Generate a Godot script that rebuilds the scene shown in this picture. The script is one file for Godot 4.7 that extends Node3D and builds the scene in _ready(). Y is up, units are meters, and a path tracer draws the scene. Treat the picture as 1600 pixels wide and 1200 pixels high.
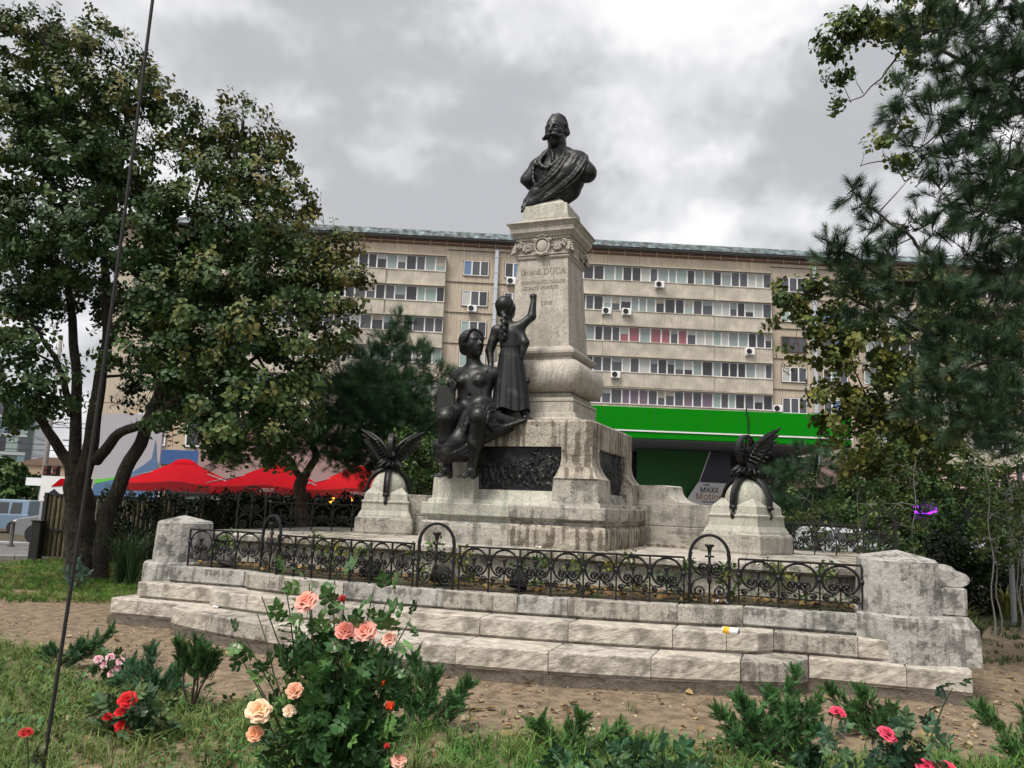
extends Node3D

# ---------------------------------------------------------------- mesh helpers
class MB:
	var st := SurfaceTool.new()
	var tint := Color(1, 1, 1)
	func _init():
		st.begin(Mesh.PRIMITIVE_TRIANGLES)
	func put(t: PackedVector3Array, smooth := false, flip := 0):
		var n := t.size()
		if n < 3: return
		var c := Vector3.ZERO
		for p in t: c += p
		c /= n
		var vol := 0.0
		for i in range(0, n, 3):
			vol += (t[i] - c).dot((t[i + 1] - c).cross(t[i + 2] - c))
		var out := vol > 0.0
		if flip == 1: out = true
		elif flip == 2: out = false
		st.set_smooth_group(0 if smooth else -1)
		st.set_color(tint)
		for i in range(0, n, 3):
			st.add_vertex(t[i])
			if out:
				st.add_vertex(t[i + 2]); st.add_vertex(t[i + 1])
			else:
				st.add_vertex(t[i + 1]); st.add_vertex(t[i + 2])
	func loft(rings: Array, smooth := false, caps := true, open_ring := false):
		var t := PackedVector3Array()
		var m: int = rings[0].size()
		for k in rings.size() - 1:
			var a: PackedVector3Array = rings[k]
			var b: PackedVector3Array = rings[k + 1]
			for i in (m - 1 if open_ring else m):
				var j := (i + 1) % m
				t.append_array([a[i], a[j], b[j], a[i], b[j], b[i]])
		if caps and not smooth:
			for q in [rings[0], rings[-1]]:
				var s := t.size()
				for i in range(1, m - 1):
					if q == rings[0] and true:
						t.append_array([q[0], q[i + 1], q[i]])
					else:
						t.append_array([q[0], q[i], q[i + 1]])
		put(t, smooth)
		if caps and smooth:
			cap(rings[0], rings[1]); cap(rings[-1], rings[-2])
	func cap(q: PackedVector3Array, inner: PackedVector3Array):
		var c := Vector3.ZERO
		var d := Vector3.ZERO
		for p in q: c += p
		for p in inner: d += p
		var away := (c - d) / q.size()
		var t := PackedVector3Array()
		for i in range(1, q.size() - 1):
			t.append_array([q[0], q[i], q[i + 1]])
		var nrm := Vector3.ZERO
		for i in range(0, t.size(), 3):
			nrm += (t[i + 1] - t[i]).cross(t[i + 2] - t[i])
		put(t, false, 1 if nrm.dot(away) > 0 else 2)
	func box(c: Vector3, s: Vector3, bev := 0.0, xf := Transform3D.IDENTITY):
		var h := s / 2
		var rings := []
		if bev <= 0.0:
			for y in [-h.y, h.y]:
				rings.append(PackedVector3Array([xf * (c + Vector3(-h.x, y, -h.z)), xf * (c + Vector3(h.x, y, -h.z)), xf * (c + Vector3(h.x, y, h.z)), xf * (c + Vector3(-h.x, y, h.z))]))
		else:
			var b := minf(bev, minf(h.x, minf(h.y, h.z)) * 0.9)
			for k in [[-h.y, b], [-h.y + b, 0.0], [h.y - b, 0.0], [h.y, b]]:
				var x: float = h.x - k[1]
				var z: float = h.z - k[1]
				var y: float = k[0]
				var r := PackedVector3Array()
				for q in [[-x + b, -z], [x - b, -z], [x, -z + b], [x, z - b], [x - b, z], [-x + b, z], [-x, z - b], [-x, -z + b]]:
					r.append(xf * (c + Vector3(q[0], y, q[1])))
				rings.append(r)
		loft(rings)
	# stacked rectangles: [x0, x1, z0, z1, y]
	func stack(prof: Array, xf := Transform3D.IDENTITY):
		var rings := []
		for p in prof:
			rings.append(PackedVector3Array([xf * Vector3(p[0], p[4], p[2]), xf * Vector3(p[1], p[4], p[2]), xf * Vector3(p[1], p[4], p[3]), xf * Vector3(p[0], p[4], p[3])]))
		loft(rings)
	# square sections: [half, y]
	func square(prof: Array, xf := Transform3D.IDENTITY):
		var q := []
		for p in prof: q.append([-p[0], p[0], -p[0], p[0], p[1]])
		stack(q, xf)
	func lathe(prof: Array, n := 16, xf := Transform3D.IDENTITY, smooth := true):
		var rings := []
		for p in prof:
			var r := PackedVector3Array()
			for i in n:
				var a := TAU * i / n
				r.append(xf * Vector3(cos(a) * p[0], p[1], sin(a) * p[0]))
			rings.append(r)
		loft(rings, smooth)
	func tube(pts: PackedVector3Array, rad, sides := 6, smooth := true, caps := true):
		var rings := []
		var n := pts.size()
		var up := Vector3.UP
		var d0 := (pts[1] - pts[0]).normalized()
		if absf(d0.dot(up)) > 0.9: up = Vector3.RIGHT
		var side := d0.cross(up).normalized()
		for k in n:
			var d := (pts[mini(k + 1, n - 1)] - pts[maxi(k - 1, 0)]).normalized()
			side = (side - d * side.dot(d)).normalized()
			var v := d.cross(side)
			var r: float = rad if rad is float else rad[k]
			var ring := PackedVector3Array()
			for i in sides:
				var a := TAU * i / sides
				ring.append(pts[k] + (side * cos(a) + v * sin(a)) * r)
			rings.append(ring)
		loft(rings, smooth, caps)
	func ball(c: Vector3, r: Vector3, n := 10, b := Basis.IDENTITY):
		var rings := []
		var m := maxi(5, n / 2 + 1)
		for k in m:
			var t := PI * (k * 0.98 + 0.01 * (m - 1)) / (m - 1)
			var ring := PackedVector3Array()
			for i in n:
				var a := TAU * i / n
				ring.append(c + b * Vector3(sin(t) * cos(a) * r.x, -cos(t) * r.y, sin(t) * sin(a) * r.z))
			rings.append(ring)
		loft(rings, true)
	# flat outline in the xy plane pushed out from z0 to z1
	func prism(pts: PackedVector2Array, z0: float, z1: float, xf := Transform3D.IDENTITY):
		var t := PackedVector3Array()
		var n := pts.size()
		var idx := Geometry2D.triangulate_polygon(pts)
		var cw := Geometry2D.is_polygon_clockwise(pts)
		for i in range(0, idx.size(), 3):
			var a := pts[idx[i]]
			var b := pts[idx[i + 1]]
			var c := pts[idx[i + 2]]
			var ccw := (b - a).cross(c - a) > 0
			var v := [a, b, c] if ccw else [a, c, b]
			for q in v: t.append(xf * Vector3(q.x, q.y, z1))
			for q in [v[0], v[2], v[1]]: t.append(xf * Vector3(q.x, q.y, z0))
		for i in n:
			var a := pts[i]
			var b := pts[(i + 1) % n]
			if cw:
				var s := a; a = b; b = s
			t.append_array([xf * Vector3(a.x, a.y, z0), xf * Vector3(b.x, b.y, z0), xf * Vector3(b.x, b.y, z1), xf * Vector3(a.x, a.y, z0), xf * Vector3(b.x, b.y, z1), xf * Vector3(a.x, a.y, z1)])
		put(t)
	func quad(a: Vector3, b: Vector3, c: Vector3, d: Vector3):
		put(PackedVector3Array([a, b, c, a, c, d]), false, 1)
	func done() -> ArrayMesh:
		st.generate_normals()
		st.index()
		return st.commit()

# signed distance bodies: each entry {t, a, b, r, q, k, s}
func cap_(a: Vector3, b: Vector3, ra: float, rb := -1.0, k := 0.04) -> Dictionary:
	return {"t": 0, "a": a, "b": b, "r": ra, "q": ra if rb < 0 else rb, "k": k}
func ell_(c: Vector3, r: Vector3, rot := Vector3.ZERO, k := 0.04, cut := false) -> Dictionary:
	return {"t": 1, "a": c, "v": r, "i": Basis.from_euler(rot * PI / 180.0).inverse(), "k": k, "cut": cut}
func fold_(pts: Array, r: float, k := 0.03) -> Array:
	var out := []
	var c := Curve3D.new()
	for i in pts.size():
		var t: Vector3 = (pts[mini(i + 1, pts.size() - 1)] - pts[maxi(i - 1, 0)]) / 6.0
		c.add_point(pts[i], -t, t)
	var n := (pts.size() - 1) * 3
	var l := c.get_baked_length()
	for i in n:
		var f := i / float(n)
		var a := 0.72 + 0.28 * sin(PI * f)
		var b := 0.72 + 0.28 * sin(PI * (i + 1.0) / n)
		out.append(cap_(c.sample_baked(l * f, true), c.sample_baked(l * (i + 1.0) / n, true), r * a, r * b, k))
	return out

func sdf_mesh(prims: Array, cell: float, shift := Vector3.ZERO) -> ArrayMesh:
	var lo := Vector3.ONE * 1e9
	var hi := Vector3.ONE * -1e9
	for p in prims:
		if p.t == 0:
			var m: float = maxf(p.r, p.q)
			lo = lo.min(p.a.min(p.b) - Vector3.ONE * m); hi = hi.max(p.a.max(p.b) + Vector3.ONE * m)
		else:
			var m2: float = p.v[p.v.max_axis_index()]
			lo = lo.min(p.a - Vector3.ONE * m2); hi = hi.max(p.a + Vector3.ONE * m2)
	lo -= Vector3.ONE * cell * 3; hi += Vector3.ONE * cell * 3
	var nx := int((hi.x - lo.x) / cell) + 1
	var ny := int((hi.y - lo.y) / cell) + 1
	var nz := int((hi.z - lo.z) / cell) + 1
	var f := PackedFloat32Array()
	f.resize(nx * ny * nz)
	f.fill(0.2)
	for p in prims:
		var k: float = p.k
		var pad := k + cell * 2.0
		var bl: Vector3
		var bh: Vector3
		if p.t == 0:
			var m3: float = maxf(p.r, p.q) + pad
			bl = p.a.min(p.b) - Vector3.ONE * m3; bh = p.a.max(p.b) + Vector3.ONE * m3
		else:
			var inv: Basis = p.i
			var fw := inv.transposed()
			var ex := Vector3.ZERO
			for ax in 3: ex += (fw[ax] * p.v[ax]).abs()
			bl = p.a - ex - Vector3.ONE * pad; bh = p.a + ex + Vector3.ONE * pad
		var x0 := clampi(int((bl.x - lo.x) / cell), 0, nx - 1)
		var x1 := clampi(int((bh.x - lo.x) / cell) + 1, 0, nx - 1)
		var y0 := clampi(int((bl.y - lo.y) / cell), 0, ny - 1)
		var y1 := clampi(int((bh.y - lo.y) / cell) + 1, 0, ny - 1)
		var z0 := clampi(int((bl.z - lo.z) / cell), 0, nz - 1)
		var z1 := clampi(int((bh.z - lo.z) / cell) + 1, 0, nz - 1)
		var a: Vector3 = p.a
		if p.t == 0:
			var ba: Vector3 = p.b - p.a
			var il := 1.0 / maxf(ba.length_squared(), 1e-9)
			var ra: float = p.r
			var dr: float = p.q - p.r
			for z in range(z0, z1 + 1):
				for y in range(y0, y1 + 1):
					var w := nx * (y + ny * z)
					var pa := Vector3(lo.x + x0 * cell, lo.y + y * cell, lo.z + z * cell) - a
					for x in range(x0, x1 + 1):
						var t := clampf(pa.dot(ba) * il, 0.0, 1.0)
						var d := (pa - ba * t).length() - ra - dr * t
						var o := f[w + x]
						var h := k - absf(o - d)
						f[w + x] = minf(o, d) - (h * h / k * 0.25 if h > 0.0 else 0.0)
						pa.x += cell
		else:
			var r: Vector3 = p.v
			var mr: float = minf(r.x, minf(r.y, r.z))
			var ib: Basis = p.i
			var cut: bool = p.cut
			for z in range(z0, z1 + 1):
				for y in range(y0, y1 + 1):
					var w := nx * (y + ny * z)
					for x in range(x0, x1 + 1):
						var q: Vector3 = (ib * (Vector3(lo.x + x * cell, lo.y + y * cell, lo.z + z * cell) - a)) / r
						var l := q.length()
						var d := (l - 1.0) * mr if l < 0.5 else l * (l - 1.0) / (q / r).length()
						var o := f[w + x]
						if cut:
							d = -d
							var h := k - absf(o - d)
							f[w + x] = maxf(o, d) + (h * h / k * 0.25 if h > 0.0 else 0.0)
						else:
							var h := k - absf(o - d)
							f[w + x] = minf(o, d) - (h * h / k * 0.25 if h > 0.0 else 0.0)
	var vid := PackedInt32Array()
	vid.resize(f.size())
	vid.fill(-1)
	var vs := PackedVector3Array()
	var ns := PackedVector3Array()
	var off := [0, 1, nx, nx + 1, nx * ny, nx * ny + 1, nx * ny + nx, nx * ny + nx + 1]
	var cp := [Vector3(0, 0, 0), Vector3(1, 0, 0), Vector3(0, 1, 0), Vector3(1, 1, 0), Vector3(0, 0, 1), Vector3(1, 0, 1), Vector3(0, 1, 1), Vector3(1, 1, 1)]
	var edges := [[0, 1], [2, 3], [4, 5], [6, 7], [0, 2], [1, 3], [4, 6], [5, 7], [0, 4], [1, 5], [2, 6], [3, 7]]
	var o3: int = off[3]
	var o4: int = off[4]
	var o7: int = off[7]
	var o2: int = off[2]
	var o5: int = off[5]
	var o6: int = off[6]
	for z in nz - 1:
		for y in ny - 1:
			var w := nx * (y + ny * z)
			for x in nx - 1:
				var i := w + x
				var s0 := f[i] < 0.0
				if s0 == (f[i + 1] < 0.0) and s0 == (f[i + o2] < 0.0) and s0 == (f[i + o3] < 0.0) and s0 == (f[i + o4] < 0.0) and s0 == (f[i + o5] < 0.0) and s0 == (f[i + o6] < 0.0) and s0 == (f[i + o7] < 0.0): continue
				var sum := Vector3.ZERO
				var cnt := 0
				for e in edges:
					var fa := f[i + off[e[0]]]
					var fb := f[i + off[e[1]]]
					if (fa < 0.0) != (fb < 0.0):
						var ca: Vector3 = cp[e[0]]
						sum += ca.lerp(cp[e[1]], fa / (fa - fb))
						cnt += 1
				var g := Vector3(f[i + 1] + f[i + o3] + f[i + o5] + f[i + o7] - f[i] - f[i + o2] - f[i + o4] - f[i + o6],
					f[i + o2] + f[i + o3] + f[i + o6] + f[i + o7] - f[i] - f[i + 1] - f[i + o4] - f[i + o5],
					f[i + o4] + f[i + o5] + f[i + o6] + f[i + o7] - f[i] - f[i + 1] - f[i + o2] - f[i + o3])
				vid[i] = vs.size()
				vs.append(lo + (Vector3(x, y, z) + sum / cnt) * cell - shift)
				ns.append(g.normalized())
	var idx := PackedInt32Array()
	var sx := 1
	var sy := nx
	var sz := nx * ny
	for z in range(1, nz - 1):
		for y in range(1, ny - 1):
			var w := nx * (y + ny * z)
			for x in range(1, nx - 1):
				var i := w + x
				if vid[i] < 0: continue
				var s := f[i] < 0.0
				for ax in 3:
					var st := sx if ax == 0 else (sy if ax == 1 else sz)
					if s == (f[i + st] < 0.0): continue
					var u := sy if ax == 0 else (sz if ax == 1 else sx)
					var v := sz if ax == 0 else (sx if ax == 1 else sy)
					var a := vid[i - u - v]
					var b := vid[i - v]
					var c := vid[i]
					var d := vid[i - u]
					if a < 0 or b < 0 or d < 0: continue
					if s: idx.append_array([a, c, b, a, d, c])
					else: idx.append_array([a, b, c, a, c, d])
	var arr := []
	arr.resize(Mesh.ARRAY_MAX)
	arr[Mesh.ARRAY_VERTEX] = vs
	arr[Mesh.ARRAY_NORMAL] = ns
	arr[Mesh.ARRAY_INDEX] = idx
	var am := ArrayMesh.new()
	am.add_surface_from_arrays(Mesh.PRIMITIVE_TRIANGLES, arr)
	return am

# cloth wrinkles: push the surface in and out along warped waves, then new normals
func wrinkle(m: ArrayMesh, dirv: Vector3, amp: float, wave: float, sd: int) -> ArrayMesh:
	var arr := m.surface_get_arrays(0)
	var vs: PackedVector3Array = arr[Mesh.ARRAY_VERTEX]
	var ns: PackedVector3Array = arr[Mesh.ARRAY_NORMAL]
	var idx: PackedInt32Array = arr[Mesh.ARRAY_INDEX]
	var n := FastNoiseLite.new()
	n.seed = sd
	n.frequency = 2.2
	n.fractal_octaves = 2
	var out := PackedVector3Array()
	out.resize(vs.size())
	for i in vs.size():
		var p := vs[i]
		var w := n.get_noise_3d(p.x, p.y, p.z)
		var t := p.dot(dirv) / wave + w * 2.6
		var r := 1.0 - 2.0 * absf(t - floorf(t) - 0.5) * 2.0
		var k := clampf(0.6 + n.get_noise_3d(p.x * 2.0 + 9.0, p.y * 2.0, p.z * 2.0) * 1.6, 0.0, 1.0)
		out[i] = p + ns[i] * amp * r * k
	var nn := PackedVector3Array()
	nn.resize(vs.size())
	for i in range(0, idx.size(), 3):
		var f := (out[idx[i + 2]] - out[idx[i]]).cross(out[idx[i + 1]] - out[idx[i]])
		for k in 3: nn[idx[i + k]] += f
	for i in nn.size():
		nn[i] = nn[i].normalized()
		if nn[i].dot(ns[i]) < 0.0: nn[i] = -nn[i]
	arr[Mesh.ARRAY_VERTEX] = out
	arr[Mesh.ARRAY_NORMAL] = nn
	var am := ArrayMesh.new()
	am.add_surface_from_arrays(Mesh.PRIMITIVE_TRIANGLES, arr)
	return am

# ---------------------------------------------------------------- scene helpers
var names := {}
func numbered(parent: Node, n: String) -> String:
	var key := str(parent.get_instance_id()) + n
	var c: int = names.get(key, 0)
	names[key] = c + 1
	return n if c == 0 else "%s_%03d" % [n, c]
func part(n: String, mesh: Mesh, m: Material, parent: Node, xf := Transform3D.IDENTITY) -> MeshInstance3D:
	var o := MeshInstance3D.new()
	o.mesh = mesh
	o.material_override = m
	o.name = numbered(parent, n)
	o.transform = xf
	parent.add_child(o, true)
	return o
func tag(o: Node, label: String, category: String, group := "") -> Node:
	o.set_meta("label", label)
	o.set_meta("category", category)
	if group != "": o.set_meta("group", group)
	return o
func thing(n: String, label: String, category: String, xf := Transform3D.IDENTITY, group := "") -> Node3D:
	var o := Node3D.new()
	o.name = numbered(self, n)
	o.transform = xf
	add_child(o, true)
	tag(o, label, category, group)
	return o
func structure(n: String, mesh: Mesh, m: Material, xf := Transform3D.IDENTITY) -> MeshInstance3D:
	var o := part(n, mesh, m, self, xf)
	o.set_meta("kind", "structure")
	return o
func copy_of(src: Node3D, label: String, xf: Transform3D) -> Node3D:
	var o: Node3D = src.duplicate()
	var base := String(src.name)
	o.name = numbered(self, base)
	add_child(o, true)
	o.transform = xf
	o.set_meta("label", label)
	return o
func scatter(n: String, mesh: Mesh, m: Material, parent: Node, xfs: Array, cols: Array, stuff := true) -> MultiMeshInstance3D:
	var mm := MultiMesh.new()
	mm.transform_format = MultiMesh.TRANSFORM_3D
	mm.use_colors = cols.size() > 0
	mm.mesh = mesh
	mm.instance_count = xfs.size()
	for i in xfs.size():
		mm.set_instance_transform(i, xfs[i])
		if cols.size() > 0: mm.set_instance_color(i, cols[i])
	var o := MultiMeshInstance3D.new()
	o.multimesh = mm
	o.material_override = m
	o.name = numbered(parent, n)
	if stuff: o.set_meta("kind", "stuff")
	parent.add_child(o, true)
	return o
func L(r: float, g: float, b: float) -> Color:
	return Color(r, g, b).linear_to_srgb()
func at(x: float, y: float, z: float, yaw := 0.0) -> Transform3D:
	return Transform3D(Basis(Vector3.UP, deg_to_rad(yaw)), Vector3(x, y, z))
var rng := RandomNumberGenerator.new()
func rf(a: float, b: float) -> float:
	return rng.randf_range(a, b)
func rdir() -> Vector3:
	var z := rf(-1, 1)
	var a := rf(0, TAU)
	var s := sqrt(1 - z * z)
	return Vector3(s * cos(a), z, s * sin(a))
func face(dir: Vector3, roll := 0.0) -> Basis:   # y axis along dir
	var y := dir.normalized()
	var x := y.cross(Vector3(0.31, 0.2, 0.93)).normalized()
	var b := Basis(x, y, x.cross(y))
	return b * Basis(Vector3.UP, roll)
func tris2(list: Array) -> PackedVector3Array:
	return PackedVector3Array(list)

# ---------------------------------------------------------------- textures
func grey(size: int, freq: float, sd: int, oct := 4) -> PackedByteArray:
	var n := FastNoiseLite.new()
	n.noise_type = FastNoiseLite.TYPE_SIMPLEX_SMOOTH
	n.fractal_octaves = oct
	n.frequency = freq
	n.seed = sd
	var im := n.get_seamless_image(size, size)
	im.convert(Image.FORMAT_L8)
	return im.get_data()
func tex(size: int, f: Callable) -> ImageTexture:
	var data := PackedByteArray()
	data.resize(size * size * 3)
	var i := 0
	for y in size:
		for x in size:
			var c: Color = (f as Callable).call(x, y)
			data[i] = clampi(int(c.r * 255.0), 0, 255)
			data[i + 1] = clampi(int(c.g * 255.0), 0, 255)
			data[i + 2] = clampi(int(c.b * 255.0), 0, 255)
			i += 3
	var im := Image.create_from_data(size, size, false, Image.FORMAT_RGB8, data)
	im.generate_mipmaps()
	return ImageTexture.create_from_image(im)
func noise_tex(size: int, freq: float, sd: int, oct := 4) -> NoiseTexture2D:
	var n := FastNoiseLite.new()
	n.fractal_octaves = oct
	n.frequency = freq
	n.seed = sd
	var t := NoiseTexture2D.new()
	t.width = size; t.height = size
	t.seamless = true
	t.noise = n
	return t
func plain(c: Color, rough := 0.8, metal := 0.0) -> StandardMaterial3D:
	var m := StandardMaterial3D.new()
	m.albedo_color = c
	m.roughness = rough
	m.metallic = metal
	return m
func surf(t: Texture2D, metres: float, rough := 0.85, bump: Texture2D = null, depth := 0.0, world := true, tint := Color.WHITE) -> StandardMaterial3D:
	var m := StandardMaterial3D.new()
	m.albedo_color = tint
	m.albedo_texture = t
	m.roughness = rough
	m.uv1_triplanar = true
	m.uv1_world_triplanar = world
	m.uv1_triplanar_sharpness = 6.0
	m.uv1_scale = Vector3.ONE / metres
	if bump:
		m.heightmap_enabled = true
		m.heightmap_texture = bump
		m.heightmap_scale = depth
	return m
func leafmat(c: Color, back := 0.5, rough := 0.55) -> StandardMaterial3D:
	var m := plain(c, rough)
	m.vertex_color_use_as_albedo = true
	m.cull_mode = BaseMaterial3D.CULL_DISABLED
	m.backlight_enabled = true
	m.backlight = Color(back, back, back * 0.7)
	m.metallic_specular = 0.35
	return m
var M := {}
var bump_fine: NoiseTexture2D
var bump_mid: NoiseTexture2D

func make_materials():
	bump_fine = noise_tex(512, 0.03, 5, 5)
	bump_mid = noise_tex(512, 0.012, 8, 6)
	var lo := grey(512, 0.006, 11, 5)
	var mid := grey(512, 0.02, 12, 5)
	var fine := grey(512, 0.11, 13, 3)
	var sp := grey(512, 0.3, 14, 2)
	# limestone of the pedestal: cream with grey weathering, green runs, pits
	var stone := func(base: Color, dark: Color, amount: float, pits: float, streak: float) -> ImageTexture:
		return tex(512, func(x: int, y: int) -> Color:
			var i := y * 512 + x
			var a := lo[i] / 255.0
			var b := mid[i] / 255.0
			var s := fine[i] / 255.0
			var run := mid[((y >> 3) & 511) * 512 + ((x * 2) & 511)] / 255.0
			var c := base * (0.78 + 0.3 * b + 0.16 * (s - 0.5))
			var d := clampf((a * 0.7 + b * 0.6 - 0.64 + streak * (run - 0.48)) * 4.5, 0.0, 1.0) * amount
			c = c.lerp(dark * (0.8 + 0.5 * s), d)
			if sp[i] / 255.0 + b * 0.35 > 0.93 - pits * a: c = c.lerp(dark * 0.75, 0.75)
			return c)
	var pale := L(0.5, 0.475, 0.415)
	var soot := L(0.13, 0.125, 0.11)
	M.stone = surf(stone.call(pale, soot, 0.75, 0.2, 0.5), 2.6, 0.85, bump_fine, 0.8)
	M.stone_rough = surf(stone.call(L(0.5, 0.46, 0.385), L(0.13, 0.11, 0.085), 0.95, 0.3, 1.3), 2.2, 0.9, bump_fine, 1.4)
	M.stone_shaft = surf(stone.call(L(0.5, 0.465, 0.405), L(0.26, 0.24, 0.2), 0.6, 0.03, 0.9), 3.2, 0.8, bump_fine, 0.4)
	M.stone_green = surf(stone.call(L(0.52, 0.505, 0.44), L(0.25, 0.27, 0.215), 0.6, 0.06, 1.1), 2.4, 0.85, bump_fine, 0.6)
	M.post = surf(stone.call(L(0.5, 0.485, 0.46), L(0.12, 0.118, 0.112), 0.75, 0.3, 0.5), 1.25, 0.9, bump_fine, 0.9)
	M.moss = surf(stone.call(L(0.34, 0.33, 0.28), L(0.1, 0.1, 0.075), 0.9, 0.2, 1.0), 2.0, 0.95, bump_fine, 1.2)
	# veined marble of the steps
	var vein := func(base: Color, dark: Color, k: float, seed_: int) -> ImageTexture:
		return tex(512, func(x: int, y: int) -> Color:
			var i := y * 512 + x
			var b := mid[i] / 255.0
			var w := mid[((y * 8 + x * 2 + seed_ * 37) & 511) * 512 + ((x + seed_ * 90) & 511)] / 255.0
			var w2 := fine[((y * 4 + x + seed_ * 11) & 511) * 512 + ((x >> 1) & 511)] / 255.0
			var c := base * (0.85 + 0.25 * b)
			c = c.lerp(dark, clampf((w - 0.5) * 4.0, 0.0, 1.0) * k)
			c = c.lerp(dark * 0.8, clampf((w2 - 0.62) * 5.0, 0.0, 1.0) * k * 0.8)
			c = c.lerp(Color(0.33, 0.31, 0.28), clampf((lo[i] / 255.0 - 0.55) * 4.0, 0.0, 1.0) * 0.5)
			if sp[i] > 205: c *= 0.75
			return c)
	M.step_a = surf(vein.call(L(0.53, 0.49, 0.425), L(0.17, 0.145, 0.115), 0.6, 1), 1.7, 0.75, bump_fine, 0.8)
	M.step_b = surf(vein.call(L(0.5, 0.465, 0.41), L(0.16, 0.14, 0.115), 0.5, 5), 1.3, 0.75, bump_fine, 0.8)
	M.step_c = surf(stone.call(L(0.46, 0.43, 0.375), L(0.16, 0.145, 0.125), 0.9, 0.25, 0.6), 1.5, 0.8, bump_fine, 1.0)
	M.concrete = surf(stone.call(L(0.17, 0.145, 0.115), L(0.09, 0.075, 0.058), 0.8, 0.3, 0.1), 1.4, 0.95, bump_mid, 2.5)
	# bronze
	var bz := tex(256, func(x: int, y: int) -> Color:
		var a := lo[(y * 2) * 512 + x * 2] / 255.0
		var b := fine[y * 512 + x] / 255.0
		var c := L(0.0105, 0.0108, 0.012) * (0.8 + 0.5 * b)
		return c.lerp(L(0.06, 0.072, 0.064), clampf((a + b * 0.4 - 0.8) * 3.0, 0.0, 0.7)))
	M.bronze = surf(bz, 0.9, 0.44)
	M.bronze.metallic = 0.3
	M.bronze_dark = plain(L(0.009, 0.0095, 0.0105), 0.45, 0.3)
	M.iron = plain(L(0.009, 0.009, 0.0105), 0.42, 0.2)
	M.iron_old = plain(L(0.02, 0.02, 0.02), 0.6, 0.2)
	# ground
	M.soil = surf(tex(512, func(x: int, y: int) -> Color:
		var i := y * 512 + x
		var c := L(0.225, 0.168, 0.11).lerp(L(0.11, 0.079, 0.05), clampf((mid[i] + fine[i] * 0.6) / 255.0 * 1.7 - 0.95, 0.0, 1.0))
		c *= 0.75 + 0.45 * sp[i] / 255.0
		if sp[i] > 214 and fine[i] > 130: c = L(0.42, 0.37, 0.29)
		return c), 1.9, 0.97, bump_fine, 1.3)
	M.earth = surf(tex(256, func(x: int, y: int) -> Color:
		var i := y * 1024 + x * 2
		var c := L(0.075, 0.052, 0.03).lerp(L(0.045, 0.05, 0.02), clampf(lo[i] / 255.0 * 2.4 - 0.7, 0.0, 1.0))
		return c * (0.6 + 0.7 * fine[i] / 255.0)), 2.3, 0.98, bump_fine, 2.5)
	M.asphalt = surf(tex(256, func(x: int, y: int) -> Color:
		var i := y * 1024 + x * 2
		return L(0.1, 0.1, 0.105) * (0.8 + 0.25 * lo[i] / 255.0 + 0.25 * sp[y * 512 + x] / 255.0)), 5.0, 0.9, bump_fine, 0.5)
	M.kerb = surf(stone.call(L(0.3, 0.29, 0.28), L(0.16, 0.155, 0.15), 0.5, 0.1, 0.2), 1.4, 0.9)
	M.bark = surf(tex(256, func(x: int, y: int) -> Color:
		var i := ((y >> 1) & 511) * 512 + ((x * 4) & 511)
		return L(0.018, 0.0145, 0.011).lerp(L(0.048, 0.04, 0.031), clampf(mid[i] / 255.0 * 1.9 - 0.5, 0.0, 1.0))), 1.1, 0.95, bump_mid, 3.0)
	M.bark_red = surf(tex(256, func(x: int, y: int) -> Color:
		var i := ((y >> 1) & 511) * 512 + ((x * 4) & 511)
		return L(0.05, 0.03, 0.02).lerp(L(0.13, 0.08, 0.05), clampf(mid[i] / 255.0 * 1.9 - 0.5, 0.0, 1.0))), 1.1, 0.95, bump_mid, 3.0)
	# building
	M.render = surf(tex(512, func(x: int, y: int) -> Color:
		var i := y * 512 + x
		var run := mid[((y >> 4) & 511) * 512 + ((x * 3) & 511)] / 255.0
		var c := L(0.46, 0.395, 0.315) * (0.86 + 0.22 * lo[i] / 255.0 + 0.08 * fine[i] / 255.0)
		return c.lerp(L(0.25, 0.21, 0.165), clampf((run + lo[i] / 255.0 - 1.12) * 2.4, 0.0, 0.35))), 9.0, 0.92)
	M.parapet = surf(tex(512, func(x: int, y: int) -> Color:
		var i := y * 512 + x
		var run := mid[((y >> 3) & 511) * 512 + ((x * 4) & 511)] / 255.0
		var c := L(0.46, 0.42, 0.36) * (0.82 + 0.25 * lo[i] / 255.0 + 0.1 * fine[i] / 255.0)
		return c.lerp(L(0.2, 0.175, 0.15), clampf((run + mid[i] / 255.0 * 0.5 - 0.88) * 2.0, 0.0, 0.3))), 6.0, 0.92)
	M.pvc = plain(L(0.72, 0.72, 0.74), 0.45)
	M.brown = plain(L(0.09, 0.06, 0.045), 0.5)
	for g in [["glass_dark", 0.035, 0.036, 0.045], ["glass_mid", 0.075, 0.08, 0.095], ["glass_pale", 0.24, 0.29, 0.29], ["glass_white", 0.42, 0.43, 0.42], ["glass_pink", 0.27, 0.1, 0.12], ["glass_lilac", 0.15, 0.11, 0.15], ["glass_blue", 0.11, 0.19, 0.33], ["glass_teal", 0.27, 0.36, 0.34]]:
		M[g[0]] = plain(L(g[1], g[2], g[3]), 0.12)
	M.roof = surf(noise_tex(256, 0.02, 3), 5.0, 0.5, null, 0.0, true, L(0.3, 0.4, 0.42))
	M.green = plain(L(0.005, 0.2, 0.006), 0.8)
	M.green.metallic_specular = 0.12
	M.green_dark = plain(L(0.008, 0.11, 0.01), 0.6)
	M.white = plain(L(0.75, 0.76, 0.77), 0.4)
	M.navy = plain(L(0.008, 0.014, 0.04), 0.35)
	M.soffit = plain(L(0.16, 0.16, 0.17), 0.7)
	M.beige = plain(L(0.45, 0.35, 0.25), 0.9)
	M.red = plain(L(0.42, 0.004, 0.012), 0.9)
	M.red.metallic_specular = 0.15
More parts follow.
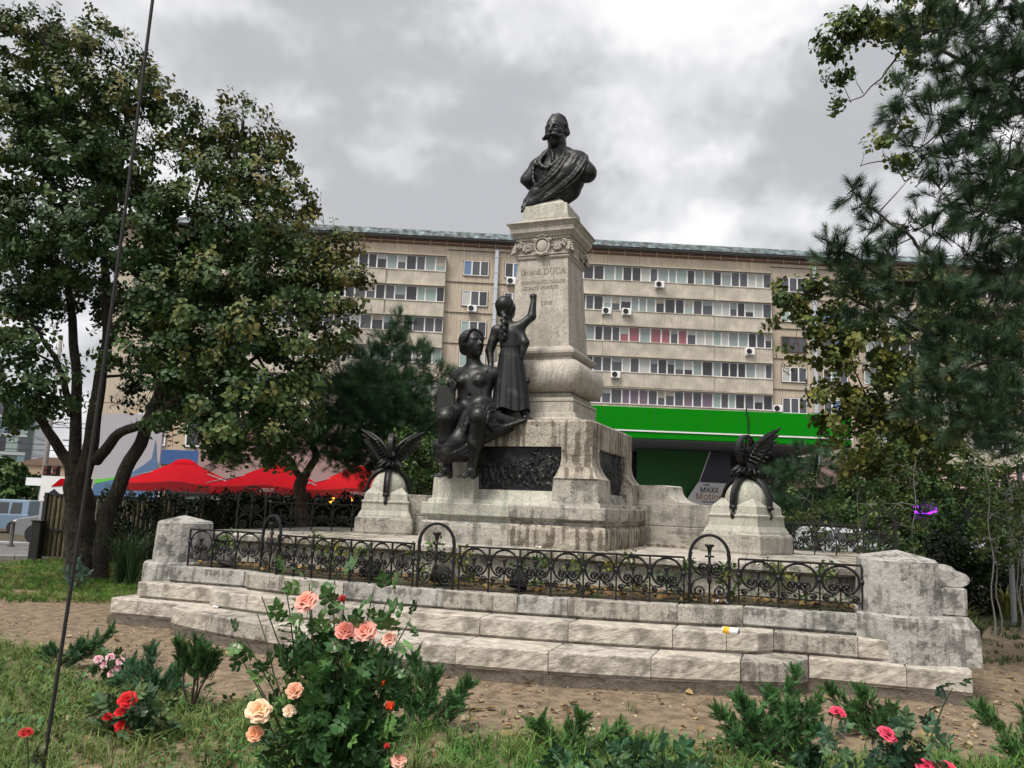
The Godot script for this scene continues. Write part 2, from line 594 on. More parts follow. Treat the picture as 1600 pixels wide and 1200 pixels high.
	M.red.backlight_enabled = true
	M.red.backlight = Color(0.5, 0.5, 0.5)
	M.bamboo = surf(tex(256, func(x: int, y: int) -> Color:
		var i := y * 1024 + x * 2
		return L(0.085, 0.075, 0.04) * (0.65 + 0.4 * mid[i] / 255.0 + 0.3 * ((x >> 2) % 3) * 0.5)), 1.5, 0.85)
	M.black = plain(L(0.008, 0.008, 0.009), 0.6)
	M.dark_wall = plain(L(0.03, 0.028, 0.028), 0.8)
	M.pink_wall = plain(L(0.36, 0.24, 0.23), 0.9)
	M.grey_pole = plain(L(0.3, 0.31, 0.33), 0.5)
	M.rubber = plain(L(0.012, 0.012, 0.012), 0.8)
	M.wood = plain(L(0.06, 0.042, 0.03), 0.9)
	# foliage
	M.leaf = leafmat(Color.WHITE, 0.45, 0.5)
	M.needle = leafmat(Color.WHITE, 0.25, 0.55)
	M.grass = leafmat(Color.WHITE, 0.5, 0.6)
	M.petal = leafmat(Color.WHITE, 0.5, 0.6)
	M.litter = leafmat(Color.WHITE, 0.2, 0.85)
	M.cane = plain(L(0.05, 0.07, 0.025), 0.7)

func make_sky() -> ImageTexture:
	var w := 1024
	var h := 512
	var n := FastNoiseLite.new()
	n.noise_type = FastNoiseLite.TYPE_SIMPLEX_SMOOTH
	n.seed = 21
	n.fractal_octaves = 6
	n.frequency = 1.25
	n.fractal_gain = 0.5
	n.domain_warp_enabled = true
	n.domain_warp_amplitude = 0.35
	n.domain_warp_frequency = 0.7
	var big := FastNoiseLite.new()
	big.seed = 4
	big.frequency = 0.3
	big.fractal_octaves = 2
	var d := PackedFloat32Array()
	d.resize(w * h * 3)
	var sunny := Vector3(0.22, 0.38, -0.9).normalized()
	for y in h:
		var th := PI * (0.5 - (y + 0.5) / h)
		for x in w:
			var ph := TAU * (x + 0.5) / w - PI
			var v := Vector3(sin(ph) * cos(th), sin(th), -cos(ph) * cos(th))
			var c := Vector3(0.32, 0.31, 0.3)
			if v.y > 0.0:
				var k := 1.0 / (v.y + 0.13)
				var q := Vector3(v.x * k, 0.0, v.z * k * 0.8)
				var a := n.get_noise_3d(q.x, 3.3, q.z) * 0.95 + big.get_noise_3d(q.x, 9.0, q.z) * 0.22
				a += 0.3 * n.get_noise_3d(q.x * 2.3 + 7.0, 1.0, q.z * 3.4)
				var t := smoothstep(-0.26, 0.2, a)
				c = Vector3(0.19, 0.194, 0.205).lerp(Vector3(0.298, 0.3, 0.31), t)
				c = c.lerp(Vector3(0.375, 0.374, 0.376), smoothstep(0.1, 0.4, a) * 0.95)
				var glow := pow(maxf(v.dot(sunny), 0.0), 6.0)
				c = c.lerp(Vector3(0.455, 0.44, 0.425), clampf(glow * (0.22 + 1.5 * smoothstep(0.0, 0.3, a + 0.1)), 0.0, 1.0))
				c = c.lerp(Vector3(0.36, 0.355, 0.358), 0.6 * pow(1.0 - v.y, 9.0))
			var i := (y * w + x) * 3
			d[i] = c.x; d[i + 1] = c.y; d[i + 2] = c.z
	return ImageTexture.create_from_image(Image.create_from_data(w, h, false, Image.FORMAT_RGBF, d.to_byte_array()))

func ground_y(x: float, z: float) -> float:
	return -0.75 * smoothstep(-21.0, -44.0, z)

var MON: Transform3D
var STEP: Transform3D

func _ready():
	rng.seed = 7
	# camera, sky, sun, exposure
	var cam := Camera3D.new()
	cam.name = "camera"
	cam.transform = Transform3D(Basis(Vector3.RIGHT, deg_to_rad(8.613)) * Basis(Vector3.BACK, deg_to_rad(2.219)), Vector3(0, 1.65, 0))
	cam.fov = 50.81
	cam.near = 0.05
	cam.far = 2500.0
	add_child(cam)
	cam.current = true
	var env := Environment.new()
	env.background_mode = Environment.BG_SKY
	var sm := PanoramaSkyMaterial.new()
	sm.panorama = make_sky()
	sm.energy_multiplier = 1.0
	var sky := Sky.new()
	sky.sky_material = sm
	env.sky = sky
	env.tonemap_mode = Environment.TONE_MAPPER_LINEAR
	env.tonemap_exposure = 2.75
	env.sdfgi_enabled = true
	env.ssao_enabled = true
	env.ssil_enabled = true
	var we := WorldEnvironment.new()
	we.name = "world"
	we.environment = env
	add_child(we)
	var sun := DirectionalLight3D.new()
	sun.name = "sun"
	sun.light_energy = 0.5
	sun.light_angular_distance = 25.0
	sun.light_color = Color(1.0, 0.97, 0.93)
	sun.shadow_enabled = true
	sun.basis = Basis.looking_at(Vector3(0.34, -0.9, -0.4), Vector3.UP)
	add_child(sun)

	MON = at(0.536, 0.0, -12.179, -21.59)
	STEP = at(0.536, 0.0, -12.06, -19.3)
	make_materials()
	build_ground()
	build_town()
	build_monument()
	build_piers()
	build_steps()
	build_fences()
	build_statues()
	build_trees()
	build_garden()
	build_small()

# ---------------------------------------------------------------- setting
func sheet(x0: float, x1: float, z0: float, z1: float, nx: int, nz: int, hf: Callable) -> ArrayMesh:
	var mb := MB.new()
	var t := PackedVector3Array()
	var p := func(i: int, j: int) -> Vector3:
		var x := lerpf(x0, x1, i / float(nx))
		var z := lerpf(z0, z1, j / float(nz))
		return Vector3(x, hf.call(x, z), z)
	for j in nz:
		for i in nx:
			var a: Vector3 = p.call(i, j)
			var b: Vector3 = p.call(i + 1, j)
			var c: Vector3 = p.call(i + 1, j + 1)
			var d: Vector3 = p.call(i, j + 1)
			t.append_array([a, d, c, a, c, b])
	mb.put(t, true, 1)
	return mb.done()

func build_ground():
	structure("ground", sheet(-700, 700, -1200, 60, 28, 252, func(x, z): return ground_y(x, z) - 0.012), M.earth)
	var rough := FastNoiseLite.new()
	rough.seed = 2
	rough.frequency = 0.9
	rough.fractal_octaves = 4
	structure("soil", sheet(-8.2, 9.0, -13.5, -5.0, 110, 60, func(x, z): return 0.012 + 0.022 * rough.get_noise_2d(x, z)), M.soil)
	var road := sheet(-80, -10.3, -120, -19.6, 30, 60, func(x, z): return ground_y(x, z) + 0.006 - 0.02)
	structure("road", road, M.asphalt)
	structure("forecourt", sheet(-3, 40, -60, -21, 20, 30, func(x, z): return ground_y(x, z) + 0.004), M.asphalt)
	# kerb between lawn and road
	var kb := MB.new()
	for i in 14:
		var a := Vector3(-14.9 + i * 0.34, 0, -17.6 - i * 0.15)
		part("kerb_stone", kb_stone(), M.kerb, self, Transform3D(Basis(Vector3.UP, atan2(0.15, 0.34)), a + Vector3(0, 0.02, 0))).set_meta("kind", "structure")
	# painted road marking
	var mk := MB.new()
	mk.box(Vector3(0, 0, 0), Vector3(2.2, 0.006, 0.14))
	structure("road_marking", mk.done(), M.white, Transform3D(Basis(Vector3.UP, 0.1), Vector3(-16.6, ground_y(0, -27) + 0.002, -27.0)))

var _kb: ArrayMesh
func kb_stone() -> ArrayMesh:
	if _kb == null:
		var b := MB.new()
		b.box(Vector3.ZERO, Vector3(0.365, 0.16, 0.14), 0.015)
		_kb = b.done()
	return _kb

# ---------------------------------------------------------------- monument
func text_mesh(s: String, size: float, depth: float, serif := true) -> TextMesh:
	var f := SystemFont.new()
	f.font_names = PackedStringArray(["Droid Serif" if serif else "Droid Sans"])
	var t := TextMesh.new()
	t.text = s
	t.font = f
	t.font_size = 64
	t.pixel_size = size / 64.0
	t.depth = depth
	t.curve_step = 2.0
	return t

func block(mb_box: Array, m: Material, parent: Node, bev := 0.012):
	var b := MB.new()
	b.box(mb_box[0], mb_box[1], bev)
	return part("stone_block", b.done(), m, parent)

func relief(w: float, h: float, sd: int) -> ArrayMesh:
	var nx := 150
	var ny := 80
	var f := PackedFloat32Array()
	f.resize((nx + 1) * (ny + 1))
	var r := RandomNumberGenerator.new()
	r.seed = sd
	var n := FastNoiseLite.new()
	n.seed = sd
	n.frequency = 9.0
	n.fractal_octaves = 3
	var limbs := []
	var fig := func(x: float, y: float, s: float):
		var lean := r.randf_range(-0.35, 0.35)
		var hip := Vector2(x, y)
		var neck := hip + Vector2(sin(lean), cos(lean)) * 0.105 * s
		limbs.append([hip, neck, 0.03 * s, 0.035])
		limbs.append([neck + Vector2(sin(lean), 1) * 0.035 * s, neck + Vector2(sin(lean), 1) * 0.045 * s, 0.021 * s, 0.042])
		for sgn in [-1, 1]:
			var kn := hip + Vector2(sgn * r.randf_range(0.01, 0.06), -r.randf_range(0.05, 0.08)) * s
			limbs.append([hip, kn, 0.02 * s, 0.03])
			limbs.append([kn, kn + Vector2(r.randf_range(-0.04, 0.03), -0.07) * s, 0.015 * s, 0.026])
			var el := neck + Vector2(sgn * r.randf_range(0.03, 0.06), r.randf_range(-0.05, 0.03)) * s
			limbs.append([neck, el, 0.014 * s, 0.03])
			limbs.append([el, el + Vector2(r.randf_range(-0.06, 0.06), r.randf_range(-0.03, 0.06)) * s, 0.012 * s, 0.028])
	for i in 9: fig.call(-w * 0.44 + i * w * 0.07, -h * 0.28 + i * 0.018 + r.randf_range(-0.03, 0.05), r.randf_range(0.75, 1.0))
	for i in 6: fig.call(w * 0.0 + i * w * 0.085, -h * 0.2 + r.randf_range(-0.06, 0.12), r.randf_range(0.85, 1.1))
	fig.call(w * 0.2, h * 0.08, 1.5)
	fig.call(w * 0.34, h * 0.06, 1.15)
	fig.call(w * 0.42, h * 0.0, 1.2)
	for i in 5:
		var q := Vector2(r.randf_range(-0.4, 0.4) * w, -h * 0.4)
		limbs.append([q, q + Vector2(r.randf_range(-0.15, 0.15), 0.05), 0.02, 0.02])
	for j in ny + 1:
		for i in nx + 1:
			var p := Vector2((i / float(nx) - 0.5) * w, (j / float(ny) - 0.5) * h)
			f[j * (nx + 1) + i] = 0.004 * n.get_noise_2d(p.x, p.y) + 0.012 * maxf(0.0, -p.y / h)
	for l in limbs:
		var a: Vector2 = l[0]
		var b: Vector2 = l[1]
		var rad: float = l[2]
		var hh: float = l[3]
		var lo := a.min(b) - Vector2(rad, rad)
		var hi := a.max(b) + Vector2(rad, rad)
		for j in range(clampi(int((lo.y / h + 0.5) * ny), 0, ny), clampi(int((hi.y / h + 0.5) * ny) + 2, 0, ny + 1)):
			for i in range(clampi(int((lo.x / w + 0.5) * nx), 0, nx), clampi(int((hi.x / w + 0.5) * nx) + 2, 0, nx + 1)):
				var p := Vector2((i / float(nx) - 0.5) * w, (j / float(ny) - 0.5) * h)
				var d := p.distance_to(Geometry2D.get_closest_point_to_segment(p, a, b)) / rad
				if d < 1.0:
					var k := j * (nx + 1) + i
					f[k] = maxf(f[k], hh * sqrt(1.0 - d * d))
	var t := PackedVector3Array()
	var v := func(i: int, j: int) -> Vector3:
		return Vector3((i / float(nx) - 0.5) * w, (j / float(ny) - 0.5) * h, f[j * (nx + 1) + i])
	for j in ny:
		for i in nx:
			t.append_array([v.call(i, j), v.call(i + 1, j), v.call(i + 1, j + 1), v.call(i, j), v.call(i + 1, j + 1), v.call(i, j + 1)])
	var mb := MB.new()
	mb.put(t, true, 1)
	mb.box(Vector3(0, 0, -0.03), Vector3(w, h, 0.05))
	return mb.done()

func build_monument():
	# platform: a slab on a low wall, with soil bed in front
	var plat := thing("stone_platform", "low stone platform with a projecting slab edge carrying the whole pedestal", "platform", at(0.536, 0, -12.12, -17.0))
	var pw := MB.new()
	pw.box(Vector3(0, 0.5, -0.3), Vector3(9.5, 1.04, 4.4), 0.01)
	part("retaining_wall", pw.done(), M.stone, plat)
	var u := -4.8
	var wi := 0
	while u < 4.75:
		var wd: float = [1.25, 1.4, 1.1, 1.3][wi % 4]
		wd = minf(wd, 4.8 - u)
		var sb := MB.new()
		sb.stack([[u + 0.003, u + wd - 0.003, -2.6, 1.93, 1.02], [u + 0.003, u + wd - 0.003, -2.6, 2.0, 1.05], [u + 0.003, u + wd - 0.003, -2.6, 2.0, 1.115], [u + 0.003, u + wd - 0.003, -2.6, 1.98, 1.135]])
		part("stone_slab", sb.done(), [M.stone, M.stone_rough, M.step_b][wi % 3], plat)
		u += wd
		wi += 1
	# pedestal
	var mon := thing("monument_pedestal", "tall weathered limestone pedestal with tapering inscribed shaft and bronze reliefs", "pedestal", MON)
	for q in [[-1.0, 1.0], [1.0, 1.0], [-1.0, -1.0], [1.0, -1.0]]:
		var sx: float = q[0]
		var sz: float = q[1]
		var rr := func(hu: float, hv: float, y: float) -> Array:
			var a := 0.003
			return [minf(a * sx, hu * sx), maxf(a * sx, hu * sx), minf(0.002 * sz, hv * sz), maxf(0.002 * sz, hv * sz), y]
		var b0 := MB.new()
		b0.stack([rr.call(1.318, 1.392, 1.13), rr.call(1.326, 1.4, 1.2), rr.call(1.326, 1.4, 1.36), rr.call(1.315, 1.388, 1.4), rr.call(1.28, 1.35, 1.425)])
		part("stone_block", b0.done(), M.stone_rough if sx > 0 else M.stone, mon)
		var b1 := MB.new()
		b1.stack([rr.call(1.24, 1.31, 1.42), rr.call(1.25, 1.32, 1.47), rr.call(1.29, 1.365, 1.5), rr.call(1.295, 1.37, 1.512), rr.call(1.313, 1.392, 1.514), rr.call(1.313, 1.392, 1.66), rr.call(1.305, 1.384, 1.674)])
		part("stone_block", b1.done(), M.stone if sx > 0 else M.stone_green, mon)
	# body core behind the reliefs
	var core := MB.new()
	core.box(Vector3(0, 2.25, 0), Vector3(1.95, 1.16, 2.16))
	part("body_core", core.done(), M.stone, mon)
	# corner piers with flared feet
	for q in [[1.0, 1.0], [-1.0, 1.0], [1.0, -1.0], [-1.0, -1.0]]:
		var sx: float = q[0]
		var sz: float = q[1]
		var ring := func(ou: float, ov: float, iu: float, iv: float, y: float) -> Array:
			return [minf(iu * sx, ou * sx), maxf(iu * sx, ou * sx), minf(iv * sz, ov * sz), maxf(iv * sz, ov * sz), y]
		var pr := []
		pr.append(ring.call(1.24, 1.34, 0.54, 0.62, 1.674))
		pr.append(ring.call(1.23, 1.33, 0.545, 0.63, 1.72))
		pr.append(ring.call(1.195, 1.3, 0.565, 0.66, 1.735))
		pr.append(ring.call(1.185, 1.29, 0.57, 0.67, 2.04))
		var fb := MB.new()
		fb.stack(pr)
		part("pier_foot", fb.done(), M.stone if sx > 0 else M.stone_green, mon)
		if not (sx < 0 and sz > 0):
			var p2 := []
			for k in 9:
				var t := k / 8.0
				var e := 0.13 * pow(1.0 - t, 2.4)
				p2.append(ring.call(1.056 + e, 1.174 + e, 0.64 - 0.06 * pow(1.0 - t, 2.0), 0.74 - 0.06 * pow(1.0 - t, 2.0), 2.043 + 0.31 * t))
			p2.append(ring.call(1.056, 1.174, 0.64, 0.74, 2.355))
			var pb := MB.new()
			pb.stack(p2)
			part("pier_shaft", pb.done(), M.stone_rough, mon)
		else:
			var p3 := MB.new()
			p3.stack([ring.call(1.056, 1.174, 0.64, 0.74, 2.043), ring.call(1.056, 1.174, 0.64, 0.74, 2.355)])
			part("pier_shaft", p3.done(), M.stone_green, mon)
	# sills below the reliefs
	for s in [0, 1, 2, 3]:
		var sb := MB.new()
		var wdt := 0.57 if s % 2 == 0 else 0.66
		var dd := 1.17 if s % 2 == 0 else 1.06
		sb.stack([[-wdt, wdt, dd - 0.3, dd + 0.12, 1.676], [-wdt, wdt, dd - 0.3, dd + 0.1, 1.72], [-wdt, wdt, dd - 0.3, dd + 0.03, 1.75], [-wdt, wdt, dd - 0.3, dd - 0.03, 1.872]], Transform3D(Basis(Vector3.UP, PI / 2 * s), Vector3.ZERO))
		part("relief_sill", sb.done(), M.stone_green if s == 0 else M.stone, mon)
	# upper band of blocks
	for q in [[-1.056, -0.34, -1.174, 1.174, 0], [-0.337, 0.66, -1.174, 1.174, 1], [0.663, 1.056, -1.174, 0.6, 2], [0.663, 1.056, 0.603, 1.174, 1]]:
		var tb := MB.new()
		var b := 0.02
		tb.stack([[q[0], q[1], q[2], q[3], 2.47], [q[0], q[1], q[2], q[3], 2.81], [q[0] + (b if q[0] < -1 else 0.0), q[1] - (b if q[1] > 1 else 0.0), q[2] + (b if q[2] < -1 else 0.0), q[3] - (b if q[3] > 1 else 0.0), 2.836]])
		part("stone_block", tb.done(), [M.stone_green, M.stone_rough, M.stone_rough][q[4]], mon)
	for q in [[-1.0, 1.0], [1.0, 1.0], [1.0, -1.0], [-1.0, -1.0]]:
		var ub := MB.new()
		var x0: float = minf(q[0] * 0.64, q[0] * 1.056)
		var z0: float = minf(q[1] * 0.74, q[1] * 1.174)
		ub.stack([[x0, x0 + 0.416, z0, z0 + 0.434, 2.358], [x0, x0 + 0.416, z0, z0 + 0.434, 2.468]])
		part("stone_block", ub.done(), M.stone_rough, mon)
	part("bronze_relief", relief(1.32, 0.62, 3), M.bronze, mon, Transform3D(Basis.IDENTITY, Vector3(-0.0, 2.17, 1.1)))
	part("bronze_relief", relief(1.5, 0.62, 9), M.bronze, mon, Transform3D(Basis(Vector3.UP, PI / 2), Vector3(0.985, 2.17, 0)))
	part("bronze_relief", relief(1.5, 0.62, 19), M.bronze, mon, Transform3D(Basis(Vector3.UP, -PI / 2), Vector3(-0.985, 2.17, 0)))
	# stack under the shaft
	var s1 := MB.new()
	s1.square([[0.72, 2.836], [0.72, 2.9], [0.7, 2.92], [0.665, 2.93], [0.66, 2.985], [0.63, 3.0]])
	part("base_course", s1.done(), M.stone_shaft, mon)
	var s2 := MB.new()
	s2.square([[0.61, 3.0], [0.61, 3.15], [0.6, 3.158], [0.595, 3.166], [0.615, 3.17], [0.615, 3.2], [0.58, 3.23], [0.545, 3.24], [0.54, 3.29], [0.515, 3.32]])
	part("moulded_course", s2.done(), M.stone_shaft, mon)
	var s3 := MB.new()
	var cu := [[0.52, 3.31]]
	for k in 15:
		var a := PI * (k / 14.0) - PI / 2
		cu.append([0.565 + 0.165 * cos(a), 3.545 + 0.235 * sin(a)])
	cu.append([0.545, 3.785])
	var rings := []
	for c in cu:
		var rd := PackedVector3Array()
		var hw: float = c[0]
		var ro := maxf(0.01, (hw - 0.54) * 0.7)
		for k in 4:
			for j in 4:
				var a := PI / 2 * k + PI / 2 * j / 3.0
				var cx: float = (hw - ro) * (1 if k in [0, 3] else -1)
				var cz: float = (hw - ro) * (1 if k in [0, 1] else -1)
				rd.append(Vector3(cx + ro * cos(a), c[1], cz + ro * sin(a)))
		rings.append(rd)
	s3.loft(rings, true)
	var bulge := part("bulging_torus", s3.done(), M.stone_shaft, mon)
	# carved leaf ribs on the bulge, one mesh of fine relief
	var rib := MB.new()
	for side in 4:
		var bs := Basis(Vector3.UP, PI / 2 * side)
		for i in 15:
			var x := -0.5 + i / 14.0
			var pts := PackedVector3Array()
			for k in 7:
				var a := lerpf(-1.25, 0.75, k / 6.0)
				pts.append(bs * Vector3(x * (1.0 + 0.1 * cos(a)) + 0.03 * sin(a * 2.0), 3.545 + 0.235 * sin(a), 0.562 + 0.165 * cos(a)))
			rib.tube(pts, [0.004, 0.008, 0.01, 0.01, 0.01, 0.008, 0.003], 5)
	part("carved_leaf_ribs", rib.done(), M.stone_shaft, bulge)
	var s4 := MB.new()
	s4.square([[0.545, 3.78], [0.545, 3.83], [0.575, 3.845], [0.59, 3.87], [0.602, 3.88], [0.602, 3.915], [0.58, 3.925], [0.565, 3.955], [0.535, 3.97], [0.52, 3.985], [0.485, 4.0]])
	part("moulded_course", s4.done(), M.stone_shaft, mon)
	var s5 := MB.new()
	s5.square([[0.482, 4.0], [0.398, 5.36], [0.415, 5.375], [0.425, 5.395], [0.415, 5.415], [0.435, 5.43], [0.435, 5.445], [0.41, 5.455], [0.405, 5.66]])
	var shaft := part("tapering_shaft", s5.done(), M.stone_shaft, mon)
	var s6 := MB.new()
	s6.square([[0.405, 5.655], [0.43, 5.665], [0.435, 5.705], [0.45, 5.71], [0.495, 5.765], [0.5, 5.768], [0.504, 5.772], [0.506, 5.845], [0.516, 5.85], [0.52, 5.868], [0.545, 5.9], [0.56, 5.907], [0.56, 5.918], [0.5, 5.935], [0.385, 6.0], [0.385, 6.03]])
	var cor := part("cornice", s6.done(), M.stone_shaft, mon)
	var dent := MB.new()
	for side in 4:
		var bs := Transform3D(Basis(Vector3.UP, PI / 2 * side), Vector3.ZERO)
		for i in 19:
			dent.box(Vector3(-0.42 + i * 0.0467, 5.722, 0.445), Vector3(0.026, 0.034, 0.035), 0.0, bs)
	part("dentil_course", dent.done(), M.stone_shaft, cor)
	# garlands and cartouche
	for side in 4:
		var bs := Transform3D(Basis(Vector3.UP, PI / 2 * side), Vector3.ZERO)
		var g := MB.new()
		var r2 := RandomNumberGenerator.new()
		r2.seed = 31 + side
		for i in 110:
			var t := r2.randf()
			var s := -1.0 if i % 2 == 0 else 1.0
			var x := s * (0.13 + 0.31 * t)
			var y := 5.55 + 0.035 * cos(t * 9.0) + r2.randf_range(-0.055, 0.055) * (0.6 + 0.6 * t)
			var dz := 0.405 + 0.03 * t + r2.randf_range(0.0, 0.035)
			g.ball(bs * Vector3(x, y, dz), Vector3(0.03, 0.011, 0.014) * r2.randf_range(0.7, 1.3), 6, bs.basis * Basis(Vector3.BACK, r2.randf_range(-1.2, 1.2)))
		for s in [-1.0, 1.0]:
			for k in 5:
				g.ball(bs * Vector3(s * (0.43 + 0.012 * k), 5.61 - 0.035 * k, 0.43), Vector3(0.03, 0.028, 0.03), 7)
		part("carved_garland", g.done(), M.stone_shaft, shaft)
		if side == 0 or side == 2:
			var c := MB.new()
			var ov := PackedVector3Array()
			for k in 25:
				var a := TAU * k / 24.0
				ov.append(bs * Vector3(0.115 * sin(a), 5.56 + 0.125 * cos(a), 0.45))
			c.tube(ov, 0.017, 6)
			c.ball(bs * Vector3(0, 5.56, 0.43), Vector3(0.095, 0.11, 0.035), 14)
			for s in [-1.0, 1.0]:
				for q in [[0.115, 5.645, 0.036, 1.0], [0.075, 5.44, 0.028, -1.0]]:
					var sp := PackedVector3Array()
					for k in 16:
						var a := k * 0.62
						var rr: float = q[2] * (1.0 - k / 18.0)
						sp.append(bs * Vector3(s * (q[0] + rr * cos(a)), q[1] + q[3] * rr * sin(a), 0.455 + 0.001 * k))
					c.tube(sp, 0.011, 5)
			c.ball(bs * Vector3(0, 5.425, 0.45), Vector3(0.05, 0.03, 0.03), 8)
			for k in 5: c.ball(bs * Vector3(-0.06 + 0.03 * k, 5.705 + 0.02 * sin(PI * k / 4.0), 0.465), Vector3(0.018, 0.024, 0.016), 6)
			part("carved_cartouche", c.done(), M.stone_shaft, shaft)
	var s7 := MB.new()
	s7.square([[0.374, 6.01], [0.342, 6.253]])
	part("top_block", s7.done(), M.stone_green, mon)
	var s8 := MB.new()
	s8.stack([[-0.28, 0.3, -0.3, 0.3, 6.253], [-0.27, 0.29, -0.29, 0.29, 6.28], [-0.13, 0.16, -0.2, 0.15, 6.4], [-0.11, 0.15, -0.19, 0.1, 6.52]])
	part("bust_socle", s8.done(), M.stone_green, mon)
	# inscription on the front of the shaft
	var ink := plain(L(0.17, 0.155, 0.13), 0.9)
	var slope := atan2(0.084, 1.36)
	for q in [["LUI", 5.29, 0.075, 0.06], ["G", 5.165, 0.125, -0.3], ["EORGE", 5.155, 0.08, -0.16], ["I.DUCA", 5.165, 0.13, 0.16], ["PERSONALUL CĂILOR", 5.0, 0.066, 0.03], ["FERATE ROMÂNE", 4.91, 0.066, 0.0], ["1906", 4.67, 0.085, 0.1]]:
		var y: float = q[1]
		var zz := 0.482 - (y - 4.0) * 0.084 / 1.36
		part("inscription", text_mesh(q[0], q[2], 0.004), ink, shaft, Transform3D(Basis(Vector3.RIGHT, -slope), Vector3(q[3], y, zz + 0.0015)))

func build_piers():
	# curved-in side walls
	for s in [1.0, -1.0]:
		var base := MON * Transform3D(Basis(Vector3.UP, deg_to_rad(-24.0 * s)), Vector3(2.88 * s, 0, -0.41))
		var w := thing("screen_wall", "weathered stone screen wall with scrolled end and faint inscription right of the pedestal" if s > 0 else "stone screen wall linking the pedestal to the left winged pier", "wall", base)
		var lo := MB.new()
		lo.box(Vector3(-1.05 * s, 1.285, -0.16), Vector3(1.55, 0.315, 0.5), 0.008)
		part("stone_block", lo.done(), M.stone, w)
		var hi := MB.new()
		hi.box(Vector3(-1.05 * s, 1.615, -0.16), Vector3(1.55, 0.335, 0.5), 0.008)
		part("stone_block", hi.done(), M.stone, w)
		var pl := MB.new()
		pl.box(Vector3(-1.05 * s, 1.155, -0.14), Vector3(1.6, 0.05, 0.58), 0.006)
		part("plinth", pl.done(), M.stone_rough, w)
		var pts := PackedVector2Array([Vector2(-1.82, 1.785), Vector2(-1.82, 2.06), Vector2(-1.35, 2.06)])
		for k in 9:
			var a := PI / 2 * k / 8.0
			pts.append(Vector2(-1.31 + 0.3 * (1.0 - cos(a)), 2.04 - 0.24 * sin(a)))
		pts.append(Vector2(-1.0, 1.785))
		if s < 0:
			for k in pts.size(): pts[k].x = -pts[k].x
		var sc := MB.new()
		sc.prism(pts, -0.38, 0.06)
		part("scroll_block", sc.done(), M.stone, w)
		if s > 0:
			var ink := plain(L(0.2, 0.18, 0.15), 0.9)
			for q in [["ELIBERATA DE MUNCA", 1.36, 0.05], ["GREA", 1.295, 0.042], ["1906", 1.235, 0.036]]:
				part("inscription", text_mesh(q[0], q[2], 0.004), ink, w, Transform3D(Basis.IDENTITY, Vector3(-0.98, q[1], 0.0915)))
	# piers with dome
	for s in [1.0, -1.0]:
		var base := MON * Transform3D(Basis(Vector3.UP, deg_to_rad(-24.0 * s)), Vector3(2.88 * s, 1.135, -0.41))
		var p := thing("domed_pier", "pale stepped stone pier with a dome under a bronze emblem, right of the pedestal" if s > 0 else "pale stepped stone pier with a dome under a bronze emblem, left of the seated figure", "pier", base, "domed piers flanking the pedestal")
		var b := MB.new()
		b.square([[0.45, 0.0], [0.46, 0.03], [0.46, 0.225], [0.45, 0.255], [0.425, 0.272]])
		part("base_block", b.done(), M.stone, p)
		var c := MB.new()
		c.square([[0.425, 0.272], [0.42, 0.3], [0.395, 0.345], [0.385, 0.365], [0.38, 0.372], [0.37, 0.49], [0.385, 0.505], [0.385, 0.52], [0.355, 0.535]])
		part("middle_block", c.done(), M.stone_green, p)
		var d := MB.new()
		d.square([[0.352, 0.53], [0.342, 0.64]])
		for q in [[1.0, 1.0], [1.0, -1.0], [-1.0, 1.0], [-1.0, -1.0]]:
			var a := 0.342
			var tip := Vector3(q[0] * 0.24, 0.755, q[1] * 0.24)
			var v := [Vector3(q[0] * a, 0.64, q[1] * a), Vector3(q[0] * 0.02, 0.64, q[1] * a), Vector3(q[0] * 0.02, 0.64, q[1] * 0.02), Vector3(q[0] * a, 0.64, q[1] * 0.02)]
			var t := PackedVector3Array()
			for k in 4: t.append_array([v[k], v[(k + 1) % 4], tip])
			t.append_array([v[0], v[1], v[2], v[0], v[2], v[3]])
			d.put(t)
		part("gabled_block", d.done(), M.stone_green, p)
		var dm := MB.new()
		var pr := []
		for k in 13:
			var a := lerpf(-0.2, PI / 2 - 0.02, k / 12.0)
			pr.append([0.3 * cos(a), 0.7 + 0.325 * sin(a)])
		dm.lathe(pr, 28)
		part("dome", dm.done(), M.stone_green, p)
		build_emblem(base * Transform3D(Basis.IDENTITY, Vector3(0, 0.0, 0)), s)

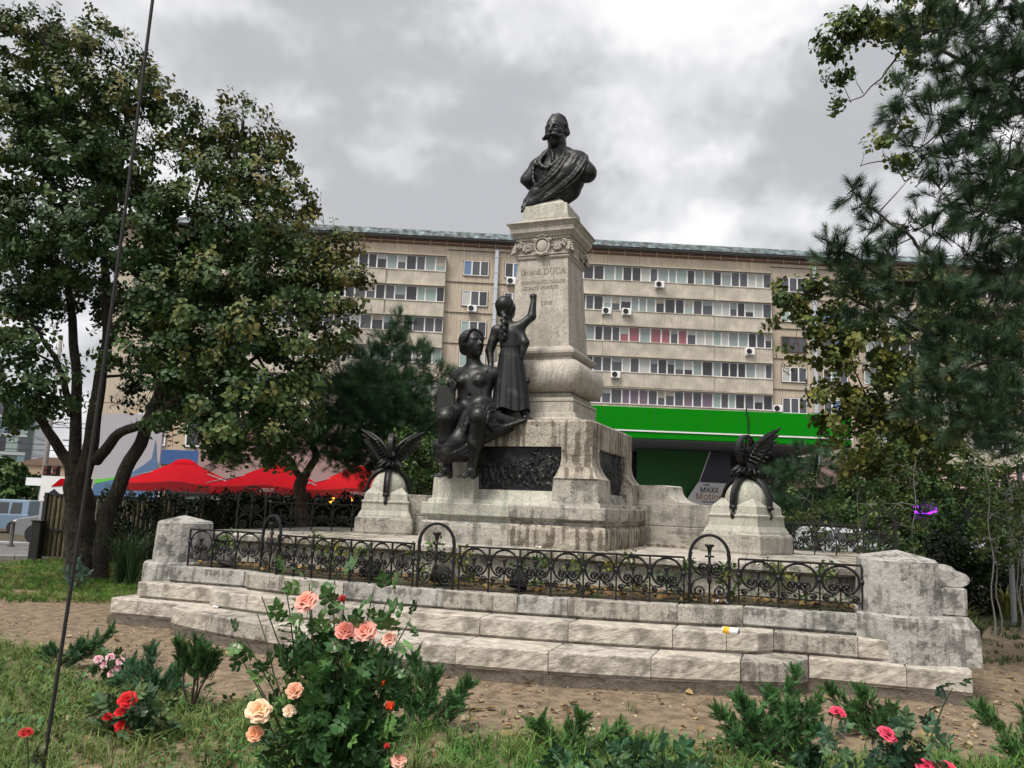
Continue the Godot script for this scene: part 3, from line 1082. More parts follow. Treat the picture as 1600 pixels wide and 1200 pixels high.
func build_emblem(base: Transform3D, s: float):
	var e := thing("winged_wheel", "dark bronze winged wheel with hanging straps on the right domed pier" if s > 0 else "dark bronze winged wheel with hanging straps on the left domed pier", "emblem", base * Transform3D(Basis.IDENTITY, Vector3(0, 1.0, 0)), "winged wheel emblems")
	# rim of the wheel, standing in the front-back plane
	var rim := MB.new()
	var pts := []
	var n := 28
	for k in n:
		var a := TAU * k / n
		var c := Vector3(0, 0.42 + 0.215 * cos(a), 0.215 * sin(a))
		var o := Vector3(0, cos(a), sin(a))
		pts.append(PackedVector3Array([c + Vector3(-0.045, 0, 0) - o * 0.02, c + Vector3(0.045, 0, 0) - o * 0.02, c + Vector3(0.05, 0, 0), c + Vector3(0.035, 0, 0) + o * 0.022, c + Vector3(-0.035, 0, 0) + o * 0.022, c + Vector3(-0.05, 0, 0)]))
	pts.append(pts[0])
	rim.loft(pts, false, false)
	var wheel := part("wheel", rim.done(), M.bronze_dark, e)
	var hub := MB.new()
	hub.lathe([[0.02, -0.06], [0.045, -0.05], [0.045, 0.05], [0.02, 0.06]], 12, Transform3D(Basis(Vector3.BACK, PI / 2), Vector3(0, 0.42, 0)), false)
	for k in 6:
		var a := TAU * k / 6.0
		hub.tube(PackedVector3Array([Vector3(0, 0.42, 0), Vector3(0, 0.42 + 0.2 * cos(a), 0.2 * sin(a))]), 0.013, 5)
	part("spokes", hub.done(), M.bronze_dark, wheel)
	# wings: rows of feathers
	for sd in ([-1.0, 1.0] if s < 0 else [1.0]):
		var wg := MB.new()
		var rot := Basis(Vector3.UP, deg_to_rad(14.0) * sd if s < 0 else deg_to_rad(-14.0))
		for row in 3:
			var cnt: int = [9, 8, 7][row]
			for i in cnt:
				var t := i / float(cnt - 1)
				var root := Vector3(0.07 + 0.23 * t - 0.02 * row, 0.27 + 0.27 * t - 0.01 * row, -0.02 - 0.01 * row)
				var ln: float = [0.25, 0.19, 0.12][row] * (0.62 + 0.7 * t)
				var ang := lerpf(-0.9, 0.5, t)
				var dr := Vector3(cos(ang), sin(ang), -0.15)
				var perp := Vector3(-sin(ang), cos(ang), 0)
				var q := []
				for k in 5:
					var f := k / 4.0
					var c := root + dr * ln * f + perp * 0.03 * f * f + Vector3(0, 0, 0.03 + 0.022 * row - 0.02 * f)
					var hw := 0.04 * (1.0 - pow(f, 3.0) * 0.75)
					q.append(PackedVector3Array([rot * ((c + perp * hw) * Vector3(sd, 1, 1)), rot * ((c + Vector3(0, 0, 0.014)) * Vector3(sd, 1, 1)), rot * ((c - perp * hw) * Vector3(sd, 1, 1)), rot * ((c - Vector3(0, 0, 0.008)) * Vector3(sd, 1, 1))]))
				wg.loft(q, true)
		# solid web under the feathers
		var web := []
		for k in 7:
			var t := k / 6.0
			var c := Vector3(0.06 + 0.36 * t, 0.33 + 0.26 * sin(t * 1.25), 0.0)
			var lo2 := c + Vector3(0.1 - 0.02 * t, -0.2 + 0.14 * t, 0.0)
			web.append(PackedVector3Array([rot * ((c + Vector3(0, 0, -0.012)) * Vector3(sd, 1, 1)), rot * ((lo2 + Vector3(0, 0, -0.005)) * Vector3(sd, 1, 1)), rot * ((lo2 - Vector3(0, 0, 0.03)) * Vector3(sd, 1, 1)), rot * ((c - Vector3(0, 0, 0.045)) * Vector3(sd, 1, 1))]))
		wg.loft(web)
		# leading edge
		var le := PackedVector3Array()
		for k in 9:
			var t := k / 8.0
			le.append(rot * (Vector3(0.05 + 0.46 * t * (0.6 + 0.4 * t), 0.36 + 0.3 * sin(t * 1.25) + 0.06 * t * t, 0.0 - 0.05 * t) * Vector3(sd, 1, 1)))
		wg.tube(le, [0.035, 0.04, 0.042, 0.04, 0.036, 0.032, 0.026, 0.018, 0.006], 7)
		part("wing", wg.done(), M.bronze_dark, e)
	# knot of ribbon at the foot
	var kn := MB.new()
	var r := RandomNumberGenerator.new()
	r.seed = 5
	for i in 16:
		var a := TAU * i / 16.0
		var p0 := Vector3(cos(a) * 0.06, 0.15, sin(a) * 0.06)
		var p2 := Vector3(cos(a) * 0.19, 0.12 + r.randf_range(-0.03, 0.03), sin(a) * 0.19)
		var p1 := (p0 + p2) * 0.5 + Vector3(0, r.randf_range(0.02, 0.08), 0)
		kn.tube(PackedVector3Array([p0, p1, p2, p2 + Vector3(cos(a + 0.8), -0.5, sin(a + 0.8)) * 0.05]), [0.03, 0.035, 0.028, 0.012], 6)
	kn.ball(Vector3(0, 0.12, 0), Vector3(0.15, 0.07, 0.15), 12)
	part("ribbon_knot", kn.done(), M.bronze_dark, e)
	# four straps over the dome with a drop on each
	for k in 4:
		var bs := Basis(Vector3.UP, PI / 2 * k)
		var st := MB.new()
		var q := []
		for i in 11:
			var a := lerpf(1.35, -0.12, i / 10.0)
			var c := Vector3(0, -0.3 + 0.36 * sin(a), 0.335 * cos(a) + 0.012)
			var o := Vector3(0, sin(a), cos(a))
			q.append(PackedVector3Array([bs * (c + Vector3(-0.055, 0, 0)), bs * (c + Vector3(-0.04, 0, 0) + o * 0.035), bs * (c + Vector3(-0.015, 0, 0) + o * 0.02), bs * (c + Vector3(0.015, 0, 0) + o * 0.02), bs * (c + Vector3(0.04, 0, 0) + o * 0.035), bs * (c + Vector3(0.055, 0, 0)), bs * (c - o * 0.02)]))
		st.loft(q)
		var strap := part("strap", st.done(), M.bronze_dark, e)
		var dr := MB.new()
		dr.lathe([[0.012, -0.34], [0.052, -0.35], [0.06, -0.38], [0.05, -0.4], [0.02, -0.415], [0.016, -0.43], [0.036, -0.455], [0.046, -0.485], [0.036, -0.52], [0.012, -0.555], [0.002, -0.56]], 10, Transform3D(bs, bs * Vector3(0, 0, 0.352)))
		part("drop", dr.done(), M.bronze_dark, strap)

# ---------------------------------------------------------------- steps and posts
func fv(k: int, u: float) -> float:
	var w: float = [3.13, 2.98, 2.8][k]
	var ub: float = [3.44, 3.12, 2.8][k]
	var uw: float = [3.6, 3.28, 2.98][k]
	var e: float = [3.46, 3.2, 2.96][k]
	var c: float = [4.17, 3.64, 3.3][k]
	var a := absf(u)
	var tilt := -0.032 * u
	if a < ub:
		var q := (u + 0.15 * (1.0 - a / ub)) / ub
		return c - (c - e) * q * q + tilt
	if a < uw: return lerpf(e, w, smoothstep(ub, uw, a)) + tilt
	return w + tilt
func plan_block(pts: PackedVector2Array, y0: float, y1: float, bev: float, undercut := 0.0) -> ArrayMesh:
	var c := Vector2.ZERO
	for p in pts: c += p
	c /= pts.size()
	var rings := []
	var lv := [[y0, 0.0], [y1 - bev, 0.0], [y1 - bev * 0.3, bev * 0.3], [y1, bev]]
	if undercut > 0.0: lv = [[y0, undercut], [y0 + 0.02, undercut], [y0 + 0.024, 0.008], [y0 + 0.034, 0.0], [y1 - bev, 0.0], [y1 - bev * 0.3, bev * 0.3], [y1, bev]]
	for q in lv:
		var r := PackedVector3Array()
		for p in pts:
			var d := (p - c)
			var s := d - d.normalized() * float(q[1])
			if undercut > 0.0 and q[0] < y0 + 0.03: s = d - Vector2(0, float(q[1]) if d.y > 0.0 else 0.0)
			r.append(Vector3(c.x + s.x, q[0], c.y + s.y))
		rings.append(r)
	var mb := MB.new()
	# caps by triangulation, so that concave outlines close
	mb.loft(rings, false, false)
	var t := PackedVector3Array()
	var flat := PackedVector2Array()
	for p in rings[-1]: flat.append(Vector2(p.x, p.z))
	var id := Geometry2D.triangulate_polygon(flat)
	for i in range(0, id.size(), 3):
		var a := flat[id[i]]
		var b := flat[id[i + 1]]
		var d := flat[id[i + 2]]
		if (b - a).cross(d - a) > 0:
			var s := b; b = d; d = s
		t.append_array([Vector3(a.x, y1, a.y), Vector3(b.x, y1, b.y), Vector3(d.x, y1, d.y)])
	mb.put(t, false, 1)
	return mb.done()

func build_steps():
	var joints := [
		[-4.7, -4.25, -3.6, -2.75, -1.75, -0.75, 0.42, 1.3, 2.22, 3.0, 3.6, 4.45, 5.02],
		[-4.45, -4.0, -3.28, -2.5, -1.6, -0.55, 0.45, 1.35, 2.35, 2.85, 3.28, 4.05, 4.5],
		[-4.12, -2.98, -2.3, -1.35, -0.1, 0.72, 1.25, 2.35, 2.98, 4.12]]
	var tops := [0.325, 0.525, 0.725]
	var bots := [0.115, 0.325, 0.525]
	var kinds := [M.step_a, M.step_b, M.step_a, M.step_c, M.step_a, M.step_b]
	var finish := ["lowest", "middle", "upper"]
	for k in 3:
		var course := thing("step_course", ["lowest broad marble step bowed out before the monument, on a dirt coloured footing", "middle marble step of the bowed flight, with a crushed can lying on it", "topmost grey stone step that carries the low iron fence"][k], "step", STEP, "curved steps before the monument")
		var js: Array = joints[k]
		for j in js.size() - 1:
			var u0: float = js[j] + 0.003
			var u1: float = js[j + 1] - 0.003
			var pts := PackedVector2Array()
			var n := maxi(3, int((u1 - u0) / 0.12))
			var r := RandomNumberGenerator.new()
			r.seed = k * 50 + j
			var push := r.randf_range(-0.008, 0.006)
			for i in n + 1:
				var u := lerpf(u0, u1, i / float(n))
				pts.append(Vector2(u, fv(k, u) + push))
			if k < 2 and j == 0: pts[0] += Vector2(0.0, -0.12); pts.insert(1, pts[1] + Vector2(-0.11, 0.0))
			if k < 2 and j == js.size() - 2: pts[-1] += Vector2(0.0, -0.12); pts.insert(pts.size() - 1, pts[-2] + Vector2(0.11, 0.0))
			var back := 2.25
			pts.append(Vector2(u1, back)); pts.append(Vector2(u0, back))
			var m: Material = kinds[(j * 5 + k) % 6] if k < 2 else [M.post, M.step_c, M.stone, M.post, M.step_c][j % 5]
			part("stone_block", plan_block(pts, bots[k], tops[k] + r.randf_range(-0.002, 0.002), 0.018, 0.045 if k > 0 else 0.03), m, course)
		if k < 2:
			for s in [-1.0, 1.0]:
				var o: float = js[-1] if s > 0 else -js[0]
				for q in [[2.7, 1.75], [1.745, 0.9]]:
					if q[1] < 1.0 and k == 1: continue
					part("stone_block", plan_block(PackedVector2Array([Vector2(s * o, q[0]), Vector2(s * o, q[1]), Vector2(s * (o - 0.6), q[1]), Vector2(s * (o - 0.6), q[0])]), bots[k], tops[k] - 0.004, 0.014), M.step_c, course)
		if k == 0:
			for j in 9:
				var u0 := -4.72 + j * 9.74 / 9.0
				var u1 := u0 + 9.74 / 9.0
				var pts := PackedVector2Array()
				for i in 10:
					var u := lerpf(u0, u1, i / 9.0)
					pts.append(Vector2(u, fv(0, u) - 0.02 + 0.012 * sin(u * 7.0)))
				pts.append(Vector2(u1, 2.3)); pts.append(Vector2(u0, 2.3))
				part("concrete_footing", plan_block(pts, -0.08, 0.114, 0.01), M.concrete, course)
	# soil bed behind the top step
	var bed := MB.new()
	var t := PackedVector3Array()
	for i in 24:
		var a := -4.1 + i * 8.2 / 24.0
		var b := a + 8.2 / 24.0
		t.append_array([Vector3(a, 0.7, fv(2, a) - 0.2), Vector3(b, 0.7, fv(2, b) - 0.2), Vector3(b, 0.72, 1.5), Vector3(a, 0.7, fv(2, a) - 0.2), Vector3(b, 0.72, 1.5), Vector3(a, 0.72, 1.5)])
	bed.put(t, true, 2)
	var kerbs := structure("flower_bed_soil", bed.done(), M.earth, STEP * at(0, 0.03, 0))
	# end posts
	for s in [-1.0, 1.0]:
		var back_ := 0.5 if s > 0 else 0.22
		var p := thing("end_post", "weathered round-cornered stone post with a stepped shoulder at the right end" if s > 0 else "pale round-cornered stone post with a pyramid cap at the left end", "post", STEP * at(4.47 if s > 0 else -4.36, 0, 2.33 if s > 0 else 2.45), "end posts of the steps")
		var oval := func(hw: float, hf: float, hb: float) -> PackedVector2Array:
			var q := PackedVector2Array()
			for i in 13:
				var x := lerpf(-hw, hw, i / 12.0)
				q.append(Vector2(x, hf - (0.2 if s > 0 else 0.3) * pow(absf(x / hw), 2.5 if s > 0 else 2.1)))
			q.append(Vector2(hw + 0.0, hf - (0.27 if s > 0 else 0.38))); q.append(Vector2(hw, -hb)); q.append(Vector2(-hw, -hb)); q.append(Vector2(-hw, hf - (0.27 if s > 0 else 0.38)))
			return q
		part("plinth", plan_block(oval.call(0.42 if s > 0 else 0.37, 0.53, back_ + 0.1), 0.325, 0.76, 0.045), M.post, p)
		var body := MB.new()
		var rings := []
		for q in [[0.39, 0.41, 0.76], [0.385, 0.405, 0.9], [0.368, 0.39, 1.235], [0.366, 0.388, 1.262], [0.352, 0.374, 1.272], [0.345, 0.365, 1.285]]:
			var r := PackedVector3Array()
			for v in oval.call(q[0] * (0.95 if s > 0 else 0.84), q[1], back_): r.append(Vector3(v.x, q[2], v.y))
			rings.append(r)
		body.loft(rings)
		part("drum", body.done(), M.post, p)
		var cp := MB.new()
		var ring: PackedVector3Array = rings[-1]
		var tt := PackedVector3Array()
		for i in ring.size():
			tt.append_array([ring[i], ring[(i + 1) % ring.size()], Vector3(0, 1.365, 0.0)])
		cp.put(tt, false, 0)
		part("pyramid_cap", cp.done(), M.post, p)
		var sh := MB.new()
		sh.box(Vector3(0.47 * s, 0.9, -0.1), Vector3(0.24, 0.3, 0.62), 0.03)
		var pts := PackedVector2Array()
		for i in 9:
			var a := PI * i / 8.0 - PI / 2
			pts.append(Vector2(0.5 + 0.115 * cos(a), 1.115 + 0.075 * sin(a)))
		pts.append(Vector2(0.3, 1.19)); pts.append(Vector2(0.3, 1.04))
		if s < 0:
			for i in pts.size(): pts[i].x = -pts[i].x
		sh.prism(pts, -0.42, 0.2)
		sh.box(Vector3(0.42 * s, 1.195, -0.12), Vector3(0.18, 0.07, 0.5), 0.03)
		if s > 0:
			part("shoulder", sh.done(), M.post, p)
			var pl := MB.new()
			pl.stack([[0.25, 0.665, -0.62, 0.36, 0.326], [0.25, 0.655, -0.62, 0.35, 0.66], [0.25, 0.58, -0.62, 0.28, 0.765]])
			part("side_plinth", pl.done(), M.post, p)

# ---------------------------------------------------------------- iron fence
func spiral(mb: MB, c: Vector2, r0: float, a0: float, turns: float, dir: float, rad: float, lead := []):
	var pts := PackedVector3Array()
	for q in lead: pts.append(Vector3(q.x, q.y, 0))
	var n := int(turns * 12)
	for k in n + 1:
		var t := k / float(n)
		var a := a0 + dir * TAU * turns * t
		var r := r0 * (1.0 - 0.78 * t)
		pts.append(Vector3(c.x + r * cos(a), c.y + r * sin(a), 0))
	mb.tube(pts, rad, 4)
	mb.ball(pts[-1], Vector3.ONE * rad * 2.0, 6)
var fence_parts := {}
func fence_mesh(kind: String) -> ArrayMesh:
	if fence_parts.has(kind): return fence_parts[kind]
	var mb := MB.new()
	match kind:
		"ring_scroll":
			var R := 0.148
			var lead := []
			var lead2 := []
			for k in 15:
				var a := lerpf(PI / 2, -0.95, k / 14.0)
				lead.append(Vector2(R * cos(a), 0.308 + R * sin(a)))
				lead2.append(Vector2(-R * cos(a), 0.308 + R * sin(a)))
			spiral(mb, Vector2(0.058, 0.236), 0.056, -0.95, 1.5, -1.0, 0.0115, lead)
			spiral(mb, Vector2(-0.058, 0.236), 0.056, PI + 0.95, 1.5, 1.0, 0.0115, lead2)
			spiral(mb, Vector2(0.115, 0.135), 0.036, 2.6, 1.3, -1.0, 0.0085, [Vector2(0.03, 0.176)])
			spiral(mb, Vector2(-0.115, 0.135), 0.036, PI - 2.6, 1.3, 1.0, 0.0085, [Vector2(-0.03, 0.176)])
			mb.box(Vector3(0, 0.455, 0), Vector3(0.05, 0.018, 0.02))
		"finial":
			mb.lathe([[0.008, 0.1], [0.008, 0.225], [0.022, 0.235], [0.022, 0.25], [0.01, 0.26], [0.012, 0.3], [0.016, 0.325], [0.034, 0.352], [0.034, 0.36], [0.012, 0.36]], 8)
			mb.ball(Vector3(0.025, 0.262, 0), Vector3(0.012, 0.02, 0.012), 6)
			mb.ball(Vector3(-0.025, 0.262, 0), Vector3(0.012, 0.02, 0.012), 6)
		"post_bar":
			mb.box(Vector3(0, 0.235, 0), Vector3(0.018, 0.47, 0.018))
			mb.ball(Vector3(0, 0.305, 0), Vector3(0.03, 0.03, 0.02), 7)
		"arch_post":
			mb.box(Vector3(0, 0.24, 0), Vector3(0.024, 0.48, 0.024))
			mb.box(Vector3(0, 0.3, 0), Vector3(0.036, 0.03, 0.036))
		"arch":
			for off in [0.0]:
				var r := []
				for k in 25:
					var a := lerpf(-0.12, PI + 0.12, k / 24.0)
					var c := Vector3(0.212 * cos(a), 0.47 + 0.235 * sin(a), 0)
					var o := Vector3(cos(a), sin(a), 0)
					r.append(PackedVector3Array([c - o * 0.014 + Vector3(0, 0, -0.014), c + o * 0.014 + Vector3(0, 0, -0.014), c + o * 0.014 + Vector3(0, 0, 0.014), c - o * 0.014 + Vector3(0, 0, 0.014)]))
				mb.loft(r)
		"arch_scroll":
			var l1 := []
			var l2 := []
			for k in 12:
				var a := lerpf(0.35, -1.1, k / 11.0)
				l1.append(Vector2(0.2 * cos(a), 0.46 + 0.19 * sin(a)))
				l2.append(Vector2(-0.2 * cos(a), 0.46 + 0.19 * sin(a)))
			spiral(mb, Vector2(0.075, 0.36), 0.066, -1.1, 1.7, -1.0, 0.0105, l1)
			spiral(mb, Vector2(-0.075, 0.36), 0.066, PI + 1.1, 1.7, 1.0, 0.0105, l2)
			var b1 := []
			var b2 := []
			for k in 8:
				var t := k / 7.0
				var q := Vector2(0.05 + 0.145 * sin(t * 1.55), 0.27 - 0.13 * t * t)
				b1.append(q); b2.append(Vector2(-q.x, q.y))
			spiral(mb, Vector2(0.115, 0.125), 0.08, 0.15, 1.6, -1.0, 0.0105, b1)
			spiral(mb, Vector2(-0.115, 0.125), 0.08, PI - 0.15, 1.6, 1.0, 0.0105, b2)
		"arch_finial":
			mb.lathe([[0.011, 0.0], [0.011, 0.2], [0.02, 0.215], [0.026, 0.24], [0.016, 0.27], [0.013, 0.3], [0.02, 0.32], [0.024, 0.4], [0.014, 0.42], [0.014, 0.47], [0.03, 0.478], [0.03, 0.49], [0.016, 0.5], [0.02, 0.545], [0.028, 0.575], [0.052, 0.598], [0.052, 0.61], [0.015, 0.612]], 10)
			for s in [-1.0, 1.0]: mb.ball(Vector3(s * 0.04, 0.485, 0), Vector3(0.012, 0.014, 0.012), 6)
	fence_parts[kind] = mb.done()
	return fence_parts[kind]

func chord(a: Vector3, b: Vector3) -> Transform3D:
	var d := b - a
	return Transform3D(Basis(Vector3.UP, atan2(-d.z, d.x)), (a + b) / 2)
# a run of fence through points (world); each point pair is one module
func fence_run(pts: PackedVector3Array, label: String, m: Material, group: String):
	var f := thing("iron_fence", label, "fence", Transform3D(Basis.IDENTITY, pts[0]), group)
	var loc := PackedVector3Array()
	for p in pts: loc.append(p - pts[0])
	var top := MB.new()
	var bot := MB.new()
	for i in loc.size() - 1:
		var x := chord(loc[i], loc[i + 1])
		var l := loc[i].distance_to(loc[i + 1]) + 0.004
		top.box(Vector3(0, 0.472, 0), Vector3(l, 0.02, 0.036), 0.0, x)
		bot.box(Vector3(0, 0.1, 0), Vector3(l, 0.012, 0.018), 0.0, x)
	part("top_rail", top.done(), m, f)
	part("bottom_rail", bot.done(), m, f)
	for i in loc.size() - 1:
		var x := chord(loc[i], loc[i + 1])
		var l := loc[i].distance_to(loc[i + 1])
		x.basis = x.basis * Basis.from_scale(Vector3(l / 0.335, 1, 1))
		part("ring_scroll", fence_mesh("ring_scroll"), m, f, x)
		part("finial", fence_mesh("finial"), m, f, chord(loc[i], loc[i + 1]))
	for i in loc.size():
		part("post_bar", fence_mesh("post_bar"), m, f, Transform3D(chord(loc[maxi(i - 1, 0)], loc[mini(i + 1, loc.size() - 1)]).basis, loc[i]))
func fence_arch(a: Vector3, b: Vector3, label: String, m: Material, group: String):
	var x := chord(a, b)
	var f := thing("iron_arch_panel", label, "fence panel", x, group)
	part("arch", fence_mesh("arch"), m, f)
	part("scrollwork", fence_mesh("arch_scroll"), m, f)
	part("finial", fence_mesh("arch_finial"), m, f)
	for s in [-0.212, 0.212]: part("post", fence_mesh("arch_post"), m, f, Transform3D(Basis.IDENTITY, Vector3(s, 0, 0)))

func build_fences():
	var p := func(u: float) -> Vector3: return STEP * Vector3(u, 0.725, fv(2, u) - 0.11)
	var q := func(u: float, v: float, y := 0.725) -> Vector3: return STEP * Vector3(u, y, v)
	var g := "wrought iron fence on the top step"
	var arc := func(u0: float, u1: float, n: int) -> PackedVector3Array:
		var r := PackedVector3Array()
		for i in n + 1: r.append(p.call(lerpf(u0, u1, i / float(n))))
		return r
	var ln := func(u0: float, v0: float, u1: float, v1: float, n: int) -> PackedVector3Array:
		var r := PackedVector3Array()
		for i in n + 1: r.append(q.call(lerpf(u0, u1, i / float(n)), lerpf(v0, v1, i / float(n))))
		return r
	fence_run(ln.call(-3.97, 2.76, -2.86, 2.76, 3), "short straight run of black iron fence beside the left stone post", M.iron, g)
	fence_run(arc.call(-2.44, -0.53, 7), "curved run of black iron fence between the left arch and the middle arch", M.iron, g)
	fence_run(arc.call(0.02, 2.4, 7), "curved run of black iron fence between the middle arch and the right arch", M.iron, g)
	fence_run(ln.call(2.93, 2.57, 4.12, 2.56, 3), "short straight run of black iron fence beside the right stone post", M.iron, g)
	fence_arch(q.call(-2.84, 2.77), q.call(-2.46, 2.95), "narrow looking iron arch panel turned sideways at the left bend of the fence", M.iron, g)
	fence_arch(p.call(-0.49), p.call(-0.03), "round topped iron arch panel in the middle of the front fence", M.iron, g)
	fence_arch(q.call(2.42, 2.75), q.call(2.86, 2.57), "round topped iron arch panel at the right bend, near the can", M.iron, g)
	# rear fence on the platform edge
	var g2 := "old iron fence at the back of the platform"
	var r := func(a: Vector3, b: Vector3, n: int) -> PackedVector3Array:
		var o := PackedVector3Array()
		for i in n + 1: o.append(a.lerp(b, i / float(n)))
		return o
	var y := 1.1
	fence_arch(Vector3(-4.28, y, -12.95), Vector3(-3.84, y, -13.1), "dark iron arch panel behind the platform under the red parasols", M.iron_old, g2)
	fence_run(r.call(Vector3(-3.8, y, -13.15), Vector3(-1.7, y, -14.3), 7), "dark iron fence run behind the left domed pier", M.iron_old, g2)
	fence_run(r.call(Vector3(3.55, y, -11.9), Vector3(4.95, y, -11.55), 5), "dark iron fence run behind the right domed pier", M.iron_old, g2)
	fence_arch(Vector3(5.0, y, -11.5), Vector3(5.42, y, -11.4), "dark iron arch panel standing among the bushes on the right", M.iron_old, g2)
	# stub walls that carry the rear fence
	var w := MB.new()
	w.box(Vector3(0, 0.55, 0), Vector3(3.2, 1.08, 0.3), 0.02)
	var wl := thing("fence_wall", "low stone wall under the rear left iron fence", "wall", Transform3D(Basis(Vector3.UP, -atan2(-1.35, 2.5)), Vector3(-2.95, 0, -13.65)))
	part("wall_body", w.done(), M.stone_rough, wl)
	var w2 := MB.new()
	w2.box(Vector3(0, 0.55, 0), Vector3(2.1, 1.08, 0.3), 0.02)
	var wr := thing("fence_wall", "low stone wall under the rear right iron fence", "wall", Transform3D(Basis(Vector3.UP, -0.25), Vector3(4.45, 0, -11.68)))
	part("wall_body", w2.done(), M.stone_rough, wr)

# ---------------------------------------------------------------- statues
func finger(base: Vector3, d: Vector3, curl: Vector3, ln: float, r: float) -> Array:
	var p1 := base + d * ln * 0.5
	var p2 := p1 + (d + curl * 0.6).normalized() * ln * 0.3
	var p3 := p2 + (d + curl * 1.4).normalized() * ln * 0.25
	return [cap_(base, p1, r, r * 0.95, 0.008), cap_(p1, p2, r * 0.95, r * 0.9, 0.008), cap_(p2, p3, r * 0.9, r * 0.75, 0.008)]
# palm with five fingers: d = finger direction, s = across the palm (thumb side +), n = palm normal (curl side)
func hand_(wrist: Vector3, d: Vector3, s: Vector3, n: Vector3, k := 1.45, curl := 0.7) -> Array:
	var o := []
	var e := wrist + d * 0.085 * k
	o.append(cap_(wrist, wrist + d * 0.02 * k, 0.026 * k, 0.03 * k, 0.02))
	for i in 4:
		var off := (1.5 - i) * 0.0185 * k
		o.append(cap_(wrist + s * off * 0.7 + d * 0.015 * k, e + s * off, 0.0155 * k, 0.0125 * k, 0.012))
		var ln: float = [0.072, 0.08, 0.075, 0.058][i] * k
		o.append_array(finger(e + s * off, (d + s * (1.5 - i) * 0.06).normalized(), n * curl, ln, 0.0088 * k))
	o.append(cap_(wrist + s * 0.02 * k + d * 0.01 * k, wrist + s * 0.045 * k + d * 0.045 * k, 0.016 * k, 0.012 * k, 0.015))
	o.append_array(finger(wrist + s * 0.045 * k + d * 0.045 * k, (d * 0.75 + s * 0.6).normalized(), n * 0.5, 0.055 * k, 0.0098 * k))
	return o
# head looking along local +z; c centre, b basis, s half height
func head_(c: Vector3, b: Basis, s: float, wx := 1.0) -> Array:
	var p := func(x: float, y: float, z: float) -> Vector3: return c + b * (Vector3(x * wx, y, z) * s)
	var e := b.get_euler() * 180.0 / PI
	return [
		ell_(p.call(0, 0.2, -0.12), Vector3(0.66 * wx, 0.78, 0.8) * s, e, 0.04),
		ell_(p.call(0, -0.3, 0.16), Vector3(0.52 * wx, 0.66, 0.56) * s, e, 0.05),
		cap_(p.call(0, -0.76, 0.44), p.call(0, -0.7, 0.36), 0.18 * s, 0.2 * s, 0.04),
		cap_(p.call(0.12, 0.2, 0.6), p.call(0.36, 0.17, 0.5), 0.09 * s, 0.08 * s, 0.03),
		cap_(p.call(-0.12, 0.2, 0.6), p.call(-0.36, 0.17, 0.5), 0.09 * s, 0.08 * s, 0.03),
		ell_(p.call(0.24, 0.04, 0.66), Vector3(0.15, 0.1, 0.1) * s, e, 0.015, true),
		ell_(p.call(-0.24, 0.04, 0.66), Vector3(0.15, 0.1, 0.1) * s, e, 0.015, true),
		ell_(p.call(0.24, 0.04, 0.55), Vector3(0.12, 0.085, 0.09) * s, e, 0.006),
		ell_(p.call(-0.24, 0.04, 0.55), Vector3(0.12, 0.085, 0.09) * s, e, 0.006),
		cap_(p.call(0, 0.12, 0.66), p.call(0, -0.2, 0.86), 0.06 * s, 0.09 * s, 0.02),
		cap_(p.call(0.07, -0.24, 0.74), p.call(-0.07, -0.24, 0.74), 0.075 * s, 0.075 * s, 0.015),
		cap_(p.call(0.15, -0.45, 0.64), p.call(-0.15, -0.45, 0.64), 0.045 * s, 0.045 * s, 0.012),
		cap_(p.call(0.12, -0.55, 0.62), p.call(-0.12, -0.55, 0.62), 0.055 * s, 0.055 * s, 0.012),
		cap_(p.call(0.4, -0.1, 0.4), p.call(0.44, -0.2, 0.3), 0.13 * s, 0.13 * s, 0.04),
		cap_(p.call(-0.4, -0.1, 0.4), p.call(-0.44, -0.2, 0.3), 0.13 * s, 0.13 * s, 0.04),
		ell_(p.call(0.66, -0.02, -0.08), Vector3(0.07, 0.2, 0.13) * s, e, 0.01),
		ell_(p.call(-0.66, -0.02, -0.08), Vector3(0.07, 0.2, 0.13) * s, e, 0.01),
	]

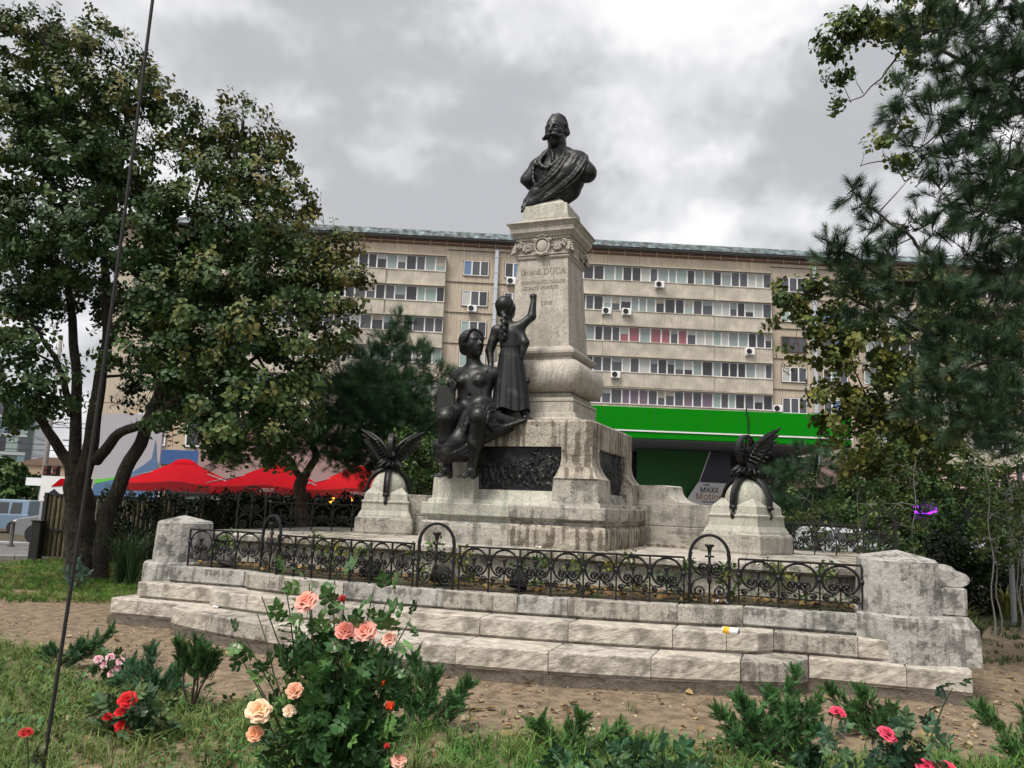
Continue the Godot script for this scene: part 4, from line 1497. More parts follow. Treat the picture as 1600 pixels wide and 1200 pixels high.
func build_statues():
	# --- seated woman
	var base := Vector3(-0.72, 2.0, 1.4)
	var w := thing("seated_figure", "bronze seated bare-chested woman looking up to the right, feet on the corner block", "statue", MON * Transform3D(Basis.IDENTITY, base))
	var hb := Basis.from_euler(Vector3(-0.18, deg_to_rad(62), 0.05))
	var B := [
		ell_(Vector3(-0.68, 2.99, 1.1), Vector3(0.29, 0.2, 0.22), Vector3.ZERO, 0.08),
		ell_(Vector3(-0.69, 3.17, 1.14), Vector3(0.245, 0.2, 0.18), Vector3.ZERO, 0.09),
		ell_(Vector3(-0.7, 3.36, 1.12), Vector3(0.275, 0.23, 0.185), Vector3.ZERO, 0.09),
		ell_(Vector3(-0.71, 3.47, 1.08), Vector3(0.27, 0.13, 0.14), Vector3.ZERO, 0.07),
		cap_(Vector3(-1.0, 3.49, 1.07), Vector3(-0.43, 3.51, 1.05), 0.088, 0.088, 0.08),
		cap_(Vector3(-0.74, 3.54, 1.07), Vector3(-0.76, 3.76, 1.1), 0.115, 0.1, 0.06),
		cap_(Vector3(-0.74, 3.58, 1.06), Vector3(-0.92, 3.53, 1.06), 0.08, 0.08, 0.08), cap_(Vector3(-0.74, 3.58, 1.06), Vector3(-0.52, 3.54, 1.06), 0.08, 0.08, 0.08),
		ell_(Vector3(-0.83, 3.37, 1.255), Vector3(0.098, 0.095, 0.09), Vector3.ZERO, 0.035),
		ell_(Vector3(-0.58, 3.385, 1.245), Vector3(0.098, 0.095, 0.09), Vector3.ZERO, 0.035),
		cap_(Vector3(-0.84, 3.36, 1.345), Vector3(-0.84, 3.36, 1.35), 0.012, 0.012, 0.012),
		cap_(Vector3(-0.57, 3.375, 1.335), Vector3(-0.57, 3.375, 1.34), 0.012, 0.012, 0.012),
		ell_(Vector3(-0.69, 3.165, 1.315), Vector3(0.018, 0.012, 0.03), Vector3.ZERO, 0.015, true),
		# arms
		cap_(Vector3(-1.03, 3.46, 1.06), Vector3(-1.15, 3.19, 1.08), 0.09, 0.075, 0.06),
		cap_(Vector3(-1.14, 3.19, 1.08), Vector3(-0.97, 3.345, 1.36), 0.08, 0.05, 0.03),
		cap_(Vector3(-0.42, 3.49, 1.04), Vector3(-0.27, 3.2, 0.92), 0.085, 0.07, 0.06),
		cap_(Vector3(-0.27, 3.2, 0.92), Vector3(0.0, 3.42, 0.88), 0.07, 0.05, 0.03),
		# legs
		cap_(Vector3(-0.82, 2.98, 1.15), Vector3(-0.885, 2.83, 1.6), 0.15, 0.122, 0.08),
		cap_(Vector3(-0.885, 2.83, 1.6), Vector3(-0.885, 2.8, 1.64), 0.12, 0.115, 0.05),
		cap_(Vector3(-0.885, 2.8, 1.6), Vector3(-0.9, 2.5, 1.53), 0.115, 0.115, 0.05),
		cap_(Vector3(-0.9, 2.5, 1.53), Vector3(-0.9, 2.1, 1.46), 0.11, 0.062, 0.05),
		cap_(Vector3(-0.54, 2.98, 1.15), Vector3(-0.4, 2.84, 1.62), 0.15, 0.118, 0.08),
		cap_(Vector3(-0.4, 2.8, 1.6), Vector3(-0.47, 2.5, 1.52), 0.115, 0.115, 0.05),
		cap_(Vector3(-0.47, 2.5, 1.52), Vector3(-0.53, 2.13, 1.48), 0.11, 0.06, 0.05),
	]
	for q in [[-0.9, -0.94, 1.44], [-0.53, -0.57, 1.46]]:
		var hx: float = q[0]
		var tx: float = q[1]
		B.append(cap_(Vector3(hx, 2.1, q[2]), Vector3(hx, 2.045, q[2] - 0.05), 0.06, 0.05, 0.03))
		B.append(cap_(Vector3(hx, 2.1, q[2] + 0.02), Vector3(tx, 2.035, q[2] + 0.17), 0.06, 0.04, 0.03))
		for i in 5:
			var o := (i - 2) * 0.026
			var ln: float = [0.05, 0.06, 0.062, 0.058, 0.07][i] if tx < -0.7 else [0.07, 0.058, 0.062, 0.06, 0.05][i]
			B.append(cap_(Vector3(tx + o, 2.035, q[2] + 0.17), Vector3(tx + o * 1.25, 2.016, q[2] + 0.17 + ln), 0.02, 0.016, 0.012))
	B.append_array(hand_(Vector3(-0.97, 3.345, 1.36), Vector3(0.62, -0.35, 0.7).normalized(), Vector3(0.45, 0.85, 0.1).normalized(), Vector3(0.1, -0.8, 0.3), 1.5, 0.8))
	B.append_array(head_(Vector3(-0.755, 3.93, 1.14), hb, 0.222))
	part("body", sdf_mesh(B, 0.0125, base), M.bronze, w)
	var hp := func(x: float, y: float, z: float) -> Vector3: return Vector3(-0.755, 3.93, 1.14) + hb * (Vector3(x, y, z) * 0.215)
	var he := hb.get_euler() * 180 / PI
	var hair := [
		ell_(hp.call(0, 0.3, -0.26), Vector3(0.76, 0.8, 0.82) * 0.215, he, 0.03),
		ell_(hp.call(0, -0.12, -0.78), Vector3(0.46, 0.42, 0.4) * 0.215, he, 0.04),
	]
	for sd in [-1.0, 1.0]:
		for i in 5:
			var t := i / 4.0
			hair.append_array(fold_([hp.call(0.05 * sd, 0.98 - 0.14 * t, 0.3 - 0.4 * t), hp.call(0.5 * sd, 0.72 - 0.1 * t, 0.36 - 0.35 * t), hp.call(0.71 * sd, 0.25, 0.16 - 0.2 * t), hp.call(0.62 * sd, -0.1, -0.35 - 0.1 * t)], 0.026, 0.012))
	part("hair", sdf_mesh(hair, 0.0125, base), M.bronze, w)
	# drapery: cloth over the left thigh, swags between and below the knees, train on the block
	var D := [
		cap_(Vector3(-0.5, 2.97, 1.1), Vector3(-0.43, 2.87, 1.5), 0.185, 0.15, 0.06),
		cap_(Vector3(-0.7, 2.9, 1.05), Vector3(-0.35, 2.86, 1.05), 0.17, 0.16, 0.06),
		cap_(Vector3(-0.62, 2.84, 1.4), Vector3(-0.72, 2.5, 1.53), 0.14, 0.14, 0.08),
		cap_(Vector3(-0.72, 2.5, 1.52), Vector3(-0.84, 2.36, 1.55), 0.14, 0.14, 0.08),
		cap_(Vector3(-1.02, 2.42, 1.46), Vector3(-0.66, 2.32, 1.52), 0.1, 0.11, 0.08),
		cap_(Vector3(-1.03, 2.44, 1.46), Vector3(-1.0, 2.52, 1.3), 0.09, 0.08, 0.08),
		cap_(Vector3(-0.4, 2.84, 1.4), Vector3(-0.08, 2.82, 1.16), 0.12, 0.06, 0.08),
		cap_(Vector3(-0.38, 2.62, 1.34), Vector3(-0.12, 2.72, 1.2), 0.1, 0.07, 0.08),
		cap_(Vector3(-0.42, 2.8, 1.4), Vector3(-0.42, 2.58, 1.36), 0.1, 0.08, 0.08),
	]
	for i in 9:
		var t := i / 8.0
		D.append_array(fold_([Vector3(-0.5 - 0.1 * t, 3.06 - 0.08 * t, 1.3), Vector3(-0.53 - 0.12 * t, 2.9 - 0.05 * t, 1.56 - 0.08 * t), Vector3(-0.6 - 0.16 * t, 2.62 - 0.04 * t, 1.6), Vector3(-0.72 - 0.16 * t, 2.44 - 0.03 * t, 1.65 - 0.01 * t), Vector3(-0.9 - 0.13 * t, 2.4 + 0.05 * t, 1.6 - 0.04 * t), Vector3(-1.09, 2.44 + 0.06 * t, 1.5 - 0.06 * t)], 0.02 + 0.007 * (i % 3), 0.014))
	for i in 7:
		var t := i / 6.0
		D.append_array(fold_([Vector3(-0.56 + 0.02 * t, 2.46 - 0.17 * t, 1.58 - 0.03 * t), Vector3(-0.72, 2.34 - 0.11 * t, 1.645 - 0.04 * t), Vector3(-0.92, 2.32 - 0.1 * t, 1.61 - 0.05 * t), Vector3(-1.09 + 0.02 * t, 2.43 - 0.13 * t, 1.48), Vector3(-1.1 + 0.02 * t, 2.5 - 0.13 * t, 1.34)], 0.021 + 0.006 * (i % 2), 0.014))
	for i in 8:
		var t := i / 7.0
		D.append_array(fold_([Vector3(-0.38 + 0.1 * t, 2.96 - 0.05 * t, 1.44 - 0.06 * t), Vector3(-0.33 + 0.08 * t, 2.74 - 0.1 * t + 0.02 * i, 1.47 - 0.06 * t), Vector3(-0.22 + 0.06 * t, 2.62 + 0.1 * t, 1.37 - 0.03 * t), Vector3(-0.0 + 0.12 * t, 2.83, 1.2 - 0.02 * t)], 0.02 + 0.007 * (i % 2), 0.014))
	for i in 7:
		var a := -1.3 + i * 0.43
		D.append_array(fold_([Vector3(-0.44 + 0.17 * sin(a) - 0.02, 2.9 + 0.14 * cos(a), 1.28), Vector3(-0.4 + 0.145 * sin(a), 2.86 + 0.125 * cos(a), 1.58), Vector3(-0.41 + 0.135 * sin(a), 2.72 + 0.05 * cos(a), 1.68 - 0.06 * absf(sin(a)))], 0.02, 0.012))
	# keep the shin bare in front of the cloth
	var Dm := sdf_mesh(D, 0.0115, base)
	part("drapery", Dm, M.bronze, w)
	# tablet under her hand
	var tb := thing("bronze_tablet", "dark upright bronze tablet under the seated woman's hand", "tablet", MON * Transform3D(Basis.from_euler(Vector3(-0.12, 0.1, 0.03)), Vector3(-1.02, 2.9, 1.38)))
	var tm := MB.new()
	tm.box(Vector3(0, 0.2, 0), Vector3(0.27, 0.4, 0.05), 0.01)
	part("slab", tm.done(), M.bronze_dark, tb)
	# rough seat block of bronze under the figures
	# --- standing girl
	var gb := Vector3(-0.2, 2.836, 0.98)
	var gl := thing("standing_girl", "bronze girl seen from behind with a braid and long pleated skirt, arm raised to write", "statue", MON * Transform3D(Basis.IDENTITY, gb))
	var gh := Basis.from_euler(Vector3(-0.3, deg_to_rad(158), 0.0))
	var G := [
		ell_(Vector3(-0.24, 3.9, 0.97), Vector3(0.145, 0.16, 0.12), Vector3.ZERO, 0.06),
		ell_(Vector3(-0.26, 4.07, 0.96), Vector3(0.165, 0.2, 0.13), Vector3.ZERO, 0.06),
		cap_(Vector3(-0.45, 4.16, 0.96), Vector3(-0.12, 4.2, 0.94), 0.075, 0.075, 0.06),
		cap_(Vector3(-0.3, 4.2, 0.96), Vector3(-0.31, 4.38, 0.96), 0.075, 0.07, 0.04),
		cap_(Vector3(-0.12, 4.2, 0.94), Vector3(0.035, 4.36, 0.88), 0.072, 0.06, 0.05),
		cap_(Vector3(0.035, 4.36, 0.88), Vector3(0.04, 4.6, 0.84), 0.066, 0.043, 0.02),
		cap_(Vector3(-0.47, 4.15, 0.96), Vector3(-0.55, 3.86, 0.99), 0.08, 0.065, 0.05),
		cap_(Vector3(-0.55, 3.86, 0.99), Vector3(-0.49, 3.63, 1.06), 0.062, 0.042, 0.02),
		cap_(Vector3(-0.1, 4.12, 0.94), Vector3(-0.03, 3.96, 0.96), 0.06, 0.07, 0.05),
		cap_(Vector3(-0.03, 3.96, 0.96), Vector3(-0.06, 3.74, 0.98), 0.07, 0.035, 0.03),
		cap_(Vector3(-0.01, 2.98, 0.95), Vector3(0.05, 2.87, 0.99), 0.06, 0.045, 0.03),
		cap_(Vector3(0.05, 2.875, 1.04), Vector3(0.06, 2.87, 0.86), 0.045, 0.038, 0.02),
		cap_(Vector3(-0.25, 3.0, 0.95), Vector3(-0.25, 2.88, 0.95), 0.06, 0.05, 0.03),
		cap_(Vector3(-0.25, 2.876, 1.0), Vector3(-0.25, 2.87, 0.82), 0.045, 0.038, 0.02),
	]
	G.append(ell_(Vector3(0.035, 4.655, 0.83), Vector3(0.045, 0.06, 0.05), Vector3.ZERO, 0.02))
	for i in 4:
		var fy := 4.69 - i * 0.024
		G.append_array(fold_([Vector3(0.07, fy, 0.845), Vector3(0.055, fy + 0.004, 0.785), Vector3(0.01, fy, 0.778), Vector3(0.0, fy - 0.002, 0.81)], 0.0125, 0.006))
	G.append_array(fold_([Vector3(0.005, 4.64, 0.86), Vector3(-0.015, 4.69, 0.83), Vector3(0.02, 4.715, 0.79)], 0.0135, 0.008))
	G.append_array(hand_(Vector3(-0.49, 3.63, 1.06), Vector3(-0.2, -0.5, 0.6).normalized(), Vector3(0.8, 0, 0.3).normalized(), Vector3(0, -0.8, -0.3), 1.2, 0.6))
	G.append_array(head_(Vector3(-0.325, 4.49, 0.95), gh, 0.17))
	part("body", sdf_mesh(G, 0.0115, gb), M.bronze, gl)
	var gp := func(x: float, y: float, z: float) -> Vector3: return Vector3(-0.325, 4.49, 0.95) + gh * (Vector3(x, y, z) * 0.17)
	var H := [ell_(gp.call(0, 0.28, -0.25), Vector3(0.8, 0.8, 0.82) * 0.17, gh.get_euler() * 180 / PI, 0.03), ell_(gp.call(0, -0.3, -0.5), Vector3(0.6, 0.5, 0.5) * 0.17, Vector3.ZERO, 0.04)]
	for i in 9:
		var t := i / 8.0
		H.append(ell_(Vector3(-0.31 + 0.03 * t + 0.012 * (i % 2 * 2 - 1), 4.36 - 0.36 * t, 1.09 + 0.03 * sin(t * 3.0)), Vector3(0.052 - 0.02 * t, 0.045, 0.045), Vector3(0, 0, 30.0 * (i % 2 * 2 - 1)), 0.012))
	for sd in [-1.0, 1.0]:
		for i in 4:
			var t := i / 3.0
			H.append_array(fold_([gp.call(0.04 * sd, 1.02 - 0.1 * t, 0.1 - 0.4 * t), gp.call(0.55 * sd, 0.75 - 0.1 * t, 0.0 - 0.3 * t), gp.call(0.74 * sd, 0.2, -0.2 - 0.15 * t), gp.call(0.3 * sd, -0.35, -0.85)], 0.018, 0.01))
	part("hair", sdf_mesh(H, 0.011, gb), M.bronze, gl)
	var sk := MB.new()
	var rings := []
	var N := 96
	for k in 15:
		var t := k / 14.0
		var y := lerpf(3.89, 2.985, t)
		var rx := 0.146 + 0.12 * sin(minf(t * 1.35, 1.57)) * 0.8 + 0.03 * t
		var rz := 0.13 + 0.13 * t
		var ring := PackedVector3Array()
		for i in N:
			var a := TAU * i / N
			var fo := sin(a * 15.0 + 0.7 * sin(a * 3.0) + 0.8 * t) * (0.25 + 0.75 * t) + 0.4 * sin(a * 31.0 + 2.0)
			var m := 1.0 + 0.055 * fo
			ring.append(Vector3(-0.235 + 0.035 * t + cos(a) * rx * m, y + 0.025 * t * sin(a * 4.0 + 1.0), 0.965 + sin(a) * rz * m) - gb)
		rings.append(ring)
	rings.push_front(PackedVector3Array(Array(rings[0]).map(func(v): return v + Vector3(0, 0.045, 0))))
	sk.loft(rings, true)
	part("skirt", sk.done(), M.bronze, gl)
	var bl := MB.new()
	var br := []
	for y in [3.895, 3.925]:
		var ring := PackedVector3Array()
		for i in 32:
			var a := TAU * i / 32.0
			ring.append(Vector3(-0.235 + cos(a) * 0.16, y, 0.965 + sin(a) * 0.14) - gb)
		br.append(ring)
	bl.loft(br, true)
	part("belt", bl.done(), M.bronze_dark, gl)
	# --- bust
	var ub := Vector3(0.0, 6.25, 0.0)
	var bu := thing("bronze_bust", "dark bronze bust of a moustached man in a draped cloak on top of the shaft", "bust", MON * Transform3D(Basis.IDENTITY, ub))
	var bh := Basis.from_euler(Vector3(0.1, deg_to_rad(-6), 0.0))
	var c := Vector3(0.065, 7.52, 0.14)
	var U := [
		ell_(Vector3(0.08, 6.8, 0.02), Vector3(0.41, 0.4, 0.25), Vector3.ZERO, 0.08),
		cap_(Vector3(-0.26, 6.98, 0.02), Vector3(-0.4, 6.8, 0.05), 0.15, 0.145, 0.06),
		ell_(Vector3(-0.56, 6.68, 0.05), Vector3(0.16, 0.09, 0.3), Vector3(0, 0, -35), 0.015, true),
		cap_(Vector3(0.38, 7.02, 0.0), Vector3(0.55, 6.83, 0.02), 0.165, 0.155, 0.06),
		ell_(Vector3(0.72, 6.66, 0.02), Vector3(0.2, 0.1, 0.3), Vector3(0, 0, 38), 0.015, true),
		cap_(Vector3(-0.2, 7.04, 0.02), Vector3(0.36, 7.07, 0.0), 0.11, 0.12, 0.08),
		cap_(Vector3(0.06, 7.05, 0.02), Vector3(0.065, 7.36, 0.08), 0.165, 0.145, 0.05),
		cap_(Vector3(-0.1, 7.19, 0.06), Vector3(0.22, 7.2, 0.04), 0.085, 0.085, 0.03),
		cap_(Vector3(-0.06, 7.16, 0.1), Vector3(-0.3, 7.05, 0.02), 0.09, 0.1, 0.06), cap_(Vector3(0.16, 7.17, 0.08), Vector3(0.42, 7.08, 0.0), 0.1, 0.12, 0.06),
		cap_(Vector3(-0.05, 6.55, 0.1), Vector3(-0.27, 6.34, 0.18), 0.19, 0.14, 0.08),
		cap_(Vector3(0.25, 6.6, 0.0), Vector3(0.12, 6.48, 0.0), 0.19, 0.16, 0.08),
		cap_(Vector3(-0.33, 6.36, 0.2), Vector3(-0.37, 6.26, 0.3), 0.09, 0.05, 0.05),
	]
	U.append_array(fold_([Vector3(-0.06, 7.2, 0.16), Vector3(-0.16, 7.0, 0.26), Vector3(-0.02, 6.86, 0.29), Vector3(0.14, 6.98, 0.26), Vector3(0.2, 7.18, 0.12)], 0.035, 0.02))
	for q in [[Vector3(-0.02, 7.22, 0.17), Vector3(-0.16, 7.12, 0.19), Vector3(-0.24, 7.0, 0.22), Vector3(-0.14, 6.93, 0.27), Vector3(-0.03, 6.86, 0.29)], [Vector3(0.15, 7.22, 0.15), Vector3(0.22, 7.1, 0.2), Vector3(0.14, 6.98, 0.26), Vector3(0.0, 6.87, 0.29)], [Vector3(0.02, 7.2, 0.2), Vector3(0.05, 7.1, 0.22), Vector3(0.06, 6.98, 0.24)]]: U.append_array(fold_(q, 0.03, 0.012))
	U.append_array(fold_([Vector3(-0.28, 6.98, 0.18), Vector3(-0.26, 6.72, 0.22), Vector3(-0.18, 6.56, 0.24)], 0.025, 0.02))
	U.append_array(fold_([Vector3(0.0, 6.86, 0.3), Vector3(-0.1, 6.66, 0.29)], 0.02, 0.015))
	for q in [Vector3(0.1, 6.8, 0.275), Vector3(0.06, 6.68, 0.28)]: U.append(cap_(q, q + Vector3(0, 0, 0.005), 0.02, 0.02, 0.008))
	U.append_array(head_(c, bh, 0.285, 0.88))
	var fp := func(x: float, y: float, z: float) -> Vector3: return c + bh * (Vector3(x, y, z) * 0.285)
	for s in [-1.0, 1.0]:
		U.append_array(fold_([fp.call(0.03 * s, -0.36, 0.78), fp.call(0.24 * s, -0.4, 0.74), fp.call(0.45 * s, -0.5, 0.6), fp.call(0.58 * s, -0.42, 0.5)], 0.028, 0.012))
		U.append(cap_(fp.call(0.2 * s, -0.42, 0.7), fp.call(0.4 * s, -0.48, 0.58), 0.036, 0.026, 0.015))
		U.append(cap_(fp.call(0.53 * s, 0.3, 0.0), fp.call(0.52 * s, -0.05, -0.3), 0.045, 0.05, 0.03))
		U.append_array(fold_([fp.call(0.1 * s, 0.97, 0.1), fp.call(0.4 * s, 0.75, -0.1), fp.call(0.52 * s, 0.35, -0.3)], 0.03, 0.02))
	part("body", sdf_mesh(U, 0.0115, ub), M.bronze, bu)
	var K := [
		ell_(Vector3(0.22, 6.75, 0.03), Vector3(0.29, 0.36, 0.25), Vector3(0, 0, -30), 0.05),
		cap_(Vector3(0.36, 7.06, 0.04), Vector3(0.3, 6.85, 0.14), 0.14, 0.15, 0.06),
		cap_(Vector3(0.25, 6.8, 0.14), Vector3(-0.2, 6.5, 0.18), 0.15, 0.13, 0.06),
		cap_(Vector3(-0.2, 6.5, 0.18), Vector3(-0.32, 6.36, 0.22), 0.13, 0.1, 0.05),
	]
	for i in 15:
		var t := i / 14.0
		var jx := 0.028 * sin(i * 2.3)
		K.append_array(fold_([
			Vector3(lerpf(0.2, 0.54, t), 7.1 - 0.1 * t * t, -0.16),
			Vector3(lerpf(0.21, 0.56, t), 7.215 - 0.13 * t * t, 0.03 - 0.02 * t),
			Vector3(lerpf(0.2, 0.585, t), 7.06 - 0.12 * t, 0.225 - 0.06 * t),
			Vector3(lerpf(0.07, 0.47, t) + jx, 6.83 - 0.13 * t, 0.315 - 0.09 * t),
			Vector3(lerpf(-0.12, 0.24, t) + jx, 6.66 - 0.14 * t, 0.315 - 0.08 * t),
			Vector3(lerpf(-0.3, 0.02, t), 6.53 - 0.13 * t, 0.27 - 0.02 * t),
			Vector3(lerpf(-0.4, -0.16, t), 6.42 - 0.1 * t, 0.17 + 0.08 * t)], [0.014, 0.026, 0.018, 0.032, 0.012][i % 5], 0.007))
	for i in 5:
		var t := i / 4.0
		K.append_array(fold_([Vector3(-0.12 - 0.14 * t, 6.56, 0.27 - 0.04 * t), Vector3(-0.26 - 0.08 * t, 6.42, 0.28 - 0.05 * t), Vector3(-0.33 - 0.05 * t, 6.3, 0.31 - 0.05 * t), Vector3(-0.37 - 0.03 * t, 6.19, 0.35 - 0.04 * t)], 0.028, 0.01))
	part("cloak", sdf_mesh(K, 0.0105, ub), M.bronze, bu)

# ---------------------------------------------------------------- the town behind
var bldg: Transform3D
func rect_mesh(key: String, w: float, h: float) -> Array:
	if not _win.has(key):
		var f := MB.new()
		var t := 0.06
		f.box(Vector3(0, h / 2 - t / 2, 0), Vector3(w, t, 0.07)); f.box(Vector3(0, -h / 2 + t / 2, 0), Vector3(w, t, 0.07))
		f.box(Vector3(-w / 2 + t / 2, 0, 0), Vector3(t, h - 2 * t, 0.066)); f.box(Vector3(w / 2 - t / 2, 0, 0), Vector3(t, h - 2 * t, 0.066))
		var g := MB.new()
		g.box(Vector3(0, 0, -0.02), Vector3(w - 2 * t + 0.01, h - 2 * t + 0.01, 0.02))
		_win[key] = [f.done(), g.done()]
	return _win[key]
var _win := {}
func window(parent: Node, x: float, y: float, z: float, w: float, h: float, glass: Material, frame: Material):
	var m := rect_mesh("%.2f_%.2f" % [w, h], w, h)
	var o := part("window", m[0], frame, parent, Transform3D(Basis.IDENTITY, Vector3(x, y, z)))
	part("pane", m[1], glass, o)

var _blinds := {}
func blind_mesh(h: float) -> ArrayMesh:
	if not _blinds.has(h):
		var m := MB.new()
		m.box(Vector3(0, -maxf(h, 0.2) / 2, 0), Vector3(1, maxf(h, 0.2), 0.016))
		_blinds[h] = m.done()
	return _blinds[h]
func build_town():
	bldg = Transform3D(Basis(Vector3.UP, deg_to_rad(2.7)), Vector3(0, 0, -72))
	var b := thing("apartment_block", "long beige apartment block with rows of white framed glazed balconies", "building", bldg)
	var r := RandomNumberGenerator.new()
	r.seed = 12
	var wall := MB.new()
	wall.box(Vector3(12, 12.1, -7), Vector3(96, 26.1, 14))
	part("wall", wall.done(), M.render, b)
	var band := MB.new()
	band.box(Vector3(12, 25.33, 0.05), Vector3(96, 0.42, 0.2))
	part("brick_band", band.done(), plain(L(0.13, 0.075, 0.055), 0.9), b)
	var lines := MB.new()
	for i in 64: lines.box(Vector3(-35 + i * 1.5, 25.33, 0.17), Vector3(0.07, 0.42, 0.06))
	lines.box(Vector3(12, 25.33, 0.17), Vector3(96, 0.05, 0.04))
	part("band_joints", lines.done(), M.beige, b)
	var rf_ := MB.new()
	rf_.stack([[-36.4, 60.4, -14.4, 0.75, 25.56], [-36.5, 60.5, -14.5, 0.75, 25.62], [-36.5, 60.5, -14.5, 0.75, 25.7]])
	part("eaves", rf_.done(), plain(L(0.1, 0.1, 0.105), 0.7), b)
	for i in 24:
		var pm := MB.new()
		var x0 := -36.5 + i * 97.0 / 24.0
		pm.stack([[x0, x0 + 4.02, -14, 0.86, 25.71], [x0, x0 + 4.02, -12, -0.3, 26.62]])
		part("roof_panel", pm.done(), M.roof, b)
	var rows := [23.2, 20.36, 17.53, 14.7, 11.82, 9.0]
	# glazed balcony bays: [from, to] with seams
	var bays := [[-27.3, -17.1, -11.8, -6.45], [2.9, 8.05, 18.2, 23.7], [32.3, 37.5, 47.6, 53.0]]
	for bi in bays.size():
		var bay: Array = bays[bi]
		for ri in rows.size():
			var y: float = rows[ri]
			for si in bay.size() - 1:
				var a: float = bay[si]
				var c: float = bay[si + 1]
				var fw: float = 0.75 if si == 1 else 0.6
				var p := MB.new()
				p.stack([[a + 0.012, c - 0.012, -0.3, fw - 0.03, y - 2.06], [a + 0.012, c - 0.012, -0.3, fw, y - 2.03], [a + 0.012, c - 0.012, -0.3, fw, y - 0.78], [a + 0.012, c - 0.012, -0.3, fw + 0.05, y - 0.75], [a + 0.012, c - 0.012, -0.3, fw + 0.05, y - 0.69]])
				part("parapet", p.done(), M.parapet, b)
				var lid := MB.new()
				lid.box(Vector3((a + c) / 2, y + 0.735, 0.25), Vector3(c - a + 0.05, 0.06, 1.15))
				part("balcony_slab", lid.done(), M.parapet, b)
				var n := maxi(2, int(round((c - a) / 0.84)))
				var ws := []
				var tot := 0.0
				for k in n:
					ws.append([0.72, 0.84, 0.84, 1.0][r.randi() % 4]); tot += ws[k]
				var xr := a + 0.01
				var mood := r.randf()
				for k in n:
					var g := "glass_dark"
					var t := r.randf()
					if t < 0.34: g = "glass_mid"
					elif t < 0.34 + 0.3 * mood: g = "glass_pale"
					elif t < 0.44 + 0.3 * mood: g = "glass_white"
					elif t < 0.5 + 0.3 * mood: g = "glass_teal"
					if bi == 1 and ri == 2 and si == 1 and k > 0: g = "glass_pink" if k % 3 != 1 and k < 9 else g
					if bi == 1 and ri == 4 and si == 1 and t > 0.35: g = "glass_lilac"
					var w: float = snappedf(ws[k] * (c - a - 0.02) / tot, 0.01)
					window(b, xr + w * 0.5, y, 0.45, w, 1.36, M[g], M.pvc)
					if r.randf() < 0.22:
						var bh := r.randf_range(0.25, 0.8)
						part("blind", blind_mesh(snappedf(bh, 0.2)), [M.glass_white, M.parapet, M.glass_pale][r.randi() % 3], b, Transform3D(Basis.from_scale(Vector3(w - 0.12, 1, 1)), Vector3(xr + w * 0.5, y + 0.62, 0.447)))
					xr += ws[k] * (c - a - 0.02) / tot
	# flat bays with three light windows on both sides of a duct
	var fl := [[-4.85, -2.55], [-1.05, 1.25], [24.75, 27.05], [28.6, 30.9]]
	for q in fl:
		for ri in rows.size():
			var y: float = rows[ri] - 0.1
			var rev := MB.new()
			rev.box(Vector3((q[0] + q[1]) / 2, y, 0.012), Vector3(q[1] - q[0] + 0.16, 1.56, 0.06))
			part("window_surround", rev.done(), plain(L(0.24, 0.19, 0.14), 0.9), b)
			var fm: Material = M.brown if r.randf() < 0.25 else M.pvc
			for k in 3:
				var w: float = (q[1] - q[0]) / 3.0
				window(b, q[0] + w * (k + 0.5), y, 0.09, w, 1.4, M[["glass_dark", "glass_mid", "glass_teal", "glass_dark", "glass_mid", "glass_white", "glass_blue", "glass_mid"][r.randi() % 8]], fm)
	for x in [-1.85, 27.85]:
		var d := MB.new()
		d.box(Vector3(x, 12.4, 0.22), Vector3(0.36, 25.0, 0.32), 0.04)
		for i in 17: d.box(Vector3(x, 1.0 + i * 1.45, 0.22), Vector3(0.42, 0.1, 0.38), 0.02)
		part("air_duct", d.done(), plain(L(0.5, 0.53, 0.58), 0.35, 0.4), b)
	for y in [24.75, 21.75, 18.9, 16.05, 13.2]:
		var cb := MB.new()
		for q in [[-6.45, 2.9], [23.7, 32.3]]: cb.box(Vector3((q[0] + q[1]) / 2, y, 0.03), Vector3(q[1] - q[0] - 0.1, 0.06, 0.1))
		part("string_course", cb.done(), plain(L(0.1, 0.085, 0.075), 0.9), b)
	# air conditioners on the facade
	var am := MB.new()
	am.box(Vector3.ZERO, Vector3(0.85, 0.62, 0.36), 0.03)
	am.box(Vector3(0.36, -0.36, -0.1), Vector3(0.05, 0.1, 0.4)); am.box(Vector3(-0.36, -0.36, -0.1), Vector3(0.05, 0.1, 0.4))
	var fan := MB.new()
	fan.lathe([[0.25, 0.0], [0.25, 0.03], [0.2, 0.034], [0.05, 0.02], [0.01, 0.03]], 16, Transform3D(Basis(Vector3.RIGHT, PI / 2), Vector3(-0.1, 0, 0.175)), false)
	var acm := am.done()
	var fanm := fan.done()
	var spots := [[13.1, 22.22, 0.95, "on the top balcony row, alone above the right bay"], [8.3, 19.54, 0.8, "left one of the pair right of the shaft"], [10.1, 19.52, 0.95, "right one of the pair right of the shaft"], [21.5, 16.41, 0.8, "under the row with pink curtains"], [9.2, 13.69, 0.95, "beside the bulge of the pedestal shaft"], [24.3, 22.38, 0.3, "left of the top window by the right duct"], [24.2, 11.37, 0.3, "just above the green canopy"], [-3.9, 19.25, 0.3, "under the window left of the girl's head"], [-0.45, 22.0, 0.3, "at the left edge of the shaft inscription"]]
	for q in spots:
		var o := thing("air_conditioner", "white air conditioner box " + q[3], "air conditioner", bldg * at(q[0], q[1], q[2]), "air conditioners on the apartment block")
		part("casing", acm, M.white, o)
		part("fan_grille", fanm, M.black, o)
	build_station()
	build_left_street()

